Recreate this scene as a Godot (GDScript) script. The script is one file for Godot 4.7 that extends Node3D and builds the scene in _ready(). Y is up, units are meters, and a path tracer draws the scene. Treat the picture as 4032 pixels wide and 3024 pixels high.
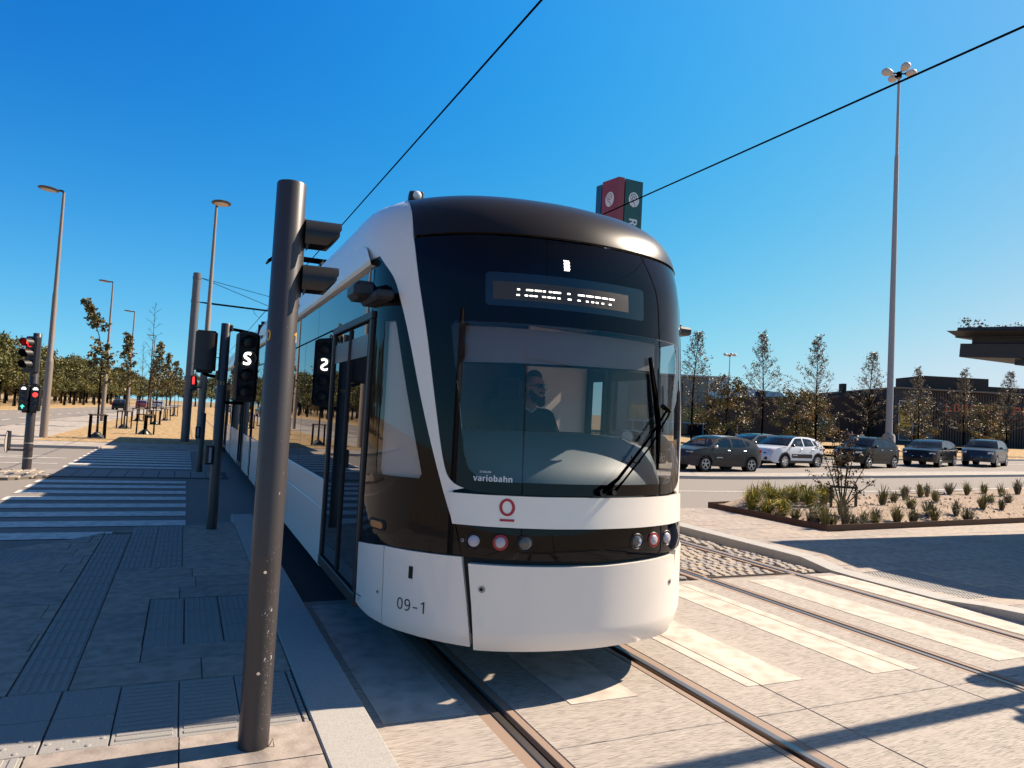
extends Node3D
# A tram at a street crossing on a clear day. World axes: tracks run along -Z, rail tops at y = 0.

class MB:
	var v := PackedVector3Array()
	var n := PackedVector3Array()
	var uv := PackedVector2Array()
	var c := PackedColorArray()
	var ix := PackedInt32Array()
	var col := Color(1, 1, 1)
	var colored := false
	func vert(p: Vector3, nn: Vector3, t := Vector2.ZERO) -> int:
		v.append(p)
		n.append(nn)
		uv.append(t)
		if colored:
			c.append(col)
		return v.size() - 1
	func face(a: int, b: int, d: int) -> void:   # counter-clockwise seen from outside
		ix.append(a)
		ix.append(d)
		ix.append(b)
	func tri(a: Vector3, b: Vector3, d: Vector3) -> void:
		var nn := (b - a).cross(d - a).normalized()
		face(vert(a, nn), vert(b, nn), vert(d, nn))
	func quad(a: Vector3, b: Vector3, d: Vector3, e: Vector3) -> void:
		var nn := (d - a).cross(e - b).normalized()
		var i := vert(a, nn, Vector2(0, 0))
		vert(b, nn, Vector2(1, 0))
		vert(d, nn, Vector2(1, 1))
		vert(e, nn, Vector2(0, 1))
		face(i, i + 1, i + 2)
		face(i, i + 2, i + 3)
	func qn(a: Vector3, b: Vector3, d: Vector3, e: Vector3, na: Vector3, nb: Vector3, nd: Vector3, ne: Vector3) -> void:
		var i := vert(a, na)
		vert(b, nb)
		vert(d, nd)
		vert(e, ne)
		if (d - a).cross(e - b).dot(na + nb + nd + ne) >= 0.0:
			face(i, i + 1, i + 2)
			face(i, i + 2, i + 3)
		else:
			face(i, i + 2, i + 1)
			face(i, i + 3, i + 2)
	func fan(pts: Array, out: Vector3) -> void:
		var nn: Vector3 = (pts[1] - pts[0]).cross(pts[2] - pts[0]).normalized()
		if nn.dot(out) < 0.0:
			pts = pts.duplicate()
			pts.reverse()
			nn = -nn
		var i := v.size()
		for q in pts:
			vert(q, nn)
		for k in range(1, pts.size() - 1):
			face(i, i + k, i + k + 1)
	func box(ctr: Vector3, size: Vector3, bs := Basis.IDENTITY, b := 0.0) -> void:
		var h := size * 0.5
		if b <= 0.0:
			for ax in 3:
				for s in [-1.0, 1.0]:
					var u := (ax + 1) % 3
					var w := (ax + 2) % 3
					var pts := []
					for k in [[-1, -1], [1, -1], [1, 1], [-1, 1]]:
						var q := Vector3.ZERO
						q[ax] = s * h[ax]
						q[u] = k[0] * h[u]
						q[w] = k[1] * h[w]
						pts.append(ctr + bs * q)
					var o := Vector3.ZERO
					o[ax] = s
					fan(pts, bs * o)
			return
		b = minf(b, minf(h.x, minf(h.y, h.z)) * 0.98)
		var P := func(sx, sy, sz, ax):
			var q := Vector3(sx * (h.x - b), sy * (h.y - b), sz * (h.z - b))
			var s := Vector3(sx, sy, sz)
			q[ax] = s[ax] * h[ax]
			return ctr + bs * q
		for ax in 3:
			for s in [-1.0, 1.0]:
				var u := (ax + 1) % 3
				var w := (ax + 2) % 3
				var pts := []
				for k in [[-1.0, -1.0], [1.0, -1.0], [1.0, 1.0], [-1.0, 1.0]]:
					var sg := Vector3.ZERO
					sg[ax] = s
					sg[u] = k[0]
					sg[w] = k[1]
					pts.append(P.call(sg.x, sg.y, sg.z, ax))
				var o := Vector3.ZERO
				o[ax] = s
				fan(pts, bs * o)
		for ax in 3:
			var u := (ax + 1) % 3
			var w := (ax + 2) % 3
			for su in [-1.0, 1.0]:
				for sw in [-1.0, 1.0]:
					var a := Vector3.ZERO
					a[u] = su
					a[w] = sw
					var e := a
					a[ax] = -1.0
					e[ax] = 1.0
					var o := Vector3.ZERO
					o[u] = su
					o[w] = sw
					fan([P.call(a.x, a.y, a.z, u), P.call(e.x, e.y, e.z, u), P.call(e.x, e.y, e.z, w), P.call(a.x, a.y, a.z, w)], bs * o)
		for sx in [-1.0, 1.0]:
			for sy in [-1.0, 1.0]:
				for sz in [-1.0, 1.0]:
					fan([P.call(sx, sy, sz, 0), P.call(sx, sy, sz, 1), P.call(sx, sy, sz, 2)], bs * Vector3(sx, sy, sz))
	func tube(pts: Array, radii, sides := 10, caps := true) -> void:
		var rings := []
		var up := Vector3.UP
		var m := pts.size()
		for i in m:
			var d: Vector3 = (pts[mini(i + 1, m - 1)] - pts[maxi(i - 1, 0)]).normalized()
			if absf(d.dot(up)) > 0.95:
				up = Vector3.RIGHT if absf(d.x) < 0.9 else Vector3.BACK
			var x := d.cross(up).normalized()
			var y := x.cross(d).normalized()
			up = y
			var r: float = radii[i] if radii is Array else radii
			var ring := []
			for k in sides:
				var a := TAU * k / sides
				var nn := x * cos(a) + y * sin(a)
				ring.append(vert(pts[i] + nn * r, nn, Vector2(float(k) / sides, float(i) / maxf(m - 1, 1))))
			rings.append(ring)
		for i in m - 1:
			for k in sides:
				var k2 := (k + 1) % sides
				face(rings[i][k], rings[i][k2], rings[i + 1][k2])
				face(rings[i][k], rings[i + 1][k2], rings[i + 1][k])
		if caps:
			for e in [0, m - 1]:
				var pp := []
				for k in sides:
					pp.append(v[rings[e][k]])
				var o: Vector3 = (pts[0] - pts[1]) if e == 0 else (pts[m - 1] - pts[m - 2])
				fan(pp, o)
	func cyl(a: Vector3, b: Vector3, r0: float, r1 := -1.0, sides := 12, caps := true) -> void:
		tube([a, b], [r0, r1 if r1 >= 0.0 else r0], sides, caps)
	func lathe(prof: Array, sides: int, xf := Transform3D.IDENTITY, arc := TAU, from := 0.0) -> void:   # prof: Vector2(radius, height), outside to the right of its direction upwards
		var segs := []
		for i in prof.size() - 1:
			var d: Vector2 = prof[i + 1] - prof[i]
			segs.append(Vector2(d.y, -d.x).normalized())
		for i in prof.size() - 1:
			var na: Vector2 = segs[i]
			var nb: Vector2 = segs[i]
			if i > 0 and segs[i - 1].dot(segs[i]) > 0.6:
				na = (segs[i - 1] + segs[i]).normalized()
			if i < segs.size() - 1 and segs[i + 1].dot(segs[i]) > 0.6:
				nb = (segs[i + 1] + segs[i]).normalized()
			for k in sides:
				var a0 := from + arc * k / sides
				var a1 := from + arc * (k + 1) / sides
				var e0 := Vector3(cos(a0), 0, sin(a0))
				var e1 := Vector3(cos(a1), 0, sin(a1))
				var p: Vector2 = prof[i]
				var q: Vector2 = prof[i + 1]
				var w := [xf * (e0 * p.x + Vector3.UP * p.y), xf * (e1 * p.x + Vector3.UP * p.y), xf * (e1 * q.x + Vector3.UP * q.y), xf * (e0 * q.x + Vector3.UP * q.y)]
				var m := [xf.basis * (e0 * na.x + Vector3.UP * na.y), xf.basis * (e1 * na.x + Vector3.UP * na.y), xf.basis * (e1 * nb.x + Vector3.UP * nb.y), xf.basis * (e0 * nb.x + Vector3.UP * nb.y)]
				qn(w[0], w[1], w[2], w[3], m[0].normalized(), m[1].normalized(), m[2].normalized(), m[3].normalized())
	func prism(poly: PackedVector2Array, z0: float, z1: float, xf := Transform3D.IDENTITY) -> void:   # outline in x, y; thick along z
		var idx := Geometry2D.triangulate_polygon(poly)
		for e in [[z0, -1.0], [z1, 1.0]]:
			var nn: Vector3 = (xf.basis * Vector3(0, 0, e[1])).normalized()
			if z1 < z0:
				nn = -nn
			var i := v.size()
			for q in poly:
				vert(xf * Vector3(q.x, q.y, e[0]), nn, q)
			for t in range(0, idx.size(), 3):
				var a := i + idx[t]
				var b := i + idx[t + 1]
				var d := i + idx[t + 2]
				if (v[b] - v[a]).cross(v[d] - v[a]).dot(nn) >= 0.0:
					face(a, b, d)
				else:
					face(a, d, b)
		var mid := Vector2.ZERO
		var cw := Geometry2D.is_polygon_clockwise(poly)
		for k in poly.size():
			var p := poly[k]
			var q := poly[(k + 1) % poly.size()]
			var d := q - p
			if d.length() < 1e-6:
				continue
			var o := Vector2(d.y, -d.x) * (-1.0 if cw else 1.0)
			fan([xf * Vector3(p.x, p.y, z0), xf * Vector3(q.x, q.y, z0), xf * Vector3(q.x, q.y, z1), xf * Vector3(p.x, p.y, z1)], xf.basis * Vector3(o.x, o.y, 0))
	func slab(poly: PackedVector2Array, top: Callable, depth: float) -> void:   # outline in x, z; top.call(x, z) gives its height
		var idx := Geometry2D.triangulate_polygon(poly)
		var i := v.size()
		for q in poly:
			vert(Vector3(q.x, top.call(q.x, q.y), q.y), Vector3.UP, q)
		for t in range(0, idx.size(), 3):
			var a := i + idx[t]
			var b := i + idx[t + 1]
			var d := i + idx[t + 2]
			if (v[b] - v[a]).cross(v[d] - v[a]).y >= 0.0:
				face(a, b, d)
			else:
				face(a, d, b)
		if depth <= 0.0:
			return
		var cw := Geometry2D.is_polygon_clockwise(poly)
		for k in poly.size():
			var p := poly[k]
			var q := poly[(k + 1) % poly.size()]
			var d := q - p
			if d.length() < 1e-6:
				continue
			var o := Vector2(d.y, -d.x) * (-1.0 if cw else 1.0)
			var yp: float = top.call(p.x, p.y)
			var yq: float = top.call(q.x, q.y)
			fan([Vector3(p.x, yp, p.y), Vector3(q.x, yq, q.y), Vector3(q.x, yq - depth, q.y), Vector3(p.x, yp - depth, p.y)], Vector3(o.x, 0, o.y))
	func patch(surf: Callable, outer: PackedVector2Array, holes: Array, off: float, cell: Vector2, rim := 0.0) -> void:   # a piece of the surface surf(u, v) -> [point, normal]
		var lo := outer[0]
		var hi := outer[0]
		for q in outer:
			lo = lo.min(q)
			hi = hi.max(q)
		var cu := maxi(1, ceili((hi.x - lo.x) / cell.x))
		var cv := maxi(1, ceili((hi.y - lo.y) / cell.y))
		for a in cu:
			for b in cv:
				var p0 := lo + (hi - lo) * Vector2(float(a) / cu, float(b) / cv)
				var p1 := lo + (hi - lo) * Vector2(float(a + 1) / cu, float(b + 1) / cv)
				var todo: Array = Geometry2D.intersect_polygons(PackedVector2Array([p0, Vector2(p1.x, p0.y), p1, Vector2(p0.x, p1.y)]), outer)
				for h in holes:
					var rest := []
					for t in todo:
						for r in Geometry2D.clip_polygons(t, h):
							if not Geometry2D.is_polygon_clockwise(r):
								rest.append(r)
					todo = rest
				for t in todo:
					put(surf, t, off)
		if rim > 0.0:
			for ring in [outer] + holes:
				for k in ring.size():
					var p: Vector2 = ring[k]
					var q: Vector2 = ring[(k + 1) % ring.size()]
					var m := maxi(1, ceili((q - p).length() / minf(cell.x, cell.y)))
					for i in m:
						var e := surf.call(p.lerp(q, float(i) / m).x, p.lerp(q, float(i) / m).y) as Array
						var f := surf.call(p.lerp(q, float(i + 1) / m).x, p.lerp(q, float(i + 1) / m).y) as Array
						var w := [e[0] + e[1] * off, f[0] + f[1] * off, f[0] + f[1] * (off - rim), e[0] + e[1] * (off - rim)]
						quad(w[0], w[1], w[2], w[3])
	func put(surf: Callable, poly: PackedVector2Array, off: float) -> void:
		var idx := Geometry2D.triangulate_polygon(poly)
		var i := v.size()
		for q in poly:
			var e := surf.call(q.x, q.y) as Array
			vert(e[0] + e[1] * off, e[1], q)
		for t in range(0, idx.size(), 3):
			var a := i + idx[t]
			var b := i + idx[t + 1]
			var d := i + idx[t + 2]
			if (v[b] - v[a]).cross(v[d] - v[a]).dot(n[a] + n[b] + n[d]) >= 0.0:
				face(a, b, d)
			else:
				face(a, d, b)
	func add_mesh(m: Mesh, xf: Transform3D) -> void:
		for sfc in m.get_surface_count():
			var ar := m.surface_get_arrays(sfc)
			var i := v.size()
			for k in ar[Mesh.ARRAY_VERTEX].size():
				vert(xf * ar[Mesh.ARRAY_VERTEX][k], (xf.basis * ar[Mesh.ARRAY_NORMAL][k]).normalized())
			for k in ar[Mesh.ARRAY_INDEX].size():
				ix.append(i + ar[Mesh.ARRAY_INDEX][k])
	func mesh() -> ArrayMesh:
		var ar := []
		ar.resize(Mesh.ARRAY_MAX)
		ar[Mesh.ARRAY_VERTEX] = v
		ar[Mesh.ARRAY_NORMAL] = n
		ar[Mesh.ARRAY_TEX_UV] = uv
		if colored:
			ar[Mesh.ARRAY_COLOR] = c
		ar[Mesh.ARRAY_INDEX] = ix
		var m := ArrayMesh.new()
		m.add_surface_from_arrays(Mesh.PRIMITIVE_TRIANGLES, ar)
		return m

var rng := RandomNumberGenerator.new()
var used := {}
var mats := {}

func numbered(called: String) -> String:
	var k: int = used.get(called, 0)
	used[called] = k + 1
	return called if k == 0 else "%s_%03d" % [called, k]

func obj(called: String, mb, m: Material, parent: Node = self) -> MeshInstance3D:
	var o := MeshInstance3D.new()
	o.mesh = mb.mesh() if mb is MB else mb
	o.material_override = m
	o.name = numbered(called) if parent == self else called
	parent.add_child(o, true)
	return o

func thing(called: String, label: String, category: String, at := Vector3.ZERO, turn := 0.0, group := "") -> Node3D:
	var o := Node3D.new()
	o.name = numbered(called)
	add_child(o)
	o.position = at
	o.rotation.y = turn
	return tag(o, label, category, group)

func tag(o: Node3D, label: String, category: String, group := "") -> Node3D:
	o.set_meta("label", label)
	o.set_meta("category", category)
	if group:
		o.set_meta("group", group)
	elif o.has_meta("group"):
		o.remove_meta("group")
	return o

func struct(called: String, label := "") -> Node3D:
	var o := Node3D.new()
	o.name = numbered(called)
	add_child(o)
	return as_struct(o, called, label)

func as_struct(o: Node3D, called: String, label := "") -> Node3D:
	o.set_meta("kind", "structure")
	o.set_meta("category", called.replace("_", " "))
	if label:
		o.set_meta("label", label)
	return o

func copy(o: Node3D, at: Vector3, turn: float, label: String, group := "") -> Node3D:
	var c: Node3D = o.duplicate()
	c.name = numbered(String(o.name).rstrip("0123456789").trim_suffix("_"))
	add_child(c)
	c.position = at
	c.rotation.y = turn
	c.set_meta("label", label)
	if group:
		c.set_meta("group", group)
	return c

# ---------- materials ----------
func lin(r: float, g: float, b: float, a := 1.0) -> Color:
	var k := Color(r, g, b).linear_to_srgb()
	k.a = a
	return k

func M(key: String, r := 0.5, g := 0.5, b := 0.5, rough := 0.7, metal := 0.0) -> StandardMaterial3D:
	if mats.has(key):
		return mats[key]
	var m := StandardMaterial3D.new()
	m.resource_name = key
	m.albedo_color = lin(r, g, b)
	m.roughness = rough
	m.metallic = metal
	mats[key] = m
	return m

func coat(m: StandardMaterial3D, rough := 0.03, amount := 1.0) -> StandardMaterial3D:
	m.clearcoat_enabled = true
	m.clearcoat = amount
	m.clearcoat_roughness = rough
	return m

func glass(key: String, r: float, g: float, b: float, a: float, rough := 0.02) -> StandardMaterial3D:
	if mats.has(key):
		return mats[key]
	var m := M(key, r, g, b, rough)
	m.transparency = BaseMaterial3D.TRANSPARENCY_ALPHA
	m.albedo_color = lin(r, g, b, a)
	return m

func glow(key: String, r: float, g: float, b: float, e: float) -> StandardMaterial3D:
	if mats.has(key):
		return mats[key]
	var m := M(key, r * 0.3, g * 0.3, b * 0.3, 0.4)
	m.emission_enabled = true
	m.emission = lin(r, g, b)
	m.emission_energy_multiplier = e
	return m

var noises := {}
func noise(sd: int, freq: float, ramp: Array, kind := FastNoiseLite.TYPE_SIMPLEX_SMOOTH, octaves := 4, size := 512, normal := false) -> NoiseTexture2D:   # ramp: [[at, linear colour], ...]
	var f := FastNoiseLite.new()
	f.seed = sd
	f.noise_type = kind
	f.frequency = freq
	f.fractal_octaves = octaves
	var t := NoiseTexture2D.new()
	t.width = size
	t.height = size
	t.seamless = true
	t.seamless_blend_skirt = 0.15
	t.noise = f
	if ramp:
		var g := Gradient.new()
		g.offsets = PackedFloat32Array(ramp.map(func(e): return e[0]))
		g.colors = PackedColorArray(ramp.map(func(e): return lin(e[1][0], e[1][1], e[1][2])))
		t.color_ramp = g
	return t

func textured(m: StandardMaterial3D, tex: Texture2D, scale: Vector3, bump: Texture2D = null, depth := 0.3) -> StandardMaterial3D:
	m.albedo_texture = tex
	m.uv1_triplanar = true
	m.uv1_world_triplanar = true
	m.uv1_scale = scale
	if bump:
		m.heightmap_enabled = true
		m.heightmap_texture = bump
		m.heightmap_scale = depth
	return m

func rect(x0: float, z0: float, x1: float, z1: float) -> PackedVector2Array:
	return PackedVector2Array([Vector2(x0, z0), Vector2(x1, z0), Vector2(x1, z1), Vector2(x0, z1)])

func ring2(cx: float, cy: float, rx: float, ry: float, k := 20) -> PackedVector2Array:
	var o := PackedVector2Array()
	for i in k:
		o.append(Vector2(cx + rx * cos(TAU * i / k), cy + ry * sin(TAU * i / k)))
	return o

func round_rect(x0: float, y0: float, x1: float, y1: float, r: float, k := 4) -> PackedVector2Array:
	var o := PackedVector2Array()
	for e in [[x1 - r, y0 + r, -PI / 2], [x1 - r, y1 - r, 0.0], [x0 + r, y1 - r, PI / 2], [x0 + r, y0 + r, PI]]:
		for i in k + 1:
			var a: float = e[2] + PI / 2 * i / k
			o.append(Vector2(e[0] + r * cos(a), e[1] + r * sin(a)))
	return o

func text_mesh(s: String, height: float, depth: float, font := "Droid Sans", bold := false) -> TextMesh:
	var f := SystemFont.new()
	f.font_names = PackedStringArray([font])
	if bold:
		f.font_weight = 700
	var t := TextMesh.new()
	t.text = s
	t.font = f
	t.font_size = 64
	t.pixel_size = height / 46.0
	t.depth = depth
	t.curve_step = 2.0
	return t

func label_text(called: String, s: String, height: float, at: Vector3, bs: Basis, m: Material, parent: Node, bold := false, font := "Droid Sans") -> MeshInstance3D:
	var o := MeshInstance3D.new()
	o.mesh = text_mesh(s, height, 0.002, font, bold)
	o.material_override = m
	o.name = called
	parent.add_child(o, true)
	o.transform = Transform3D(bs, at)
	return o

# ground height: level round the tracks, rising gently along the side road
func gy(x: float) -> float:
	var d := x - 16.5
	if d <= 0.0:
		return 0.0
	return 0.0215 * (d * d / 9.0 if d < 4.5 else d - 2.25)

func sheet(mb: MB, poly: PackedVector2Array, y: float) -> void:
	var lo := poly[0]
	var hi := poly[0]
	for q in poly:
		lo = lo.min(q)
		hi = hi.max(q)
	var cuts := [lo.x]
	for x in [16.5, 17.5, 18.5, 19.5, 21.0, 60.0]:
		if x > lo.x and x < hi.x:
			cuts.append(x)
	cuts.append(hi.x)
	var top := func(x, _z): return gy(x) + y
	for k in cuts.size() - 1:
		for t in Geometry2D.intersect_polygons(poly, rect(cuts[k], lo.y - 1.0, cuts[k + 1], hi.y + 1.0)):
			mb.slab(t, top, 0.0)

func P2(a: Array) -> PackedVector2Array:
	var o := PackedVector2Array()
	for e in a:
		o.append(Vector2(e[0], e[1]))
	return o

const SUN := Vector3(1.14, 1.0, -0.03)

func _ready() -> void:
	rng.seed = 20240
	# camera
	var cam := Camera3D.new()
	cam.name = "camera"
	add_child(cam)
	cam.position = Vector3(0, 1.8006, 0)
	cam.rotation = Vector3(0.0477743, -0.4258307, 0.0537031)
	cam.fov = 56.4887
	cam.near = 0.05
	cam.far = 4000.0
	cam.current = true
	# sky, exposure
	var env := Environment.new()
	env.background_mode = Environment.BG_SKY
	env.sky = Sky.new()
	env.sky.sky_material = clear_sky()
	env.background_energy_multiplier = 0.5
	env.tonemap_mode = Environment.TONE_MAPPER_LINEAR
	env.tonemap_exposure = 2.0
	env.sdfgi_enabled = true
	env.ssao_enabled = true
	env.ssil_enabled = true
	var we := WorldEnvironment.new()
	we.name = "environment"
	we.environment = env
	add_child(we)
	# sun
	var sun := DirectionalLight3D.new()
	sun.name = "sun"
	add_child(sun)
	sun.look_at_from_position(SUN * 50.0, Vector3.ZERO)
	sun.light_color = Color(1.0, 0.93, 0.84)
	sun.light_energy = 1.6
	sun.light_angular_distance = 0.5
	sun.shadow_enabled = true
	materials()
	build_ground()
	build_left_pavement()
	build_track()
	build_right_pavement()
	build_roads()
	build_tram()
	build_driver()
	build_left_street()
	build_right_street()
	build_bed()
	build_far_right()
	build_far_left()
	build_overhead()

func clear_sky() -> PanoramaSkyMaterial:
	var w := 512
	var h := 256
	var im := Image.create(w, h, false, Image.FORMAT_RGBF)
	var s := SUN.normalized()
	for j in h:
		var th := PI * (j + 0.5) / h
		for i in w:
			var ph := TAU * (i + 0.5) / w
			var d := Vector3(sin(ph) * sin(th), cos(th), -cos(ph) * sin(th))
			var el := rad_to_deg(asin(clampf(d.y, 0.0, 1.0)))
			var an := rad_to_deg(acos(clampf(d.dot(s), -1.0, 1.0)))
			# blue deepening upwards, paler towards the horizon and the sun
			var haze := exp(-el / 6.0)
			var g := exp(-pow(an / 25.0, 1.5))
			var c := Vector3(0.004 + 0.37 * haze + 0.35 * g + 11.0 * haze * g, 0.05 + 0.75 * exp(-el / 13.0) + 0.38 * exp(-pow(an / 60.0, 3.0)), 0.13 + 0.96 * exp(-el / 30.0) + 0.92 * exp(-pow(an / 70.0, 3.0)) * (1.0 - 1.2 * exp(-el / 30.0)))
			# darker and duller overhead, with a white aureole close to the sun
			c = c.lerp(Vector3(0.055, 0.105, 0.225) + Vector3(0.55, 0.53, 0.50) * exp(-pow(an / 20.0, 1.2)), 0.9 * smoothstep(29.0, 52.0, el))
			c = Vector3(soft(c.x, 0.66), soft(c.y, 0.84), soft(c.z, 0.96))
			im.set_pixel(i, j, Color(c.x, c.y, c.z))
	var m := PanoramaSkyMaterial.new()
	m.panorama = ImageTexture.create_from_image(im)
	return m

func brushed(sd: int, w: int, h: int, ramp: Array) -> ImageTexture:   # broom marks: noise drawn out along u
	var f := FastNoiseLite.new()
	f.seed = sd
	f.noise_type = FastNoiseLite.TYPE_SIMPLEX
	f.frequency = 0.11
	f.fractal_octaves = 4
	f.fractal_gain = 0.6
	var im := f.get_seamless_image(w, h)
	var g := Gradient.new()
	g.offsets = PackedFloat32Array(ramp.map(func(e): return e[0]))
	g.colors = PackedColorArray(ramp.map(func(e): return lin(e[1][0], e[1][1], e[1][2])))
	var out := Image.create(w, h, false, Image.FORMAT_RGB8)
	for j in h:
		for i in w:
			out.set_pixel(i, j, g.sample(im.get_pixel(i, j).r))
	out.resize(1024, h, Image.INTERPOLATE_CUBIC)
	return ImageTexture.create_from_image(out)

func soft(x: float, most: float) -> float:
	return x if x < most * 0.8 else most - most * 0.2 * exp(-(x - most * 0.8) / (most * 0.2))

func materials() -> void:
	var fine := noise(3, 0.09, [[0.0, [0.72, 0.72, 0.72]], [0.5, [0.92, 0.92, 0.92]], [1.0, [1.1, 1.08, 1.05]]], FastNoiseLite.TYPE_SIMPLEX, 4)
	var bumpy := noise(5, 0.12, [], FastNoiseLite.TYPE_SIMPLEX, 4)
	var speck := noise(8, 0.45, [[0.0, [0.35, 0.35, 0.36]], [0.42, [0.75, 0.74, 0.73]], [0.6, [0.95, 0.94, 0.92]], [1.0, [1.2, 1.2, 1.2]]], FastNoiseLite.TYPE_VALUE, 2)
	var patchy := noise(21, 0.012, [[0.0, [0.62, 0.60, 0.58]], [0.45, [0.86, 0.85, 0.83]], [0.7, [0.98, 0.97, 0.96]], [1.0, [1.08, 1.06, 1.03]]], FastNoiseLite.TYPE_SIMPLEX_SMOOTH, 6, 1024)
	# brushed concrete of the crossing: the streaks run across the rails
	var st := brushed(11, 150, 1024, [[0.0, [0.16, 0.14, 0.13]], [0.22, [0.34, 0.31, 0.29]], [0.31, [0.74, 0.71, 0.67]], [0.45, [0.88, 0.85, 0.81]], [0.7, [0.97, 0.94, 0.90]], [1.0, [1.1, 1.07, 1.03]]])
	var st_h := brushed(12, 64, 1024, [[0.0, [0.0, 0.0, 0.0]], [0.36, [0.55, 0.55, 0.55]], [1.0, [1.0, 1.0, 1.0]]])
	textured(M("concrete", 0.425, 0.385, 0.35, 0.9), st, Vector3(0.36, 0.5, 1.15), st_h, 0.45)
	textured(M("cream_strip", 0.55, 0.485, 0.415, 0.85), patchy, Vector3(0.35, 0.35, 0.35), fine, 0.1)
	for k in 4:
		var e: Array = [[0.36, 0.30, 0.255], [0.39, 0.325, 0.27], [0.33, 0.28, 0.245], [0.37, 0.315, 0.275]][k]
		var m := textured(M("slab_%d" % k, e[0], e[1], e[2], 0.85), patchy, Vector3(0.5, 0.5, 0.5), bumpy, 0.12)
		m.uv1_offset = Vector3(0.31 * k, 0.1, 0.57 * k)
	textured(M("tactile", 0.30, 0.285, 0.265, 0.8), fine, Vector3(1.7, 1.7, 1.7), bumpy, 0.1)
	textured(M("granite", 0.44, 0.42, 0.39, 0.75), speck, Vector3(2.2, 2.2, 2.2))
	textured(M("asphalt", 0.245, 0.215, 0.19, 0.92), fine, Vector3(0.9, 0.9, 0.9), bumpy, 0.25)
	textured(M("asphalt_new", 0.075, 0.072, 0.07, 0.92), fine, Vector3(0.9, 0.9, 0.9), bumpy, 0.25)
	textured(M("road_paint", 0.72, 0.69, 0.64, 0.7), patchy, Vector3(0.4, 0.4, 0.4))
	textured(M("joint", 0.16, 0.135, 0.11, 0.95), fine, Vector3(1.5, 1.5, 1.5))
	textured(M("sidewalk", 0.40, 0.35, 0.30, 0.9), patchy, Vector3(0.16, 0.16, 0.16))
	textured(M("dry_grass", 1.0, 1.0, 1.0, 1.0), noise(31, 0.03, [[0.0, [0.15, 0.115, 0.04]], [0.4, [0.31, 0.20, 0.085]], [0.6, [0.42, 0.275, 0.13]], [1.0, [0.50, 0.35, 0.19]]], FastNoiseLite.TYPE_SIMPLEX, 6, 1024), Vector3(0.09, 0.09, 0.09), bumpy, 2.0)
	textured(M("earth", 1.0, 1.0, 1.0, 1.0), noise(33, 0.03, [[0.0, [0.14, 0.10, 0.05]], [0.5, [0.26, 0.19, 0.10]], [1.0, [0.34, 0.26, 0.15]]], FastNoiseLite.TYPE_SIMPLEX, 5), Vector3(0.03, 0.03, 0.03))
	textured(M("soil", 1.0, 1.0, 1.0, 1.0), noise(35, 0.05, [[0.0, [0.16, 0.115, 0.08]], [0.4, [0.34, 0.255, 0.19]], [0.7, [0.45, 0.345, 0.265]], [1.0, [0.52, 0.42, 0.33]]], FastNoiseLite.TYPE_SIMPLEX, 6), Vector3(0.45, 0.45, 0.45), bumpy, 2.5)
	for k in 4:
		var e: Array = [[0.34, 0.29, 0.25], [0.40, 0.335, 0.27], [0.29, 0.26, 0.24], [0.42, 0.34, 0.255]][k]
		textured(M("cobble_%d" % k, e[0], e[1], e[2], 0.8), fine, Vector3(3.0, 3.0, 3.0))
	M("lens_off", 0.02, 0.02, 0.022, 0.3)
	M("lens_white", 0.72, 0.70, 0.68, 0.2)
	M("skin", 0.36, 0.205, 0.15, 0.55)
	M("hair", 0.022, 0.016, 0.012, 0.8)
	M("plate_grey", 0.32, 0.32, 0.36, 0.5)
	M("steel", 0.34, 0.33, 0.33, 0.32, 1.0)
	textured(M("rail_side", 0.30, 0.21, 0.155, 0.7), fine, Vector3(3, 3, 3))
	M("rail_top", 0.30, 0.265, 0.245, 0.42, 1.0)
	M("groove", 0.012, 0.010, 0.009, 0.9)
	M("rubber", 0.02, 0.018, 0.017, 0.85)
	coat(M("tram_white", 0.84, 0.755, 0.655, 0.4), 0.05, 0.5)
	coat(M("tram_black", 0.006, 0.005, 0.006, 0.04), 0.02, 0.0)
	M("tram_cap", 0.018, 0.014, 0.014, 0.30).metallic_specular = 0.36
	M("tram_black").metallic_specular = 0.34
	M("tram_black").clearcoat_enabled = false
	M("black_plastic", 0.012, 0.011, 0.012, 0.45)
	M("dark_metal", 0.055, 0.052, 0.055, 0.42, 0.3)
	textured(M("pole_paint", 0.046, 0.039, 0.039, 0.4), fine, Vector3(2, 2, 2))
	M("pole_grey", 0.115, 0.108, 0.11, 0.4)
	M("lamp_post", 0.21, 0.165, 0.135, 0.55)
	M("galvanised", 0.46, 0.42, 0.39, 0.5, 0.2)
	M("chrome", 0.75, 0.75, 0.76, 0.12, 1.0)
	textured(M("bark", 0.145, 0.112, 0.085, 0.95), fine, Vector3(1.2, 0.5, 1.2))
	textured(M("bark_young", 0.24, 0.19, 0.15, 0.95), fine, Vector3(3, 1.2, 3))
	textured(M("stake_wood", 0.085, 0.062, 0.048, 0.9), fine, Vector3(4, 1.0, 4))
	for e in [["leaf_dense", 0.5], ["leaf_young", 0.45], ["leaf_sparse", 0.4], ["leaf_bed", 0.45]]:
		var m := M(e[0], 1, 1, 1, 0.55)
		m.vertex_color_use_as_albedo = true
		m.backlight_enabled = true
		m.backlight = Color(e[1], e[1], e[1])

func joint_poly(p: PackedVector2Array, g: float) -> Array:
	return Geometry2D.offset_polygon(p, -g)

# ---------- the ground ----------
func build_ground() -> void:
	var mb := MB.new()
	sheet(mb, rect(-1500, -2500, 1500, 400), -0.09)
	as_struct(obj("ground", mb, M("earth")), "ground", "dry earth stretching to the horizon")

# ---------- paving by the near signal post ----------
const PAVE := 0.9444
var left_area := PackedVector2Array()

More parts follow.
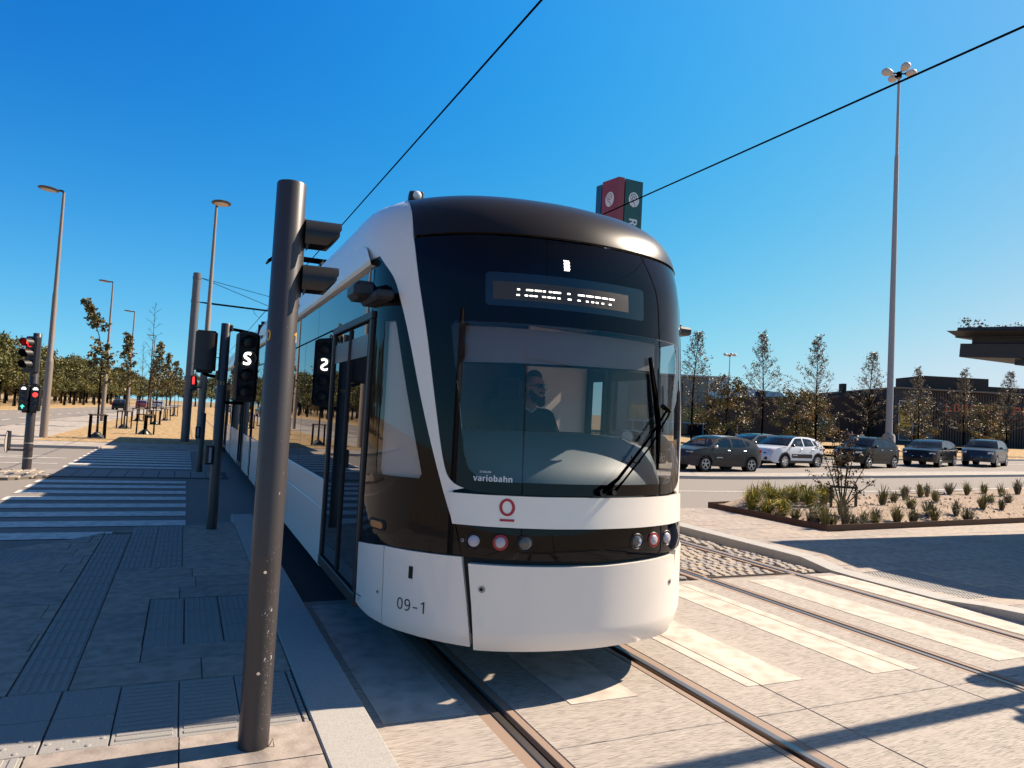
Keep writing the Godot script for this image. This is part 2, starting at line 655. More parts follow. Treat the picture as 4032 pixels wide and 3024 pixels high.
func build_left_pavement() -> void:
	left_area = P2([[0.775, 3.0], [0.775, -11.62], [0.09, -11.32], [-0.83, -10.88], [-1.14, -10.42], [-1.8, -9.72], [-3.5, -8.5], [-8.0, -6.6], [-16.0, -5.4], [-16.0, 3.0]])
	var root := struct("pavement", "beige slab pavement with tactile strips beside the tram track")
	var mb := MB.new()
	mb.slab(left_area, func(_x, _z): return -0.012, 0.14)
	obj("bedding", mb, M("joint"), root)
	var zones := [rect(-2.2, -5.1, 0.775, -4.245), rect(-0.845, -10.9, -0.53, -5.1), rect(-0.53, -11.5, 0.085, -8.52), rect(-0.17, -7.2, 0.665, -5.83), P2([[-1.08, -9.45], [-1.63, -8.93], [-4.2, -7.3], [-4.2, -8.5], [-1.8, -9.75]]), rect(-0.99, -4.245, -0.60, 3.0)]
	# slabs: rows 0.42 deep along the track, stones about 0.9 wide
	var row := 0
	var z := 2.9
	while z > -11.8:
		var deep := 0.42
		var x := 0.775
		var first := true
		while x > -8.2:
			var wide := rng.randf_range(0.55, 0.98) if first else rng.randf_range(0.78, 0.98)
			if x < -3.2:
				wide = 1.25
			first = false
			var todo: Array = Geometry2D.intersect_polygons(rect(x - wide, z - deep, x, z), left_area)
			for h in zones:
				var rest := []
				for t in todo:
					for r in Geometry2D.clip_polygons(t, h):
						if not Geometry2D.is_polygon_clockwise(r):
							rest.append(r)
				todo = rest
			var up := rng.randf_range(0.010, 0.0135)
			var tx := rng.randf_range(-0.002, 0.002)
			var c := Vector2(x - wide / 2, z - deep / 2)
			for t in todo:
				for q in joint_poly(t, 0.0038):
					if area(q) < 0.004:
						continue
					var s := MB.new()
					s.slab(q, func(a, b): return up + (a - c.x) * tx + (b - c.y) * tx * 0.6, 0.03)
					obj("slab", s, M("slab_%d" % (rng.randi() % 4)), root)
			x -= wide
		z -= deep
		row += 1
	# ribbed tiles across the path, domed tiles beside them
	var ribs := rib_tile(0.325, 0.85, 13, true)
	for x0 in [-0.24, 0.085, 0.41]:
		var o := obj("ribbed_tile", ribs, M("tactile"), root)
		o.position = Vector3(x0 + 0.1615, 0.004, -4.67)
	var o2 := obj("ribbed_tile", rib_tile(0.034, 0.85, 13, true), M("tactile"), root)
	o2.position = Vector3(0.7545, 0.004, -4.67)
	var domes := dome_tile(0.31, 0.425, 5, 6, 0.016)
	for i in 6:
		for j in 2:
			var o := obj("domed_tile", domes, M("tactile"), root)
			o.position = Vector3(-0.398 - 0.315 * i, 0.004, -4.458 - 0.43 * j)
	# guiding strip of bars along the way
	var bars := rib_tile(0.31, 0.305, 6, false)
	var zz := -5.26
	while zz > -10.75:
		var o := obj("guide_tile", bars, M("tactile"), root)
		o.position = Vector3(-0.6875, 0.004, zz)
		zz -= 0.31
	zz = -8.68
	while zz > -11.2:
		for i in 2:
			var o := obj("guide_tile", bars, M("tactile"), root)
			o.position = Vector3(-0.374 + 0.306 * i, 0.004, zz)
		zz -= 0.31
	var wide_bars := rib_tile(0.38, 0.305, 6, false)
	for i in 12:
		var o := obj("guide_tile", wide_bars, M("tactile"), root)
		o.position = Vector3(-0.795, 0.004, -4.09 + 0.31 * i)
	# block of small domes in the shade
	var small := dome_tile(0.272, 0.445, 6, 9, 0.009)
	for i in 3:
		for j in 3:
			var o := obj("domed_tile", small, M("tactile"), root)
			o.position = Vector3(-0.03 + 0.278 * i, 0.004, -6.06 - 0.455 * j)
	var tri := P2([[-1.08, -9.45], [-1.63, -8.93], [-4.2, -7.3], [-4.2, -8.5], [-1.8, -9.75]])
	for i in 10:
		for j in 8:
			for q in Geometry2D.intersect_polygons(rect(-1.4 - 0.3 * i, -9.7 + 0.3 * j, -1.105 - 0.3 * i, -9.405 + 0.3 * j), tri):
				if area(q) < 0.006:
					continue
				var s := MB.new()
				s.slab(q, func(_a, _b): return 0.010, 0.03)
				for a in 5:
					for b in 5:
						var c := Vector2(-1.37 - 0.3 * i + 0.06 * a, -9.67 + 0.3 * j + 0.06 * b)
						if Geometry2D.is_point_in_polygon(c, q):
							dome(s, Vector3(c.x, 0.010, c.y), 0.013, 0.006, 6)
				obj("domed_tile", s, M("tactile"), root)
	# kerb of long granite stones; the whole pavement stands a step above the track
	var kerb := struct("kerb", "pale granite kerb between the slab pavement and the track")
	for o in [root, kerb]:
		o.scale = Vector3(PAVE, 1.0, PAVE)
		o.position.y = 0.10
	z = 2.6
	while z > -12.2:
		var s := MB.new()
		var l := 1.0
		s.box(Vector3(0.941, -0.07, z - l / 2), Vector3(0.322, 0.18, l - 0.006), Basis.IDENTITY, 0.006)
		var o := obj("kerbstone", s, M("granite"), kerb)
		z -= l


func area(p: PackedVector2Array) -> float:
	var a := 0.0
	for k in p.size():
		a += p[k].cross(p[(k + 1) % p.size()])
	return absf(a) * 0.5

func dome(mb: MB, at: Vector3, r: float, h: float, k := 8) -> void:
	mb.lathe([Vector2(r, 0), Vector2(r * 0.86, h * 0.6), Vector2(r * 0.5, h * 0.95), Vector2(0.0, h)], k, Transform3D(Basis.IDENTITY, at))

func rib_tile(w: float, d: float, k: int, across: bool) -> ArrayMesh:
	var s := MB.new()
	s.box(Vector3(0, -0.012, 0), Vector3(w - 0.007, 0.03, d - 0.007), Basis.IDENTITY, 0.003)
	for i in k:
		if across:
			s.box(Vector3(0, 0.0045, (i + 0.5) / k * (d - 0.05) - (d - 0.05) / 2), Vector3(maxf(w - 0.05, w * 0.7), 0.008, (d - 0.05) / k * 0.52), Basis.IDENTITY, 0.0035)
		else:
			s.box(Vector3((i + 0.5) / k * (w - 0.01) - (w - 0.01) / 2, 0.0045, 0), Vector3((w - 0.01) / k * 0.62, 0.009, d - 0.03), Basis.IDENTITY, 0.0035)
	return s.mesh()

func dome_tile(w: float, d: float, nx: int, nz: int, r: float) -> ArrayMesh:
	var s := MB.new()
	s.box(Vector3(0, -0.012, 0), Vector3(w - 0.006, 0.03, d - 0.006), Basis.IDENTITY, 0.003)
	for i in nx:
		for j in nz:
			if (i + j) % 2 == 0 or r < 0.012:
				dome(s, Vector3((i + 0.5) / nx * w - w / 2, 0.003, (j + 0.5) / nz * d - d / 2), r, 0.006 if r > 0.012 else 0.008)
	return s.mesh()

# ---------- the tracks ----------
func build_track() -> void:
	var root := struct("tram_track", "double tram track set in brushed concrete")
	var mb := MB.new()
	mb.slab(rect(1.02, -29.9, 8.15, 5.0), func(_x, _z): return -0.035, 0.0)
	obj("track_bed", mb, M("asphalt_new"), root)
	# concrete panels between the rails
	var xs := [[1.06, 1.735], [1.975, 3.175], [3.415, 3.846], [3.854, 5.276], [5.284, 5.705], [5.945, 7.135], [7.375, 7.86]]
	var zs := [[-6.86, -3.52], [-3.512, -0.21], [-0.2, 3.2]]
	for a in xs:
		for b in zs:
			var s := MB.new()
			s.box(Vector3((a[0] + a[1]) / 2, -0.04, (b[0] + b[1]) / 2), Vector3(a[1] - a[0], 0.08, b[1] - b[0]), Basis.IDENTITY, 0.004)
			obj("concrete_panel", s, M("concrete"), root)
	# smooth pale strips of the foot crossing
	for e in [[1.16, 1.67], [2.36, 2.87], [3.73, 3.843], [3.857, 4.26], [4.91, 5.273], [5.287, 5.41], [6.29, 6.77], [7.40, 7.855]]:
		var s := MB.new()
		var zn = -4.10 + (e[0] - 1.16) * 0.062
		s.slab(rect(e[0], -6.70, e[1], zn), func(_x, _z): return 0.004, 0.006)
		obj("crossing_strip", s, M("cream_strip"), root)
	# rails: grooved, with a worn bright head
	for e in [[1.855, 1.0], [3.295, -1.0], [5.825, 1.0], [7.255, -1.0]]:
		var r := Node3D.new()
		r.name = "rail"
		root.add_child(r, true)
		r.position.x = e[0]
		var sd: float = e[1]
		var ends := [5.0, -29.9]
		var parts := [["rail_flange", [[-0.12, -0.06], [-0.12, -0.004], [-0.045, -0.004], [-0.045, -0.06]], "rail_side"], ["rail_head", [[-0.040, -0.06], [-0.040, -0.001], [-0.035, 0.003], [0.010, 0.003], [0.016, -0.004], [0.016, -0.06]], "rail_top"], ["rail_lip", [[0.062, -0.06], [0.062, -0.003], [0.066, 0.0], [0.112, 0.0], [0.112, -0.06]], "rail_side"], ["rail_groove", [[0.016, -0.06], [0.016, -0.034], [0.062, -0.034], [0.062, -0.06]], "groove"], ["rail_joint", [[-0.0445, -0.06], [-0.0445, -0.006], [-0.0405, -0.006], [-0.0405, -0.06]], "rubber"]]
		for q in parts:
			var s := MB.new()
			var poly := P2(q[1])
			for k in poly.size():
				poly[k].x *= sd
			s.prism(poly, ends[1], ends[0])
			obj(q[0], s, M(q[2]), r)
	# drain grate across the far track
	var dr := MB.new()
	dr.box(Vector3(6.55, -0.03, -6.93), Vector3(1.42, 0.064, 0.12), Basis.IDENTITY, 0.003)
	var dn := obj("drain", dr, M("rail_side"), root)
	var sl := MB.new()
	for i in 44:
		sl.box(Vector3(5.90 + i * 0.030, 0.0035, -6.93), Vector3(0.013, 0.004, 0.085))
	var so := obj("drain_slots", sl, M("groove"), dn)
	# setts beyond the concrete
	var cells := []
	var z := -7.06
	var row := 0
	while z > -12.0:
		var x := 3.9 + (0.06 if row % 2 else 0.0)
		while x < 7.86:
			var w := rng.randf_range(0.10, 0.15)
			var skip := false
			for e in [[5.705, 5.945], [7.135, 7.375]]:
				if x + w > e[0] and x < e[1]:
					skip = true
			if not skip and x + w < 7.87:
				cells.append([x, z, w])
			x += w + 0.012
		z -= 0.122
		row += 1
	var rest := MB.new()
	var forms := []
	for k in 6:
		var s := MB.new()
		s.box(Vector3(0, -0.03, 0), Vector3(rng.randf_range(0.11, 0.135), 0.07, rng.randf_range(0.098, 0.112)), Basis(Vector3(rng.randf(), 0.2, rng.randf()).normalized(), rng.randf_range(-0.05, 0.05)), 0.018)
		forms.append(s.mesh())
	# the ones that show largest, right of the tram, one by one
	cells.sort_custom(func(a, b): return (absf(a[0] - 6.9) * 0.5 - a[1]) < (absf(b[0] - 6.9) * 0.5 - b[1]))
	var made := 0
	for e in cells:
		var y := rng.randf_range(-0.008, 0.002)
		if made < 290 and e[0] > 5.1:
			var o := obj("sett", forms[rng.randi() % 6], M("cobble_%d" % (rng.randi() % 4)), root)
			o.position = Vector3(e[0] + e[2] / 2, y, e[1])
			o.rotation.y = rng.randf_range(-0.06, 0.06)
			made += 1
		else:
			rest.box(Vector3(e[0] + e[2] / 2, -0.03 + y, e[1]), Vector3(e[2], 0.07, 0.108), Basis(Vector3.UP, rng.randf_range(-0.06, 0.06)), 0.018)
	var ro := obj("setts", rest, M("cobble_0"), root)
	ro.set_meta("kind", "stuff")

# ---------- paving right of the tracks ----------
func py(z: float) -> float:
	return 0.015 + 0.085 * clampf(smoothstep(-6.75, -7.45, z) + smoothstep(-5.35, -4.6, z), 0.0, 1.0)

func build_right_pavement() -> void:
	var root := struct("far_pavement", "beige slab pavement beyond the second track")
	var reg := P2([[8.18, -12.35], [10.46, -12.42], [10.46, -9.22], [17.0, -9.75], [17.0, 3.0], [8.18, 3.0]])
	var mb := MB.new()
	var strips := [-12.4, -7.45, -7.1, -6.75, -5.35, -4.95, -4.6, 3.0]
	for k in strips.size() - 1:
		for q in Geometry2D.intersect_polygons(reg, rect(8.0, strips[k], 17.0, strips[k + 1])):
			mb.slab(q, func(_x, zz): return py(zz) - 0.02, 0.05)
	obj("bedding", mb, M("joint"), root)
	var far := MB.new()
	sheet(far, P2([[17.0, -9.75], [40.0, -11.6], [40.0, 3.0], [17.0, 3.0]]), 0.085)
	obj("paving", far, M("slab_1"), root)
	var tact := rect(8.30, -6.74, 9.1, -5.33)
	var z := -12.3
	var row := 0
	while z < 0.6:
		var x := 8.18 - (0.45 if row % 2 else 0.0)
		while x < 17.0:
			var w := 0.9
			var todo: Array = Geometry2D.intersect_polygons(rect(x, z, x + w, z + 0.44), reg)
			var rest := []
			for t in todo:
				for r in Geometry2D.clip_polygons(t, tact):
					if not Geometry2D.is_polygon_clockwise(r):
						rest.append(r)
			for t in rest:
				for q in joint_poly(t, 0.004):
					if area(q) < 0.01:
						continue
					var s := MB.new()
					var up := rng.randf_range(-0.001, 0.002)
					s.slab(q, func(_a, b): return py(b) + up, 0.03)
					obj("slab", s, M("slab_%d" % (rng.randi() % 4)), root)
			x += w
		z += 0.44
		row += 1
	var small := dome_tile(0.262, 0.28, 5, 5, 0.011)
	for i in 3:
		for j in 5:
			var o := obj("domed_tile", small, M("tactile"), root)
			o.position = Vector3(8.435 + 0.266 * i, 0.008, -6.60 + 0.283 * j)
	var kerb := struct("far_kerb", "pale granite kerb along the second track")
	z = -12.4
	while z < 2.4:
		var s := MB.new()
		s.slab(rect(7.875, z + 0.004, 8.172, z + 0.5), func(_x, zz): return py(zz) + 0.006, 0.2)
		obj("kerbstone", s, M("granite"), kerb)
		z += 0.5

# ---------- roads ----------
func build_roads() -> void:
	var road := struct("road", "grey asphalt side road crossing the tracks")
	var mb := MB.new()
	sheet(mb, P2([[-90, -28.3], [1.10, -28.3], [1.10, -9.0], [-8, -6.0], [-90, -6.0]]), -0.022)
	sheet(mb, P2([[1.10, -28.3], [1.10, -12.0], [8.18, -12.0], [8.18, -12.42], [160, -12.42], [160, -31.2], [8.5, -31.2], [8.5, -28.3]]), -0.022)
	obj("asphalt", mb, M("asphalt"), road)
	# the stripes one by one
	var zs := [-10.55, -11.52, -12.48, -13.45, -14.42, -15.38, -16.33, -17.28, -20.9, -21.86, -22.82, -23.78, -24.74, -25.7, -26.66, -27.6]
	for zz in zs:
		var s := MB.new()
		var x1 := 0.12 if zz > -18 else 0.26
		s.slab(rect(-2.70, zz - 0.5, x1, zz), func(_x, _z): return -0.014, 0.0)
		obj("zebra_stripe", s, M("road_paint"), road)
	# paved refuge between the lanes
	var isl := struct("traffic_island", "cobbled refuge across the zebra crossing")
	var b := MB.new()
	b.slab(rect(-2.9, -20.15, 1.05, -18.4), func(_x, _z): return -0.010, 0.02)
	obj("brick_path", b, M("asphalt_new"), isl)
	b = MB.new()
	b.slab(P2([[-14, -19.3], [-3.0, -19.62], [-2.55, -18.25], [-3.2, -17.6], [-14, -16.9]]), func(_x, _z): return 0.035, 0.08)
	obj("bedding", b, M("joint"), isl)
	var f := MB.new()
	f.box(Vector3(0, -0.02, 0), Vector3(0.2, 0.06, 0.2), Basis.IDENTITY, 0.02)
	var fm := f.mesh()
	var reg := P2([[-8, -19.36], [-3.03, -19.58], [-2.62, -18.27], [-3.22, -17.66], [-8, -17.2]])
	for i in 25:
		for j in 11:
			var c := Vector2(-2.7 - 0.212 * i, -19.5 + 0.212 * j)
			if Geometry2D.is_point_in_polygon(c, reg):
				var o := obj("sett", fm, M("cobble_%d" % [1, 3, 0, 1][rng.randi() % 4]), isl)
				o.position = Vector3(c.x, 0.045 + rng.randf_range(-0.006, 0.006), c.y)
				o.rotation.y = rng.randf_range(-0.1, 0.1)
	b = MB.new()
	for i in 11:
		for j in 4:
			b.box(Vector3(-2.75 + 0.35 * i, -0.018, -20.0 + 0.4 * j), Vector3(0.335, 0.03, 0.385), Basis.IDENTITY, 0.008)
	obj("setts", b, M("cobble_2"), isl).set_meta("kind", "stuff")
	# lane lines on the side road, left
	for e in [[-7.5, -23.95, -4.05, -23.8], [-3.95, -23.95, -2.98, -23.8], [-12.0, -22.05, -2.95, -21.93], [-5.2, -24.55, -3.6, -24.43], [-40, -15.2, -3.0, -15.08], [-30, -25.6, -8.2, -25.48]]:
		var s := MB.new()
		s.slab(rect(e[0], e[1], e[2], e[3]), func(_x, _z): return -0.016, 0.0)
		obj("lane_line", s, M("road_paint"), road)
	# kerb, footway and verge beyond the side road
	var fw := struct("footway", "pale footway along the far side of the side road")
	mb = MB.new()
	mb.slab(P2([[-60, -28.3], [-2.6, -28.3], [-2.3, -28.9], [1.0, -28.9], [1.0, -31.0], [-4.95, -31.0], [-4.9, -60], [-4.4, -90], [-2.5, -140], [-5.5, -140], [-6.8, -90], [-8.05, -60], [-8.1, -31.5], [-60, -31.5]]), func(_x, _z): return 0.075, 0.12)
	obj("paving", mb, M("sidewalk"), fw)
	var k := MB.new()
	k.box(Vector3(-31.3, 0.026, -28.24), Vector3(57.4, 0.11, 0.12), Basis.IDENTITY, 0.01)
	obj("kerbstone", k, M("granite"), fw)
	k = MB.new()
	k.slab(rect(-2.58, -28.9, 1.05, -28.26), func(_x, zz): return -0.014 + (-28.26 - zz) * 0.13, 0.0)
	obj("ramp", k, M("sidewalk"), fw)
	var ve := struct("lawn", "scorched yellow lawn round the young trees")
	mb = MB.new()
	mb.slab(P2([[-4.95, -31.0], [40, -31.2], [40, -260], [-1.0, -260], [-2.5, -140], [-4.4, -90], [-4.9, -60]]), func(_x, _z): return 0.07, 0.1)
	obj("turf", mb, M("dry_grass"), ve)
	# avenue on the far left
	var av := struct("avenue", "wide grey avenue running beside the tram line")
	mb = MB.new()
	mb.slab(P2([[-17.5, -28.3], [-8.1, -28.3], [-8.05, -60], [-6.8, -90], [-5.5, -140], [-1.0, -260], [12, -420], [3, -420], [-9, -260], [-13.5, -140], [-15.5, -90], [-17.2, -60]]), func(_x, _z): return -0.01, 0.0)
	obj("asphalt", mb, M("asphalt"), av)
	var zz := -34.0
	while zz > -150:
		for e in [[-10.4, 2.3, 0.15], [-13.4, 1.2, 0.13]]:
			var dx: float = 0.0 if zz > -60 else pow((-60 - zz) / 80.0, 1.5) * 2.6
			var s := MB.new()
			s.slab(rect(e[0] + dx - e[2] / 2, zz - e[1], e[0] + dx + e[2] / 2, zz), func(_x, _z): return -0.006, 0.0)
			obj("lane_dash", s, M("road_paint"), av)
		zz -= 5.0
	mb = MB.new()
	mb.slab(P2([[-60, -31.5], [-17.4, -31.5], [-17.2, -60], [-15.5, -90], [-13.5, -140], [-9, -260], [3, -420], [-80, -420], [-80, -31.5]]), func(_x, _z): return 0.06, 0.1)
	obj("roadside_lawn", mb, M("dry_grass"), av)
	# grass track further back
	var gt := struct("grass_track", "tram rails running on through the dry lawn")
	for x in [1.855, 3.295, 5.825, 7.255]:
		var s := MB.new()
		s.box(Vector3(x, 0.065, -95), Vector3(0.07, 0.04, 128), Basis.IDENTITY, 0.005)
		obj("rail", s, M("rail_side"), gt)
	# side road, right: island, markings, far kerb
	var ri := struct("median", "narrow paved median of the side road")
	mb = MB.new()
	sheet(mb, P2([[9.5, -21.9], [130, -21.9], [130, -20.75], [9.5, -20.75]]), 0.085)
	obj("paving", mb, M("sidewalk"), ri)
	mb = MB.new()
	for i in 30:
		var x0 := 9.5 + i * 4.0
		for e in [-20.72, -21.93]:
			mb.box(Vector3(x0 + 2.0, (gy(x0) + gy(x0 + 4.0)) / 2 + 0.03, e), Vector3(4.01, 0.13, 0.12), Basis(Vector3.BACK, atan2(gy(x0 + 4.0) - gy(x0), 4.0)), 0.01)
	obj("kerbstones", mb, M("granite"), ri)
	for e in [[14, -27.75, 120, -27.63], [26, -23.4, 40, -23.3], [10, -16.7, 120, -16.58]]:
		var s := MB.new()
		sheet(s, rect(e[0], e[1], e[2], e[3]), -0.014)
		obj("lane_line", s, M("road_paint"), road)
	for x0 in [26.5, 38.5, 50.0]:
		var s := MB.new()
		sheet(s, P2([[x0, -22.8], [x0 + 1.0, -23.1], [x0 + 1.0, -22.88], [x0 + 3.4, -22.88], [x0 + 3.4, -22.72], [x0 + 1.0, -22.72], [x0 + 1.0, -22.5]]), -0.014)
		obj("lane_arrow", s, M("road_paint"), road)
	var fv := struct("verge", "dry verge beyond the queue of cars")
	mb = MB.new()
	sheet(mb, rect(40, -34.0, 160, -31.2), 0.05)
	sheet(mb, rect(40, -62.0, 160, -34.0), 0.05)
	obj("turf", mb, M("dry_grass"), fv)
	mb = MB.new()
	for i in 34:
		var x0 := 8.5 + i * 4.0
		mb.box(Vector3(x0 + 2.0, (gy(x0) + gy(x0 + 4.0)) / 2 + 0.02, -31.14), Vector3(4.01, 0.13, 0.13), Basis(Vector3.BACK, atan2(gy(x0 + 4.0) - gy(x0), 4.0)), 0.01)
	obj("kerbstones", mb, M("granite"), fv)

# ---------- the tram ----------
var nose := PackedVector2Array()      # plan of the nose, (half width, set back) by arc length
var nose_len := 0.0
var lean_t := []
const SIDE := 1.30

func smooth_curve(pts: Array, count: int, passes: int) -> PackedVector2Array:
	var cum := [0.0]
	for i in pts.size() - 1:
		cum.append(cum[i] + (pts[i + 1] - pts[i]).length())
	var o := PackedVector2Array()
	var k := 0
	for i in count + 1:
		var s: float = cum[-1] * i / count
		while k < pts.size() - 2 and s > cum[k + 1]:
			k += 1
		o.append(pts[k].lerp(pts[k + 1], (s - cum[k]) / (cum[k + 1] - cum[k])))
	for q in passes:
		var b := o.duplicate()
		for i in range(1, count):
			b[i] = (o[i - 1] + o[i] * 2.0 + o[i + 1]) / 4.0
		# mirror at the tip so that it stays round
		b[0] = Vector2(0.0, (o[0].y + o[1].y) / 2.0)
		o = b
	return o

func nose_setup() -> void:
	var T := [Vector2(0, 0), Vector2(0.25, 0.02), Vector2(0.5, 0.07), Vector2(0.75, 0.17), Vector2(0.95, 0.33), Vector2(1.15, 0.58), Vector2(1.25, 0.82), Vector2(1.29, 1.05), Vector2(1.30, 1.3)]
	nose = smooth_curve(T, 240, 260)
	nose_len = 0.0
	for i in 240:
		nose_len += (nose[i + 1] - nose[i]).length()
	# by v: height, lean back, narrowing
	lean_t = [[0.28, 0.28, 0.060, 0.970], [0.31, 0.31, 0.042, 0.980], [0.35, 0.35, 0.022, 0.990], [0.40, 0.40, 0.006, 0.998], [0.44, 0.44, 0.0, 1.0], [0.95, 0.95, 0.0, 1.0], [1.3, 1.3, 0.03, 1.0], [2.0, 2.0, 0.065, 1.0], [2.5, 2.5, 0.105, 1.0], [3.0, 3.0, 0.20, 1.0], [3.1, 3.12, 0.25, 0.997], [3.2, 3.22, 0.32, 0.988], [3.3, 3.31, 0.42, 0.973], [3.4, 3.39, 0.56, 0.95], [3.5, 3.45, 0.74, 0.92], [3.6, 3.49, 0.95, 0.885], [3.7, 3.52, 1.2, 0.845], [3.8, 3.54, 1.5, 0.80], [4.0, 3.56, 2.2, 0.74]]

func lean_at(vv: float) -> Array:
	var k := 0
	while k < lean_t.size() - 2 and vv > lean_t[k + 1][0]:
		k += 1
	var a: Array = lean_t[k]
	var b: Array = lean_t[k + 1]
	var p: Array = lean_t[maxi(k - 1, 0)]
	var q: Array = lean_t[mini(k + 2, lean_t.size() - 1)]
	var t: float = clampf((vv - a[0]) / (b[0] - a[0]), 0.0, 1.0)
	var o := []
	for i in [1, 2, 3]:
		if vv < 0.96:
			o.append(lerpf(a[i], b[i], t))
		else:
			o.append(cubic_interpolate_in_time(a[i], b[i], p[i], q[i], t, b[0] - a[0], p[0] - a[0], q[0] - a[0]))
	return o

func shell(s: float, vv: float) -> Vector3:
	var e := absf(s)
	var d: Vector2
	if e >= nose_len:
		d = Vector2(SIDE, 1.3 + e - nose_len)
	else:
		var f := e / nose_len * 240.0
		var i := mini(int(f), 239)
		d = nose[i].lerp(nose[i + 1], f - i)
	var l := lean_at(vv)
	return Vector3(signf(s) * d.x * l[2], l[0], -d.y - l[1])

func front(s: float, vv: float) -> Array:
	var p := shell(s, vv)
	var ds := (shell(s + 0.012, vv) - shell(s - 0.012, vv))
	var dv := (shell(s, minf(vv + 0.012, 4.0)) - shell(s, vv - 0.012))
	return [p, ds.cross(dv).normalized()]

func hoop_edge(pts: Array, side: float) -> Array:   # a run of points made smoother
	var o := []
	for i in pts.size() - 1:
		var a: Vector2 = pts[i]
		var b: Vector2 = pts[i + 1]
		var p: Vector2 = pts[maxi(i - 1, 0)]
		var q: Vector2 = pts[mini(i + 2, pts.size() - 1)]
		for k in 5:
			var r := a.cubic_interpolate(b, p, q, k / 5.0)
			o.append(Vector2(r.x * side, r.y))
	o.append(Vector2(pts[-1].x * side, pts[-1].y))
	return o

func sv(a: Array) -> PackedVector2Array:
	return PackedVector2Array(a)

func mirrored(p: PackedVector2Array) -> PackedVector2Array:
	var o := PackedVector2Array()
	for q in p:
		o.append(Vector2(-q.x, q.y))
	o.reverse()
	return o

func ccw(p: PackedVector2Array) -> PackedVector2Array:
	if Geometry2D.is_polygon_clockwise(p):
		p.reverse()
	return p

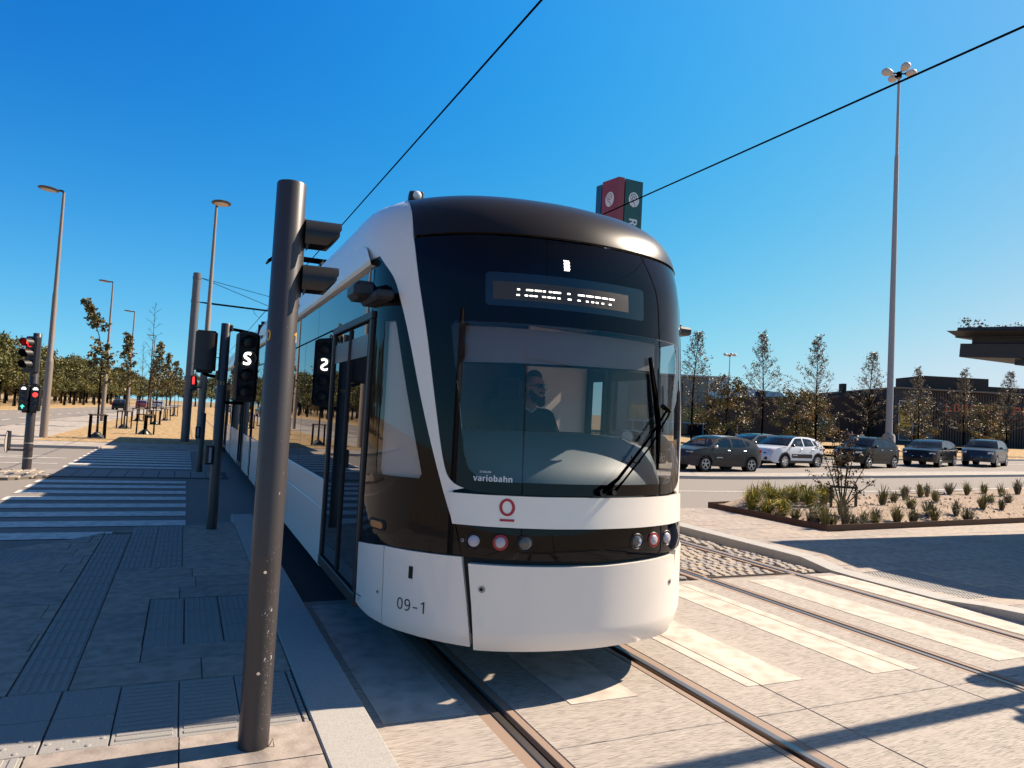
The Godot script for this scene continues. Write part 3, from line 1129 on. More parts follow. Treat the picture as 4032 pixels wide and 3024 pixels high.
func build_tram() -> void:
	nose_setup()
	var t := thing("tram", "white and black low-floor tram with large curved windscreen on the near track", "tram", Vector3(2.52, 0, -4.10))
	var F: Callable = front
	var cell := Vector2(0.09, 0.12)
	var add := func(called: String, poly: PackedVector2Array, m: Material, off := 0.0, rim := 0.0, holes := [], parent: Node = t, cl := cell) -> MeshInstance3D:
		var mb := MB.new()
		mb.patch(F, ccw(poly), holes, off, cl, rim)
		return obj(called, mb, m, parent)
	var white := M("tram_white")
	var black := M("tram_black")
	# dark inner shell that closes the gaps between panels
	var sh := MB.new()
	sh.patch(F, ccw(sv([Vector2(-2.0, 0.40), Vector2(2.0, 0.40), Vector2(2.0, 1.30), Vector2(-2.0, 1.30)])), [], -0.03, Vector2(0.12, 0.2))
	obj("inner_shell", sh, M("rubber"), t)
	# bumper panels
	add.call("bumper", sv([Vector2(-0.835, 0.86), Vector2(-0.80, 0.60), Vector2(-0.77, 0.325), Vector2(0.80, 0.325), Vector2(0.815, 0.60), Vector2(0.80, 0.875), Vector2(0.07, 0.855)]), white, 0.030, 0.075, [], t, Vector2(0.08, 0.026))
	for sd in [-1.0, 1.0]:
		var a := sv([Vector2(0.885, 0.895), Vector2(0.835, 0.60), Vector2(0.795, 0.33), Vector2(1.485, 0.36), Vector2(1.505, 0.885)])
		var b := sv([Vector2(1.518, 0.885), Vector2(1.498, 0.36), Vector2(1.70, 0.375), Vector2(1.915, 0.41), Vector2(1.935, 0.84)])
		if sd < 0:
			a = mirrored(a)
			b = mirrored(b)
		add.call("nose_panel", a, white, 0.012, 0.05)
		add.call("corner_panel", b, white, 0.010, 0.05)
	# headlamp band
	var band := sv([Vector2(-0.93, 1.095), Vector2(-0.885, 0.90), Vector2(0.0, 0.885), Vector2(0.885, 0.90), Vector2(0.93, 1.095), Vector2(0.0, 1.088)])
	var bn: MeshInstance3D = add.call("headlamp_band", band, black, 0.006, 0.03)
	for e in [[-0.30, 0.30]]:
		add.call("band_cover", sv([Vector2(-0.28, 0.91), Vector2(0.26, 0.91), Vector2(0.285, 1.07), Vector2(-0.30, 1.07)]), black, 0.010, 0.004, [], bn)
	for e in [[-0.81, 0], [-0.64, 1], [-0.48, 2], [0.36, 2], [0.53, 1], [0.70, 0]]:
		lamp_unit(t, e[0], 1.002, e[1])
	# white brow panel with the red sign
	add.call("brow_panel", sv([Vector2(-0.95, 1.10), Vector2(-0.975, 1.20), Vector2(-0.985, 1.298), Vector2(0.985, 1.298), Vector2(0.975, 1.20), Vector2(0.95, 1.10), Vector2(0.35, 1.095), Vector2(-0.3, 1.095)]), white, 0.026, 0.05)
	var red := M("sign_red", 0.42, 0.012, 0.025, 0.4)
	var oo := add.call("operator_sign", ccw(ring2(-0.60, 1.225, 0.050, 0.056, 28)), red, 0.0285, 0.0, [ring2(-0.60, 1.225, 0.031, 0.040, 24)], t, Vector2(0.02, 0.02))
	add.call("operator_sign", sv([Vector2(-0.646, 1.136), Vector2(-0.554, 1.136), Vector2(-0.554, 1.151), Vector2(-0.646, 1.151)]), red, 0.0285)
	# windscreen: clear field, black border, display above
	var edge_in := hoop_edge([Vector2(0.74, 1.31), Vector2(0.86, 1.325), Vector2(0.97, 1.37), Vector2(1.03, 1.48), Vector2(1.10, 1.80), Vector2(1.19, 2.28), Vector2(1.28, 2.73), Vector2(1.32, 3.03)], 1.0)
	var outer := PackedVector2Array()
	outer.append(Vector2(-0.4, 1.308))
	outer.append(Vector2(0.4, 1.308))
	for q in edge_in:
		outer.append(q)
	var back := edge_in.duplicate()
	back.reverse()
	for q in back:
		outer.append(Vector2(-q.x, q.y))
	var clear := sv([Vector2(-0.70, 1.385), Vector2(0.72, 1.385), Vector2(0.80, 1.40), Vector2(0.87, 1.46), Vector2(0.90, 1.55), Vector2(0.945, 1.90), Vector2(0.99, 2.20), Vector2(1.01, 2.40), Vector2(0.99, 2.43), Vector2(-0.99, 2.43), Vector2(-1.02, 2.40), Vector2(-0.99, 2.20), Vector2(-0.945, 1.90), Vector2(-0.895, 1.55), Vector2(-0.86, 1.46), Vector2(-0.79, 1.40)])
	var disp := round_rect(-0.78, 2.545, 0.43, 2.785, 0.03)
	add.call("windscreen_border", outer, black, 0.004, 0.02, [ccw(clear), ccw(disp)])
	add.call("windscreen", clear, glass("windscreen_glass", 0.010, 0.018, 0.03, 0.24), 0.003)
	var dp: MeshInstance3D = add.call("destination_display", disp, M("display_glass", 0.016, 0.024, 0.032, 0.08), 0.0035)
	add.call("display_panel", sv([Vector2(-0.73, 2.59), Vector2(0.275, 2.59), Vector2(0.275, 2.72), Vector2(-0.73, 2.72)]), M("led_panel", 0.045, 0.037, 0.03, 0.5), 0.0045, 0.0, [], dp)
	var led := glow("led_dash", 1.0, 0.93, 0.82, 2.2)
	var r1 := [470, 500, 570, 648, 668, 700, 705, 745, 760, 792, 830, 862, 875, 905, 910, 970, 1048, 1083, 1178, 1263, 1283, 1315, 1318, 1375, 1395, 1468, 1487, 1568, 1587, 1617, 1622, 1662]
	var r2 := [463, 498, 555, 590, 610, 650, 665, 698, 752, 795, 815, 857, 870, 903, 930, 965, 1053, 1097, 1173, 1208, 1278, 1310, 1347, 1380, 1405, 1440, 1482, 1515, 1583, 1615]
	for w in [[r1, 2.662, 0.011], [r2, 2.622, 0.010]]:
		for k in range(0, w[0].size(), 2):
			var s0: float = -0.73 + (w[0][k] - 200) / 1665.0
			var s1: float = -0.73 + (w[0][k + 1] - 200) / 1665.0
			var lm := MB.new()
			lm.patch(F, sv([Vector2(s0, w[1]), Vector2(s1, w[1]), Vector2(s1, w[1] + w[2]), Vector2(s0, w[1] + w[2])]), [], 0.0058, Vector2(0.1, 0.1))
			obj("display_dash", lm, led, dp)
	# little round lamp above the display
	var tl := MB.new()
	for a in 5:
		for b in 7:
			var u := Vector2((a - 2) * 0.011 + (0.005 if b % 2 else 0.0), (b - 3) * 0.011)
			if u.length() < 0.042 and u.x < 0.02:
				tl.patch(F, ring2(-0.215 + u.x, 2.87 + u.y, 0.0042, 0.0042, 6), [], 0.0055, Vector2(0.1, 0.1))
	obj("top_lamp", tl, led, t)
	# white hoop round the screen
	var edge_out := hoop_edge([Vector2(0.94, 1.10), Vector2(0.99, 1.20), Vector2(1.19, 1.78), Vector2(1.34, 2.28), Vector2(1.45, 2.59), Vector2(1.54, 2.78), Vector2(1.74, 2.96)], 1.0)
	for sd in [-1.0, 1.0]:
		var hp := PackedVector2Array()
		for q in edge_out:
			hp.append(Vector2(q.x * sd, q.y))
		for q in [Vector2(2.55, 2.96), Vector2(2.45, 3.30), Vector2(2.3, 3.62), Vector2(1.62, 3.62), Vector2(1.37, 3.55), Vector2(1.335, 3.40), Vector2(1.325, 3.2), Vector2(1.325, 3.04)]:
			hp.append(Vector2(q.x * sd, q.y))
		for q in back:
			if q.y < 3.0 and q.y > 1.33:
				hp.append(Vector2(q.x * sd, q.y))
		hp.append(Vector2(0.965 * sd, 1.31))
		add.call("front_hoop", hp, white, 0.008, 0.02)
	# dark cap over the screen
	var cap := PackedVector2Array()
	for q in [Vector2(1.31, 3.045), Vector2(1.318, 3.2), Vector2(1.328, 3.40), Vector2(1.36, 3.56), Vector2(1.42, 3.98)]:
		cap.append(q)
	for q in [Vector2(-1.42, 3.98), Vector2(-1.36, 3.56), Vector2(-1.328, 3.40), Vector2(-1.318, 3.2), Vector2(-1.31, 3.045)]:
		cap.append(q)
	add.call("roof_cap", cap, M("tram_cap"), 0.012, 0.02, [], t, Vector2(0.08, 0.06))
	# black cab sides with the slanted window
	for sd in [-1.0, 1.0]:
		var cs := PackedVector2Array()
		for q in edge_out:
			cs.append(Vector2((q.x + 0.004) * sd, q.y))
		for q in [Vector2(1.955, 2.96), Vector2(1.955, 0.845), Vector2(1.50, 0.893), Vector2(0.89, 0.903)]:
			cs.append(Vector2(q.x * sd, q.y))
		var win := P2([[-1.655, 2.45], [-1.515, 2.45], [-1.50, 2.42], [-1.20, 1.40], [-1.22, 1.365], [-1.66, 1.355], [-1.685, 1.39]])
		if sd > 0:
			win = mirrored(P2([[-1.90, 2.50], [-1.535, 2.50], [-1.50, 2.42], [-1.20, 1.40], [-1.22, 1.365], [-1.90, 1.355]]))
		var pn: MeshInstance3D = add.call("cab_side", cs, black, 0.0, 0.0, [ccw(win)])
		add.call("cab_window", win, glass("cab_glass", 0.05, 0.05, 0.05, 0.25), -0.003, 0.0, [], pn)
		# pale blind drawn behind it
		if sd < 0:
			add.call("window_blind", win, M("blind", 0.62, 0.57, 0.52, 0.8), -0.04)
		add.call("indicator_bezel", round_rect(-1.745 if sd < 0 else 1.52, 0.978, -1.52 if sd < 0 else 1.745, 1.05, 0.034), M("rubber"), 0.006, 0.006, [], pn)
		add.call("indicator_lamp", round_rect(-1.715 if sd < 0 else 1.55, 0.990, -1.55 if sd < 0 else 1.715, 1.036, 0.018), M("amber", 0.48, 0.15, 0.03, 0.25), 0.010, 0.004, [], pn)
		# camera pod on the side
		var pod := MB.new()
		pod.box(Vector3(sd * 1.385, 2.68, -1.20), Vector3(0.17, 0.13, 0.30), Basis.IDENTITY, 0.035)
		pod.box(Vector3(sd * 1.30, 2.62, -1.05), Vector3(0.14, 0.07, 0.50), Basis.IDENTITY, 0.02)
		obj("camera_pod", pod, M("black_plastic"), t)
		# marker lamp on the roof edge
		var rl := MB.new()
		rl.box(Vector3(sd * 0.93, 3.545, -1.50), Vector3(0.12, 0.085, 0.16), Basis(Vector3.UP, sd * 0.2), 0.012)
		var ro := obj("roof_lamp", rl, M("black_plastic"), t)
		rl = MB.new()
		rl.lathe([Vector2(0.036, 0), Vector2(0.034, 0.01), Vector2(0.02, 0.018), Vector2(0, 0.02)], 12, Transform3D(Basis(Vector3.RIGHT, PI / 2), Vector3(sd * 0.93 + sd * 0.012, 3.55, -1.421)))
		obj("lens", rl, M("lens_white", 0.72, 0.70, 0.68, 0.2), ro)
	# numbers and marks on the nose
	var ink := M("ink", 0.012, 0.012, 0.014, 0.5)
	on_front(t, "number_lettering", "09-1", 0.075, -1.225, 0.535, ink, 0.0145, "Droid Sans Mono")
	on_front(t, "name_lettering", "variobahn", 0.038, -0.695, 1.402, M("ink_white", 0.62, 0.63, 0.65, 0.5), 0.007, "Droid Sans", true)
	on_front(t, "name_lettering", "STADLER", 0.013, -0.745, 1.444, M("ink_white"), 0.007, "Droid Sans", true)
	var sl: MeshInstance3D = add.call("towing_slot", sv([Vector2(-1.262, 0.71), Vector2(-1.228, 0.71), Vector2(-1.228, 0.79), Vector2(-1.262, 0.79)]), M("groove"), 0.0135)
	add.call("slot_cover", round_rect(-1.262, 0.68, -1.228, 0.71, 0.014), white, 0.016, 0.003, [], sl)
	add.call("lifting_mark", sv([Vector2(-1.90, 0.47), Vector2(-1.80, 0.47), Vector2(-1.80, 0.478), Vector2(-1.90, 0.478)]), ink, 0.0115)
	add.call("lifting_mark", sv([Vector2(-1.86, 0.445), Vector2(-1.84, 0.445), Vector2(-1.85, 0.46)]), ink, 0.0115)
	for e in [[-0.74, 0.705, 0.022, 0.032], [0.735, 0.69, 0.02, 0.032], [-0.885, 1.0, 0.012, 0.008], [-1.555, 0.565, 0.012, 0.012]]:
		var so: MeshInstance3D = add.call("socket", ring2(e[0], e[1], e[2], e[2], 14), M("socket_grey", 0.30, 0.27, 0.25, 0.5), e[3] + 0.001, 0.0, [], t, Vector2(0.1, 0.1))
		add.call("socket_hole", ring2(e[0] - 0.003, e[1], e[2] * 0.5, e[2] * 0.5, 10), M("groove"), e[3] + 0.002, 0.0, [], so, Vector2(0.1, 0.1))
	wipers(t)
	tram_cars(t)
	cab_inside(t)

func on_front(parent: Node, called: String, s: String, height: float, at_s: float, at_v: float, m: Material, off: float, font: String, bold := false) -> void:
	# lettering wrapped onto the shell
	var tm := text_mesh(s, height, 0.0, font, bold)
	var mb := MB.new()
	var ar := tm.get_mesh_arrays()
	var vs: PackedVector3Array = ar[Mesh.ARRAY_VERTEX]
	for q in vs:
		var e := front(at_s + q.x, at_v + q.y)
		mb.vert(e[0] + e[1] * off, e[1])
	mb.ix = ar[Mesh.ARRAY_INDEX]
	obj(called, mb, m, parent)

func lamp_unit(t: Node3D, s: float, vv: float, kind: int) -> void:
	var e := front(s, vv)
	var nn: Vector3 = e[1].lerp(Vector3.BACK, 0.4).normalized()
	var bs := Basis.looking_at(-nn, Vector3.UP)
	bs = bs * Basis(Vector3.RIGHT, PI / 2)   # its y axis along the normal
	var xf := Transform3D(bs, e[0] + e[1] * 0.008)
	var b := MB.new()
	b.lathe([Vector2(0.056, -0.01), Vector2(0.056, 0.004), Vector2(0.051, 0.008), Vector2(0.044, 0.004), Vector2(0.042, -0.004)], 22, xf)
	var o := obj("headlamp", b, M("black_plastic"), t)
	var r := 0.038
	if kind == 1:
		var rg := MB.new()
		rg.lathe([Vector2(0.050, 0.004), Vector2(0.050, 0.010), Vector2(0.038, 0.012), Vector2(0.036, 0.004)], 22, xf)
		obj("lens_ring", rg, M("lens_red", 0.36, 0.008, 0.010, 0.2), o)
		r = 0.036
	if kind == 2:
		var c := MB.new()
		c.lathe([Vector2(r, 0.008), Vector2(r * 0.75, -0.012), Vector2(r * 0.3, -0.03), Vector2(0.001, -0.034)], 22, xf)
		obj("reflector", c, M("chrome"), o)
		c = MB.new()
		c.lathe([Vector2(0.011, -0.03), Vector2(0.011, -0.012), Vector2(0.0, -0.006)], 10, xf)
		obj("bulb", c, M("lens_white", 0.72, 0.70, 0.68, 0.2), o)
		c = MB.new()
		c.lathe([Vector2(r + 0.004, 0.006), Vector2(r * 0.8, 0.013), Vector2(r * 0.4, 0.017), Vector2(0, 0.018)], 22, xf)
		obj("lens", c, glass("lens_clear", 0.6, 0.6, 0.55, 0.12), o)
	else:
		var c := MB.new()
		c.lathe([Vector2(r, 0.004), Vector2(r * 0.95, 0.012), Vector2(r * 0.6, 0.018), Vector2(0, 0.020)], 22, xf)
		var m := M("lens_frosted", 0.50, 0.48, 0.50, 0.35)
		if m.albedo_texture == null:
			m.albedo_texture = noise(44, 0.2, [[0, [0.55, 0.5, 0.55]], [1, [1.2, 1.2, 1.25]]], FastNoiseLite.TYPE_CELLULAR, 2, 128)
			m.uv1_triplanar = true
			m.uv1_world_triplanar = true
			m.uv1_scale = Vector3(9, 9, 9)
		obj("lens", c, m, o)

func wipers(t: Node3D) -> void:
	var at := func(s, vv, off):
		var e := front(s, vv)
		return e[0] + e[1] * off
	var w := MB.new()
	w.cyl(at.call(0.04, 1.335, 0.0), at.call(0.04, 1.335, 0.05), 0.028, 0.024, 12)
	w.cyl(at.call(0.13, 1.335, 0.0), at.call(0.13, 1.335, 0.05), 0.020, 0.018, 12)
	w.tube([at.call(0.04, 1.335, 0.035), at.call(0.16, 1.43, 0.05), at.call(0.40, 1.68, 0.055), at.call(0.625, 1.915, 0.055)], [0.022, 0.012, 0.009, 0.008], 8)
	w.tube([at.call(0.13, 1.335, 0.035), at.call(0.22, 1.42, 0.04), at.call(0.46, 1.66, 0.045), at.call(0.665, 1.895, 0.05)], [0.012, 0.007, 0.006, 0.006], 8)
	w.tube([at.call(0.57, 1.94, 0.055), at.call(0.66, 1.905, 0.055)], [0.018, 0.012], 8)
	# hose loop
	var hose := []
	for i in 9:
		var a := PI * i / 8.0
		hose.append(at.call(0.30 + 0.05 * cos(a) + 0.02 * i / 8.0, 1.555 - 0.035 * sin(a) + 0.004 * i, 0.05))
	w.tube(hose, 0.004, 6)
	var o := obj("wiper", w, M("black_plastic"), t)
	var b := MB.new()
	b.tube([at.call(0.465, 2.285, 0.022), at.call(0.52, 2.0, 0.03), at.call(0.555, 1.80, 0.032), at.call(0.565, 1.49, 0.022)], [0.014, 0.020, 0.020, 0.010], 6)
	obj("wiper_blade", b, M("rubber"), o)

# side wall by length: local z runs back from the nose
func tram_cars(t: Node3D) -> void:
	var white := M("tram_white")
	var black := M("tram_black")
	var glass_m := M("tram_side_glass", 0.010, 0.011, 0.013, 0.0)
	# [front z, rear z, doors: [front, rear]]
	var cars := [[-1.15, -10.85, [[-1.15, -2.70], [-7.9, -9.3]]], [-11.45, -17.6, [[-13.0, -14.5]]], [-18.2, -24.4, [[-20.0, -21.5]]], [-25.0, -31.6, [[-27.0, -28.4]]]]
	var ci := 0
	for c in cars:
		var car := Node3D.new()
		car.name = "car_body"
		t.add_child(car, true)
		for sd in [-1.0, 1.0]:
			var x: float = sd * SIDE
			# openings along the side
			var cuts := []
			for d in c[2]:
				if sd < 0 or d[0] > -1.2:
					cuts.append(d)
			var runs := []
			var z: float = c[0]
			for d in cuts:
				if d[0] < z - 0.05:
					runs.append([z, d[0]])
				z = d[1]
			if z > c[1] + 0.05:
				runs.append([z, c[1]])
			if sd > 0 and ci == 0:
				runs = [[-2.70, c[1]]]
				cuts = [[-1.15, -2.70]]
			for r in runs:
				var l: float = r[0] - r[1]
				var mz: float = (r[0] + r[1]) / 2
				var m := MB.new()
				m.box(Vector3(x - sd * 0.03, 0.605, mz), Vector3(0.06, 0.53, l - 0.012), Basis.IDENTITY, 0.006)
				obj("skirt_panel", m, white, car)
				m = MB.new()
				m.box(Vector3(x - sd * 0.03, 1.005, mz), Vector3(0.06, 0.262, l - 0.012), Basis.IDENTITY, 0.006)
				obj("lower_panel", m, white, car)
				# window band in panes
				var k := maxi(1, roundi(l / 1.75))
				for i in k:
					var pz := r[0] - l * (i + 0.5) / k as float
					m = MB.new()
					m.box(Vector3(x - sd * 0.02, 1.84, pz), Vector3(0.03, 1.39, l / k - 0.014), Basis.IDENTITY, 0.003)
					obj("side_window", m, glass_m, car)
			# upper glass band over doors and windows
			var l2: float = c[0] - c[1] - (0.08 if ci == 0 else 0.0)
			var z2: float = c[0] - (0.08 if ci == 0 else 0.0)
			var kk := maxi(1, roundi(l2 / 2.5))
			for i in kk:
				var m := MB.new()
				m.box(Vector3(x - sd * 0.02, 2.71, z2 - l2 * (i + 0.5) / kk), Vector3(0.03, 0.325, l2 / kk - 0.008), Basis.IDENTITY, 0.003)
				obj("upper_panel", m, glass_m, car)
			for d in cuts:
				door(car, sd, d[0], d[1])
			# dark inner wall
			var iw := MB.new()
			iw.box(Vector3(x - sd * 0.10, 1.60, (c[0] + c[1]) / 2 - 0.5 * (1.0 if ci == 0 else 0.0)), Vector3(0.04, 2.5, c[0] - c[1] - (1.0 if ci == 0 else 0.0)))
			obj("inner_wall", iw, M("rubber"), car)
			# vents and grab slots in the roof fairing
			for q in [[-2.2, 3.06, 0.22], [-4.3, 3.06, 0.16], [-4.75, 3.04, 0.10], [-4.62, 3.13, 0.10], [-6.3, 3.06, 0.16], [-9.0, 3.06, 0.2]]:
				if ci > 0:
					continue
				var m := MB.new()
				m.box(Vector3(sd * 1.326, q[1], q[0] - 0.9), Vector3(0.012, 0.05, q[2]), Basis(Vector3.BACK, sd * 0.06))
				obj("vent", m, M("groove"), car)
		# roof fairing: one shell over both sides with the ledge underneath
		var prof := [Vector2(1.262, 2.885), Vector2(1.325, 2.90), Vector2(1.335, 2.935), Vector2(1.318, 3.06), Vector2(1.304, 3.12), Vector2(1.290, 3.22), Vector2(1.270, 3.31), Vector2(1.238, 3.39), Vector2(1.198, 3.45), Vector2(1.152, 3.49), Vector2(1.10, 3.52), Vector2(1.04, 3.54), Vector2(0.96, 3.56), Vector2(0.5, 3.575), Vector2(0.0, 3.58)]
		var full := []
		for q in prof:
			full.append(Vector2(-q.x, q.y))
		for i in range(prof.size() - 2, -1, -1):
			full.append(prof[i])
		var rf := MB.new()
		var za: float = c[0] if ci > 0 else -1.85
		for i in full.size() - 1:
			var a: Vector2 = full[i]
			var b: Vector2 = full[i + 1]
			var na := nrm(full, i)
			var nb := nrm(full, i + 1)
			if i < 2 or i > full.size() - 4:
				var dd := (b - a).normalized()
				na = Vector2(-dd.y, dd.x)
				nb = na
			var fa: float = za if ci > 0 else -1.22 - 0.63 * smoothstep(2.95, 3.24, a.y)
			var fb: float = za if ci > 0 else -1.22 - 0.63 * smoothstep(2.95, 3.24, b.y)
			rf.qn(Vector3(a.x, a.y, fa), Vector3(b.x, b.y, fb), Vector3(b.x, b.y, c[1]), Vector3(a.x, a.y, c[1]), Vector3(na.x, na.y, 0), Vector3(nb.x, nb.y, 0), Vector3(nb.x, nb.y, 0), Vector3(na.x, na.y, 0))
		obj("roof_fairing", rf, white, car)
		# ends and floor
		var fl := MB.new()
		fl.box(Vector3(0, 0.33, (c[0] + c[1]) / 2), Vector3(2.36, 0.10, c[0] - c[1] - 0.1))
		for zz in ([c[1] + 0.02] if ci == 0 else [c[0] - 0.02, c[1] + 0.02]):
			fl.box(Vector3(0, 1.9, zz), Vector3(2.54, 3.1, 0.03))
		obj("underframe", fl, M("rubber"), car)
		# bellows to the next car
		if ci < 3:
			var bl := MB.new()
			for i in 8:
				bl.box(Vector3(0, 1.75, c[1] - 0.04 - 0.075 * i), Vector3(2.40 + 0.08 * (i % 2), 2.7, 0.072), Basis.IDENTITY, 0.02)
			obj("bellows", bl, M("rubber"), t)
		ci += 1
	# bogies on the rails
	for z in [-3.2, -8.6, -14.5, -21.3, -28.3]:
		for dz in [0.85, -0.85]:
			for sd in [-1.0, 1.0]:
				var wl := MB.new()
				wl.cyl(Vector3(sd * 0.70, 0.303, z + dz), Vector3(sd * 0.80, 0.303, z + dz), 0.30, 0.30, 20)
				obj("wheel", wl, M("dark_metal"), t)
		var bg := MB.new()
		bg.box(Vector3(0, 0.30, z), Vector3(1.3, 0.22, 2.3))
		obj("bogie_frame", bg, M("rubber"), t)
	# pantograph
	var pg := Node3D.new()
	pg.name = "pantograph"
	t.add_child(pg, true)
	var p := MB.new()
	for sd in [-0.35, 0.35]:
		p.tube([Vector3(sd, 3.50, -13.4), Vector3(sd * 0.8, 4.35, -15.1), Vector3(sd, 5.42, -14.3)], 0.028, 8)
	p.box(Vector3(0, 3.56, -13.4), Vector3(1.2, 0.12, 1.3), Basis.IDENTITY, 0.02)
	obj("pantograph_arm", p, M("dark_metal"), pg)
	for i in 4:
		p = MB.new()
		var zz := -14.05 - i * 0.16
		p.tube([Vector3(-0.95, 5.30, zz), Vector3(-0.80, 5.44, zz), Vector3(-0.6, 5.49, zz), Vector3(0.6, 5.49, zz), Vector3(0.80, 5.44, zz), Vector3(0.95, 5.30, zz)], 0.022, 8)
		obj("contact_strip", p, M("dark_metal"), pg)
	p = MB.new()
	for sd in [-0.62, -0.35, 0.35, 0.62]:
		p.box(Vector3(sd, 5.45, -14.3), Vector3(0.04, 0.06, 0.6))
	obj("strip_carrier", p, M("dark_metal"), pg)

func nrm(full: Array, i: int) -> Vector2:
	var a: Vector2 = full[maxi(i - 1, 0)]
	var b: Vector2 = full[mini(i + 1, full.size() - 1)]
	var d := (b - a).normalized()
	return Vector2(-d.y, d.x)

func door(car: Node3D, sd: float, z0: float, z1: float) -> void:
	var d := Node3D.new()
	d.name = "door"
	car.add_child(d, true)
	var x := sd * (SIDE + 0.004)
	var l := z0 - z1
	var fr := MB.new()
	fr.box(Vector3(x - sd * 0.02, 2.515, (z0 + z1) / 2), Vector3(0.05, 0.06, l - 0.01), Basis.IDENTITY, 0.006)
	fr.box(Vector3(x - sd * 0.02, 0.41, (z0 + z1) / 2), Vector3(0.06, 0.09, l - 0.01), Basis.IDENTITY, 0.006)
	fr.box(Vector3(x - sd * 0.02, 1.47, z0 - 0.035), Vector3(0.05, 2.03, 0.06), Basis.IDENTITY, 0.006)
	fr.box(Vector3(x - sd * 0.02, 1.47, z1 + 0.035), Vector3(0.05, 2.03, 0.06), Basis.IDENTITY, 0.006)
	obj("door_frame", fr, M("black_plastic"), d)
	for i in 2:
		var a := z0 - 0.07 - i * (l - 0.14) / 2
		var b := a - (l - 0.14) / 2
		var lf := MB.new()
		lf.box(Vector3(x - sd * 0.025, 1.47, (a + b) / 2), Vector3(0.024, 2.0, a - b - 0.05), Basis.IDENTITY, 0.004)
		var lo := obj("door_leaf", lf, M("tram_side_glass") if sd < 0 else glass("door_clear", 0.02, 0.025, 0.03, 0.3), d)
		var st := MB.new()
		for e in [a - 0.015, b + 0.015]:
			st.box(Vector3(x - sd * 0.012, 1.47, e), Vector3(0.03, 2.0, 0.03), Basis.IDENTITY, 0.008)
		obj("door_seal", st, M("rubber"), lo)
		# pale band across the pane
		st = MB.new()
		st.box(Vector3(x - sd * 0.0115, 2.30, (a + b) / 2), Vector3(0.002, 0.17, a - b - 0.06))
		obj("window_film", st, M("film", 0.11, 0.115, 0.125, 0.35), lo)

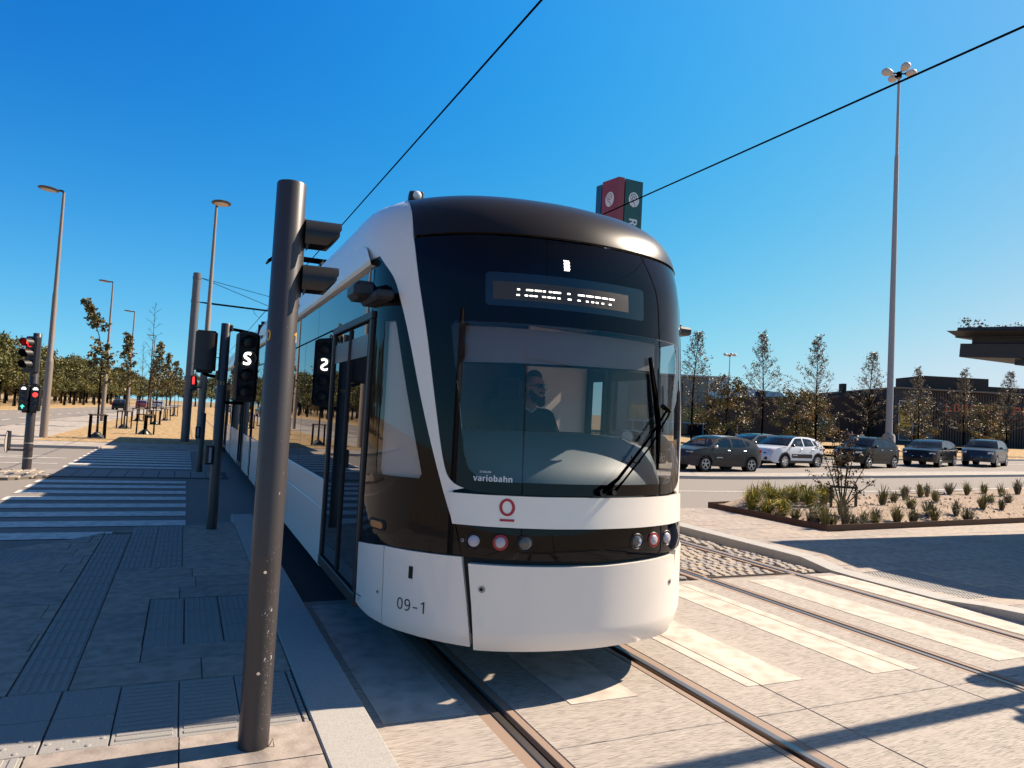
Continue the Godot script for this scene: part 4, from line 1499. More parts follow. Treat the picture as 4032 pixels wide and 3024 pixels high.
# ---------- cab ----------
func cab_inside(t: Node3D) -> void:
	var cab := Node3D.new()
	cab.name = "cab_interior"
	t.add_child(cab, true)
	var m := MB.new()
	m.box(Vector3(0, 0.86, -1.55), Vector3(2.3, 0.06, 1.9))
	obj("cab_floor", m, M("cab_dark", 0.16, 0.16, 0.17, 0.8), cab)
	m = MB.new()
	m.box(Vector3(0, 2.72, -1.55), Vector3(2.2, 0.05, 1.6))
	obj("cab_ceiling", m, M("cab_dark"), cab)
	# partition behind the driver with small windows, pale door panel beside it
	m = MB.new()
	for e in [[-1.2, -0.62, 0.88, 2.7], [-0.62, -0.22, 0.88, 1.80], [-0.62, -0.22, 2.30, 2.7], [-0.22, 0.42, 0.88, 2.7], [-0.44, -0.40, 1.8, 2.3], [-0.62, -0.22, 2.03, 2.08]]:
		m.box(Vector3((e[0] + e[1]) / 2, (e[2] + e[3]) / 2, -2.48), Vector3(e[1] - e[0], e[3] - e[2], 0.04))
	obj("partition", m, M("cab_wall", 0.16, 0.13, 0.115, 0.7), cab)
	m = MB.new()
	m.box(Vector3(0.80, 1.79, -2.15), Vector3(0.78, 1.82, 0.04), Basis(Vector3.UP, 0.22), 0.01)
	obj("door_panel", m, M("cab_pale", 0.78, 0.68, 0.63, 0.6), cab)
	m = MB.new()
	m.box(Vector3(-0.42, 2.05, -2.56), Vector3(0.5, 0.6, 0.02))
	obj("pale_saloon_board", m, M("saloon_pale", 0.6, 0.62, 0.6, 0.6), cab)  # pale board behind the partition windows, standing in for the bright saloon
	# console: a broad curved desk under the screen
	var g := []
	for i in 21:
		var x := -1.06 + 2.12 * i / 20.0
		var e := absf(x) / 1.06
		var zf := -0.16 - 0.62 * pow(e, 2.6)
		var row := []
		var top := 1.70 - 0.10 * pow(e, 4.0)
		for q in [[0.0, 1.22], [0.02, 1.36], [-0.10, 1.50], [-0.26, 1.62], [-0.44, top], [-0.60, top + 0.01], [-0.70, top - 0.03], [-0.74, 1.45], [-0.74, 0.9]]:
			row.append(Vector3(x, q[1], zf + q[0] * (1.0 - 0.35 * e * e)))
		g.append(row)
	var con := MB.new()
	grid(con, g)
	obj("console", con, M("console", 0.085, 0.125, 0.15, 0.5), cab)
	m = MB.new()
	for i in 34:
		var x := -0.85 + 1.6 * i / 33.0
		if absf(x + 0.22) < 0.12:
			continue
		m.box(Vector3(x, 1.715, -0.70 - 0.40 * pow(absf(x) / 1.06, 2.6)), Vector3(0.012, 0.006, 0.09), Basis(Vector3.UP, 0.3 * signf(x)))
	obj("console_vent", m, M("groove"), cab)
	m = MB.new()
	m.tube([Vector3(0.72, 1.70, -0.75), Vector3(0.92, 1.69, -0.95), Vector3(1.03, 1.62, -1.1)], [0.05, 0.06, 0.03], 8)
	obj("console_rim", m, M("cab_pale"), cab)
	# roller blind behind the upper screen
	var bl := MB.new()
	bl.patch(front, sv([Vector2(-0.95, 2.16), Vector2(0.70, 2.20), Vector2(0.72, 2.42), Vector2(-0.95, 2.42)]), [], -0.10, Vector2(0.12, 0.2))
	obj("sun_blind", bl, M("sun_blind", 0.17, 0.155, 0.165, 0.6), cab)
	bl = MB.new()
	var bar := []
	for i in 12:
		var e := front(-0.95 + 1.65 * i / 11.0, 2.16 + 0.04 * i / 11.0)
		bar.append(e[0] - e[1] * 0.10)
	bl.tube(bar, 0.009, 6)
	obj("blind_rail", bl, M("galvanised"), cab)
	# mirror bracket
	m = MB.new()
	m.box(Vector3(0.78, 2.05, -0.52), Vector3(0.04, 0.40, 0.10), Basis(Vector3.BACK, 0.05), 0.01)
	obj("screen_post", m, M("black_plastic"), cab)
	# seat
	var seat := Node3D.new()
	seat.name = "driver_seat"
	cab.add_child(seat, true)
	m = MB.new()
	m.box(Vector3(0.20, 1.28, -1.55), Vector3(0.50, 0.12, 0.48), Basis.IDENTITY, 0.05)
	obj("seat_cushion", m, M("seat_cloth", 0.018, 0.018, 0.022, 0.9), seat)
	m = MB.new()
	m.box(Vector3(0.16, 1.66, -1.82), Vector3(0.50, 0.70, 0.12), Basis(Vector3.RIGHT, -0.12), 0.05)
	m.box(Vector3(0.13, 2.06, -1.86), Vector3(0.30, 0.26, 0.10), Basis(Vector3.RIGHT, -0.12), 0.045)
	obj("seat_back", m, M("seat_cloth"), seat)
	m = MB.new()
	m.cyl(Vector3(0.20, 0.89, -1.55), Vector3(0.20, 1.23, -1.55), 0.08, 0.08, 12)
	obj("seat_post", m, M("dark_metal"), seat)

func grid(mb: MB, g: Array) -> void:   # smooth surface through rows of points
	var a := g.size()
	var b: int = g[0].size()
	var base := mb.v.size()
	for i in a:
		for j in b:
			var du: Vector3 = g[mini(i + 1, a - 1)][j] - g[maxi(i - 1, 0)][j]
			var dv: Vector3 = g[i][mini(j + 1, b - 1)] - g[i][maxi(j - 1, 0)]
			mb.vert(g[i][j], du.cross(dv).normalized(), Vector2(float(i) / (a - 1), float(j) / (b - 1)))
	for i in a - 1:
		for j in b - 1:
			var k := base + i * b + j
			mb.face(k, k + b, k + b + 1)
			mb.face(k, k + b + 1, k + 1)

# ---------- people: tapered bones joined by a smooth minimum, meshed as surface nets ----------
func sdf_mesh(mb: MB, bones: Array, cell: float, soft: float, cuts := []) -> void:   # bones: [a, b, ra, rb, flatten scale or null]
	var lo := Vector3.INF
	var hi := -Vector3.INF
	for e in bones:
		var r: float = maxf(e[2], e[3]) + soft + cell * 2.0
		lo = lo.min(e[0] - Vector3.ONE * r).min(e[1] - Vector3.ONE * r)
		hi = hi.max(e[0] + Vector3.ONE * r).max(e[1] + Vector3.ONE * r)
	var nx := ceili((hi.x - lo.x) / cell) + 1
	var ny := ceili((hi.y - lo.y) / cell) + 1
	var nz := ceili((hi.z - lo.z) / cell) + 1
	var f := PackedFloat32Array()
	f.resize(nx * ny * nz)
	f.fill(1.0)
	var acc := PackedFloat32Array()
	for e in bones:
		var a: Vector3 = e[0]
		var b: Vector3 = e[1]
		var ra: float = e[2]
		var rb: float = e[3]
		var pad: float = maxf(ra, rb) + soft * 2.0 + cell * 2.0
		var l := a.min(b) - Vector3.ONE * pad
		var h := a.max(b) + Vector3.ONE * pad
		var i0 := maxi(0, int((l.x - lo.x) / cell))
		var i1 := mini(nx - 1, int((h.x - lo.x) / cell) + 1)
		var j0 := maxi(0, int((l.y - lo.y) / cell))
		var j1 := mini(ny - 1, int((h.y - lo.y) / cell) + 1)
		var k0 := maxi(0, int((l.z - lo.z) / cell))
		var k1 := mini(nz - 1, int((h.z - lo.z) / cell) + 1)
		var ab := b - a
		var ll := maxf(ab.length_squared(), 1e-8)
		var sc: Vector3 = e[4] if e.size() > 4 else Vector3.ONE
		for i in range(i0, i1 + 1):
			for j in range(j0, j1 + 1):
				for k in range(k0, k1 + 1):
					var p := lo + Vector3(i, j, k) * cell
					var q := p - a
					var t := clampf(q.dot(ab) / ll, 0.0, 1.0)
					var d := ((q - ab * t) / sc).length() - lerpf(ra, rb, t)
					var at := (i * ny + j) * nz + k
					var c := f[at]
					var hh := maxf(soft - absf(c - d), 0.0) / soft
					f[at] = minf(c, d) - hh * hh * soft * 0.25
	var cells := {}
	var base := mb.v.size()
	for i in nx - 1:
		for j in ny - 1:
			var o0 := (i * ny + j) * nz
			for k in nz - 1:
				var o := o0 + k
				var s := 0
				var w := [f[o], f[o + ny * nz], f[o + nz], f[o + ny * nz + nz], f[o + 1], f[o + ny * nz + 1], f[o + nz + 1], f[o + ny * nz + nz + 1]]
				for x in w:
					if x < 0.0:
						s += 1
				if s == 0 or s == 8:
					continue
				var sum := Vector3.ZERO
				var cnt := 0
				for ed in [[0, 1], [2, 3], [4, 5], [6, 7], [0, 2], [1, 3], [4, 6], [5, 7], [0, 4], [1, 5], [2, 6], [3, 7]]:
					var fa: float = w[ed[0]]
					var fb: float = w[ed[1]]
					if (fa < 0.0) != (fb < 0.0):
						var t := fa / (fa - fb)
						var pa := Vector3(ed[0] & 1, (ed[0] >> 1) & 1, ed[0] >> 2)
						var pb := Vector3(ed[1] & 1, (ed[1] >> 1) & 1, ed[1] >> 2)
						sum += pa.lerp(pb, t)
						cnt += 1
				var gx: float = (w[1] + w[3] + w[5] + w[7]) - (w[0] + w[2] + w[4] + w[6])
				var gyy: float = (w[2] + w[3] + w[6] + w[7]) - (w[0] + w[1] + w[4] + w[5])
				var gz: float = (w[4] + w[5] + w[6] + w[7]) - (w[0] + w[1] + w[2] + w[3])
				cells[o] = mb.vert(lo + (Vector3(i, j, k) + sum / cnt) * cell, Vector3(gx, gyy, gz).normalized())
	var st := [ny * nz, nz, 1]
	for o in cells:
		var c := f[o]
		for ax in 3:
			var e: int = o + st[ax]
			if e >= f.size() or (c < 0.0) == (f[e] < 0.0):
				continue
			var u: int = st[(ax + 1) % 3]
			var v2: int = st[(ax + 2) % 3]
			if not (cells.has(o - u) and cells.has(o - v2) and cells.has(o - u - v2)):
				continue
			var q := [cells[o], cells[o - u], cells[o - u - v2], cells[o - v2]]
			if c < 0.0:
				mb.face(q[0], q[1], q[2])
				mb.face(q[0], q[2], q[3])
			else:
				mb.face(q[0], q[2], q[1])
				mb.face(q[0], q[3], q[2])

func hand_bones(w: Vector3, palm: Vector3, fwd: Vector3, down: Vector3, side: Vector3) -> Array:   # palm and five bent fingers
	var o := []
	for i in 4:
		var k: float = [0.92, 1.0, 0.96, 0.78][i]
		var r := palm + side * (0.030 - 0.020 * i)
		o.append([w.lerp(r, 0.25), r, 0.016, 0.013])
		var a := r + fwd * 0.038 * k + down * 0.006
		var b := a + (fwd * 0.018 + down * 0.020) * k
		var c := b + (fwd * 0.002 + down * 0.020) * k
		o.append([r, a, 0.0095, 0.009])
		o.append([a, b, 0.009, 0.0082])
		o.append([b, c, 0.0082, 0.0072])
	var tb := w.lerp(palm, 0.35) + side * 0.03
	var t1 := tb + side * 0.022 + fwd * 0.022
	o.append([tb, t1, 0.013, 0.011])
	o.append([t1, t1 + fwd * 0.030 - side * 0.002 + down * 0.008, 0.010, 0.008])
	return o

func build_driver() -> void:
	# seated behind the screen, looking ahead and a little to one side
	var at := Vector3(2.52 + 0.20, 1.28, -4.10 - 1.52)
	var p := thing("person", "bearded driver in dark jacket and sunglasses seated behind the tram windscreen", "person", at)
	var skin := M("skin", 0.36, 0.205, 0.15, 0.55)
	var hb := Basis(Vector3.UP, 0.42)
	var hc := Vector3(0.02, 0.785, 0.06)
	var cloth := MB.new()
	# torso, arms and legs as one
	var body := [[Vector3(0, 0.10, -0.05), Vector3(0, 0.30, -0.07), 0.155, 0.155, Vector3(1.12, 1, 0.86)], [Vector3(0, 0.30, -0.07), Vector3(0, 0.48, -0.06), 0.16, 0.15, Vector3(1.15, 1, 0.86)], [Vector3(-0.17, 0.535, -0.05), Vector3(0.17, 0.535, -0.05), 0.085, 0.085], [Vector3(0, 0.52, -0.05), Vector3(0, 0.62, -0.01), 0.10, 0.062],
		[Vector3(-0.205, 0.525, -0.05), Vector3(-0.27, 0.28, 0.06), 0.075, 0.058], [Vector3(-0.27, 0.28, 0.06), Vector3(-0.20, 0.30, 0.30), 0.057, 0.040],
		[Vector3(0.205, 0.525, -0.05), Vector3(0.29, 0.29, 0.04), 0.075, 0.058], [Vector3(0.29, 0.29, 0.04), Vector3(0.24, 0.29, 0.28), 0.057, 0.040],
		[Vector3(-0.10, 0.09, 0.0), Vector3(-0.13, 0.10, 0.42), 0.095, 0.072], [Vector3(-0.13, 0.10, 0.42), Vector3(-0.13, -0.32, 0.48), 0.068, 0.045], [Vector3(0.10, 0.09, 0.0), Vector3(0.13, 0.10, 0.42), 0.095, 0.072], [Vector3(0.13, 0.10, 0.42), Vector3(0.13, -0.32, 0.48), 0.068, 0.045], [Vector3(-0.13, -0.34, 0.47), Vector3(-0.13, -0.35, 0.60), 0.045, 0.04], [Vector3(0.13, -0.34, 0.47), Vector3(0.13, -0.35, 0.60), 0.045, 0.04]]
	sdf_mesh(cloth, body, 0.016, 0.05)
	var jk := M("jacket", 0.010, 0.013, 0.022, 0.9)
	jk.metallic_specular = 0.15
	obj("body", cloth, jk, p)
	# head, neck and hands in skin
	var hd := MB.new()
	var H := func(x, y, z): return hc + hb * Vector3(x, y, z)
	var head := [[H.call(0, 0.035, -0.02), H.call(0, 0.055, -0.015), 0.088, 0.086, Vector3(0.90, 1.08, 1.04)], [H.call(0, -0.03, 0.025), H.call(0, -0.075, 0.04), 0.062, 0.042, Vector3(1, 1, 1)], [Vector3(0, 0.60, -0.01), H.call(0, -0.03, -0.02), 0.062, 0.058], [H.call(0, 0.025, 0.082), H.call(0, -0.012, 0.108), 0.010, 0.015], [H.call(-0.02, 0.045, 0.068), H.call(0.02, 0.045, 0.068), 0.018, 0.018], [H.call(-0.082, 0.02, -0.01), H.call(-0.086, -0.02, -0.005), 0.016, 0.012, Vector3(0.5, 1, 1)], [H.call(0.082, 0.02, -0.01), H.call(0.086, -0.02, -0.005), 0.016, 0.012, Vector3(0.5, 1, 1)], [H.call(-0.018, -0.052, 0.082), H.call(0.018, -0.052, 0.082), 0.009, 0.009]]
	sdf_mesh(hd, head, 0.006, 0.022)
	sdf_mesh(hd, hand_bones(Vector3(-0.20, 0.30, 0.31), Vector3(-0.195, 0.31, 0.385), Vector3(0.1, -0.1, 1).normalized(), Vector3(0, -1, 0.1), Vector3(1, 0.1, 0)), 0.005, 0.008)
	sdf_mesh(hd, hand_bones(Vector3(0.24, 0.29, 0.29), Vector3(0.235, 0.30, 0.365), Vector3(-0.1, -0.1, 1).normalized(), Vector3(0, -1, 0.1), Vector3(-1, 0.1, 0)), 0.005, 0.008)
	obj("head", hd, skin, p)
	var hr := MB.new()
	sdf_mesh(hr, [[H.call(0, 0.075, -0.035), H.call(0, 0.105, -0.01), 0.082, 0.068, Vector3(0.98, 0.9, 1.06)], [H.call(0, 0.02, -0.075), H.call(0, 0.06, -0.07), 0.055, 0.06, Vector3(1.2, 1, 0.8)]], 0.008, 0.02)
	obj("hair", hr, M("hair", 0.022, 0.016, 0.012, 0.8), p)
	var bd := MB.new()
	sdf_mesh(bd, [[H.call(-0.045, -0.075, 0.045), H.call(0, -0.115, 0.075), 0.030, 0.036], [H.call(0.045, -0.075, 0.045), H.call(0, -0.115, 0.075), 0.030, 0.036], [H.call(-0.066, -0.03, 0.02), H.call(-0.05, -0.08, 0.04), 0.020, 0.028], [H.call(0.066, -0.03, 0.02), H.call(0.05, -0.08, 0.04), 0.020, 0.028], [H.call(-0.028, -0.035, 0.088), H.call(0.028, -0.035, 0.088), 0.009, 0.009]], 0.006, 0.02)
	obj("beard", bd, M("beard", 0.030, 0.022, 0.018, 0.9), p)
	var sg := MB.new()
	for sd in [-1.0, 1.0]:
		sg.box(H.call(sd * 0.036, 0.022, 0.092), Vector3(0.060, 0.040, 0.010), hb * Basis(Vector3.UP, sd * 0.25), 0.004)
		sg.tube([H.call(sd * 0.066, 0.028, 0.082), H.call(sd * 0.084, 0.022, 0.0)], 0.004, 6)
	sg.box(H.call(0, 0.030, 0.098), Vector3(0.02, 0.008, 0.008), hb)
	obj("sunglasses", sg, coat(M("shades", 0.006, 0.006, 0.008, 0.2), 0.02), p)
	var cl := MB.new()
	sdf_mesh(cl, [[Vector3(-0.045, 0.615, 0.035), Vector3(0.0, 0.585, 0.062), 0.014, 0.010], [Vector3(0.045, 0.615, 0.035), Vector3(0.0, 0.585, 0.062), 0.014, 0.010]], 0.006, 0.01)
	obj("collar", cl, M("shirt", 0.45, 0.42, 0.40, 0.8), p)

func far_person(at: Vector3, turn: float, label: String, seated: bool, top: Array, legs: Array) -> void:
	var p := thing("person", label, "person", at, turn)
	var up := MB.new()
	var lo := MB.new()
	var sk := MB.new()
	var y := 0.45 if seated else 0.88
	var torso := [[Vector3(0, y + 0.05, 0), Vector3(0, y + 0.45, -0.02), 0.14, 0.15, Vector3(1.15, 1, 0.8)], [Vector3(-0.16, y + 0.5, -0.01), Vector3(0.16, y + 0.5, -0.01), 0.07, 0.07]]
	for sd in [-1.0, 1.0]:
		torso.append([Vector3(sd * 0.2, y + 0.5, 0), Vector3(sd * 0.25, y + 0.22, 0.03), 0.06, 0.05])
		torso.append([Vector3(sd * 0.25, y + 0.22, 0.03), Vector3(sd * 0.20, y + (0.10 if seated else 0.0), 0.22 if seated else 0.08), 0.05, 0.038])
	sdf_mesh(up, torso, 0.03, 0.05)
	var lg := []
	for sd in [-1.0, 1.0]:
		if seated:
			lg.append([Vector3(sd * 0.1, y, 0), Vector3(sd * 0.12, y, 0.42), 0.09, 0.07])
			lg.append([Vector3(sd * 0.12, y, 0.42), Vector3(sd * 0.12, 0.06, 0.46), 0.065, 0.045])
			lg.append([Vector3(sd * 0.12, 0.05, 0.45), Vector3(sd * 0.12, 0.04, 0.60), 0.045, 0.035])
		else:
			lg.append([Vector3(sd * 0.09, y, 0), Vector3(sd * 0.11, 0.46, sd * 0.08 + 0.02), 0.09, 0.065])
			lg.append([Vector3(sd * 0.11, 0.46, sd * 0.08 + 0.02), Vector3(sd * 0.11, 0.06, sd * 0.12 - 0.03), 0.06, 0.042])
			lg.append([Vector3(sd * 0.11, 0.05, sd * 0.12 - 0.04), Vector3(sd * 0.11, 0.04, sd * 0.12 + 0.10), 0.042, 0.035])
	sdf_mesh(lo, lg, 0.03, 0.05)
	sdf_mesh(sk, [[Vector3(0, y + 0.53, 0), Vector3(0, y + 0.62, 0.01), 0.055, 0.05], [Vector3(0, y + 0.70, 0.01), Vector3(0, y + 0.74, 0.01), 0.088, 0.09, Vector3(0.9, 1.1, 1.0)]], 0.022, 0.03)
	obj("body", up, M("cloth_%s" % str(top), top[0], top[1], top[2], 0.85), p)
	obj("trousers", lo, M("cloth_%s" % str(legs), legs[0], legs[1], legs[2], 0.85), p)
	obj("head", sk, M("skin"), p)
	var hr := MB.new()
	sdf_mesh(hr, [[Vector3(0, y + 0.76, -0.02), Vector3(0, y + 0.79, 0.0), 0.085, 0.075]], 0.022, 0.02)
	obj("hair", hr, M("hair"), p)

# ---------- trees ----------
func leaf(mb: MB, p: Vector3, sz: float, r: RandomNumberGenerator, droop := 0.2) -> void:
	var d := Vector3(r.randf_range(-1, 1), r.randf_range(-1, 0.7) - droop, r.randf_range(-1, 1)).normalized()
	var w := d.cross(Vector3(r.randf_range(-1, 1), r.randf_range(-0.4, 1.0), r.randf_range(-1, 1))).normalized()
	var nn := d.cross(w).normalized()
	if nn.y < 0:
		nn = -nn
	var l := sz * r.randf_range(0.7, 1.25)
	var a := p
	var b := p + d * l * 0.5 + w * l * 0.36 + nn * l * 0.07
	var c := p + d * l
	var e := p + d * l * 0.5 - w * l * 0.36 + nn * l * 0.07
	var i := mb.vert(a, nn)
	mb.vert(b, (nn + w * 0.25).normalized())
	mb.vert(c, nn)
	mb.vert(e, (nn - w * 0.25).normalized())
	if (b - a).cross(c - a).dot(nn) >= 0.0:
		mb.face(i, i + 1, i + 2)
		mb.face(i, i + 2, i + 3)
	else:
		mb.face(i, i + 2, i + 1)
		mb.face(i, i + 3, i + 2)

func pick(r: RandomNumberGenerator, pal: Array) -> Color:
	var e: Array = pal[r.randi() % pal.size()]
	var k := r.randf_range(0.75, 1.25)
	return Color(e[0] * k, e[1] * k, e[2] * k)

# kinds: dense (round crown), cone (sparse, pointed), young (narrow), bare
func tree_meshes(kind: String, h: float, sd: int) -> Array:
	var r := RandomNumberGenerator.new()
	r.seed = sd
	var tr := MB.new()
	var cr := MB.new()
	cr.colored = true
	var spine := []
	var rad := []
	var r0: float = {"dense": 0.17, "bush": 0.09, "cone": 0.075, "young": 0.040, "bent": 0.045, "bare": 0.035}[kind]
	var steps := 9
	var bend := Vector3(r.randf_range(-0.02, 0.02), 0, r.randf_range(-0.02, 0.02))
	for i in steps:
		var t := float(i) / (steps - 1)
		var off := bend * h * t * t + Vector3(sin(t * 5.0 + sd), 0, cos(t * 4.0 + sd)) * 0.012 * h * t
		if kind == "bent":
			off += Vector3(-0.16, 0, 0.0) * h * pow(maxf(t - 0.55, 0.0) / 0.45, 1.7)
		spine.append(Vector3(off.x, h * t * (0.98 if kind != "bent" else 0.97), off.z))
		rad.append(r0 * (1.0 - 0.86 * t) * (1.25 if i == 0 else 1.0))
	tr.tube(spine, rad, 8)
	var on := func(t: float) -> Vector3:
		var f := clampf(t, 0, 0.999) * (steps - 1)
		var i := int(f)
		return spine[i].lerp(spine[i + 1], f - i)
	if kind == "dense" or kind == "bush":
		var base := 0.30 if kind == "dense" else 0.22
		var rx := h * (0.30 if kind == "dense" else 0.34)
		var pal := [[0.085, 0.085, 0.016], [0.11, 0.105, 0.02], [0.065, 0.068, 0.014], [0.14, 0.12, 0.022]] if kind == "dense" else [[0.10, 0.085, 0.02], [0.15, 0.105, 0.022], [0.07, 0.065, 0.018], [0.18, 0.11, 0.025]]
		for k in (70 if kind == "dense" else 60):
			var a := r.randf() * TAU
			var u := r.randf_range(-0.95, 1.0)
			var q := pow(r.randf_range(0.25, 1.0), 0.5)
			var wv := sqrt(maxf(0.0, 1.0 - u * u * 0.9)) * (1.15 - 0.25 * u)
			var c := Vector3(cos(a) * rx * q * wv, h * (base + (1 - base) * (0.5 + 0.47 * u)), sin(a) * rx * q * wv)
			c += Vector3(r.randfn(), r.randfn(), r.randfn()) * 0.12
			if q > 0.6 and k % 2 == 0:
				var st: Vector3 = on.call(clampf(c.y / h - 0.16, 0.2, 0.8))
				tr.tube([st, st.lerp(c, 0.5) - Vector3(0, 0.1, 0), c], [r0 * 0.30, r0 * 0.16, 0.01], 5, false)
			var cs := r.randf_range(0.30, 0.52) * h / 7.0
			var tone := pick(r, pal)
			for m in 62:
				var dd := Vector3(r.randfn(), r.randfn() * 0.75, r.randfn()) * cs * 0.62
				var v := r.randf_range(0.8, 1.25)
				cr.col = Color(tone.r * v, tone.g * v, tone.b * v)
				leaf(cr, c + dd, 0.21 * h / 7.0, r)
	else:
		var limbs: int = {"cone": 64, "young": 30, "bent": 34, "bare": 22}[kind]
		var pal := [[0.14, 0.11, 0.055], [0.10, 0.085, 0.045], [0.19, 0.14, 0.08], [0.24, 0.19, 0.14]] if kind == "cone" else [[0.14, 0.105, 0.028], [0.10, 0.085, 0.026], [0.18, 0.13, 0.035], [0.075, 0.07, 0.025]]
		for k in limbs:
			var t := lerpf({"cone": 0.24, "young": 0.36, "bent": 0.34, "bare": 0.40}[kind], 0.97, pow((k + 0.5) / limbs, 0.85))
			if kind == "bent" and t > 0.66 and t < 0.76:
				continue
			var a := k * 2.4 + r.randf_range(-0.4, 0.4)
			var full := lerpf(1.0, 0.10, pow(clampf((t - 0.30) / 0.67, 0, 1), 0.8))
			if kind == "cone" and t < 0.34:
				full *= 0.75
			var ln: float = h * ({"cone": 0.30, "young": 0.13, "bent": 0.105, "bare": 0.16}[kind] * full + 0.025) * r.randf_range(0.75, 1.2)
			var el := r.randf_range(0.55, 0.95) if kind != "cone" else lerpf(0.15, 1.15, t) + r.randf_range(-0.15, 0.15)
			var d := Vector3(cos(a) * cos(el), sin(el), sin(a) * cos(el))
			var s: Vector3 = on.call(t)
			var m := s + d * ln * 0.55 + Vector3(0, ln * 0.04, 0)
			var e := s + d * ln + Vector3(r.randfn(), r.randfn() + 0.5, r.randfn()) * ln * 0.08
			tr.tube([s, m, e], [maxf(r0 * 0.32 * (1.1 - t), 0.008), maxf(r0 * 0.18 * (1.1 - t), 0.006), 0.004], 5, false)
			var twigs := []
			for q in 3:
				var b0 := s.lerp(e, r.randf_range(0.35, 0.9))
				var b1 := b0 + (d + Vector3(r.randfn(), r.randfn() * 0.5, r.randfn()) * 0.7).normalized() * ln * r.randf_range(0.2, 0.42)
				tr.tube([b0, b1], [0.006, 0.003], 4, false)
				twigs.append([b0, b1])
			if kind == "bare" and r.randf() < 0.82:
				continue
			var n: int = {"cone": 34, "young": 44, "bent": 46, "bare": 10}[kind]
			for q in n:
				var tw: Array = twigs[q % 3]
				var p: Vector3 = tw[0].lerp(tw[1], r.randf_range(0.1, 1.05)) if q % 3 else s.lerp(e, r.randf_range(0.3, 1.05))
				cr.col = pick(r, pal)
				leaf(cr, p + Vector3(r.randfn(), r.randfn(), r.randfn()) * (0.055 if kind == "cone" else 0.045), {"cone": 0.095, "young": 0.135, "bent": 0.14, "bare": 0.10}[kind], r)
	return [tr.mesh(), cr.mesh()]

var protos := {}
func tree(called: String, kind: String, h: float, sd: int, at: Vector3, turn: float, sc: float, label: String, group: String) -> Node3D:
	var key := "%s %.1f %d" % [kind, h, sd]
	if not protos.has(key):
		protos[key] = tree_meshes(kind, h, sd)
	var t := thing(called, label, "tree", at, turn, group)
	var a := obj("trunk", protos[key][0], M("bark" if kind in ["dense", "bush"] else "bark_young"), t)
	var b := obj("crown", protos[key][1], M({"dense": "leaf_dense", "bush": "leaf_dense", "cone": "leaf_sparse", "young": "leaf_young", "bent": "leaf_young", "bare": "leaf_young"}[kind]), t)
	for o in [a, b]:
		o.scale = Vector3(sc, sc, sc)
	return t

func tree_guard(at: Vector3, turn: float, label: String) -> void:
	var g := thing("tree_guard", "wooden guard round the " + label, "tree guard", at, turn, "wooden guards round the young trees")
	for e in [[-1, -1], [1, -1], [1, 1], [-1, 1]]:
		var m := MB.new()
		m.cyl(Vector3(e[0] * 0.27, -0.1, e[1] * 0.27), Vector3(e[0] * 0.26, 0.93, e[1] * 0.26), 0.036, 0.034, 8)
		obj("post", m, M("stake_wood"), g)
	for e in [[0, 1], [0, -1], [1, 0], [-1, 0]]:
		var m := MB.new()
		m.box(Vector3(e[0] * 0.27, 0.95 + (0.012 if e[0] else 0.0), e[1] * 0.27), Vector3(0.05 if e[0] else 0.66, 0.045, 0.66 if e[0] else 0.05), Basis.IDENTITY, 0.006)
		obj("rail", m, M("stake_wood"), g)
	# crumpled watering bag round the foot of the tree
	var b := MB.new()
	var r := RandomNumberGenerator.new()
	r.seed = int(at.z * 10)
	var rings := []
	for i in 6:
		var row := []
		for k in 15:
			var a := TAU * (k % 14) / 14.0
			var rr: float = [0.34, 0.25, 0.17, 0.13, 0.08, 0.05][i] * (1.0 + 0.22 * sin((k % 14) * 2.7 + i * 1.3))
			row.append(Vector3(cos(a) * rr, [0.0, 0.07, 0.14, 0.20, 0.24, 0.22][i] + 0.02 * sin((k % 14) * 3.1), sin(a) * rr))
		rings.append(row)
	grid(b, rings)
	var w := thing("watering_bag", "dark watering bag under the " + label, "watering bag", at, turn, "watering bags at the young trees")
	obj("bag", b, M("bag_plastic", 0.022, 0.028, 0.024, 0.35), w)

# ---------- signal posts ----------
func visor(mb: MB, at: Vector3, dir: Vector3, r: float, l: float) -> void:
	var bs := Basis()
	bs.y = dir.normalized()
	bs.x = bs.y.cross(Vector3.UP).normalized()
	bs.z = bs.x.cross(bs.y).normalized()
	# open a little at the bottom; z is up
	for k in 20:
		var a0 := -0.62 + (PI + 1.24) * k / 20.0
		var a1 := -0.62 + (PI + 1.24) * (k + 1) / 20.0
		var l0 := l * (0.62 + 0.38 * clampf(sin(a0) + 0.6, 0, 1))
		var l1 := l * (0.62 + 0.38 * clampf(sin(a1) + 0.6, 0, 1))
		var e0 := bs.x * cos(a0) + bs.z * sin(a0)
		var e1 := bs.x * cos(a1) + bs.z * sin(a1)
		mb.qn(at + e0 * r, at + e1 * r, at + e1 * r + bs.y * l1, at + e0 * r + bs.y * l0, e0, e1, e1, e0)
		mb.qn(at + e0 * (r - 0.006), at + e1 * (r - 0.006), at + e1 * (r - 0.006) + bs.y * l1, at + e0 * (r - 0.006) + bs.y * l0, -e0, -e1, -e1, -e0)
		mb.quad(at + e0 * r + bs.y * l0, at + e1 * r + bs.y * l1, at + e1 * (r - 0.006) + bs.y * l1, at + e0 * (r - 0.006) + bs.y * l0)

func lens(parent: Node, at: Vector3, dir: Vector3, r: float, m: Material) -> MeshInstance3D:
	var bs := Basis()
	bs.y = dir.normalized()
	bs.x = bs.y.cross(Vector3.UP).normalized()
	bs.z = bs.x.cross(bs.y).normalized()
	var mb := MB.new()
	mb.lathe([Vector2(r, 0), Vector2(r * 0.85, 0.010), Vector2(r * 0.5, 0.018), Vector2(0, 0.021)], 18, Transform3D(bs, at))
	return obj("signal_lens", mb, m, parent)

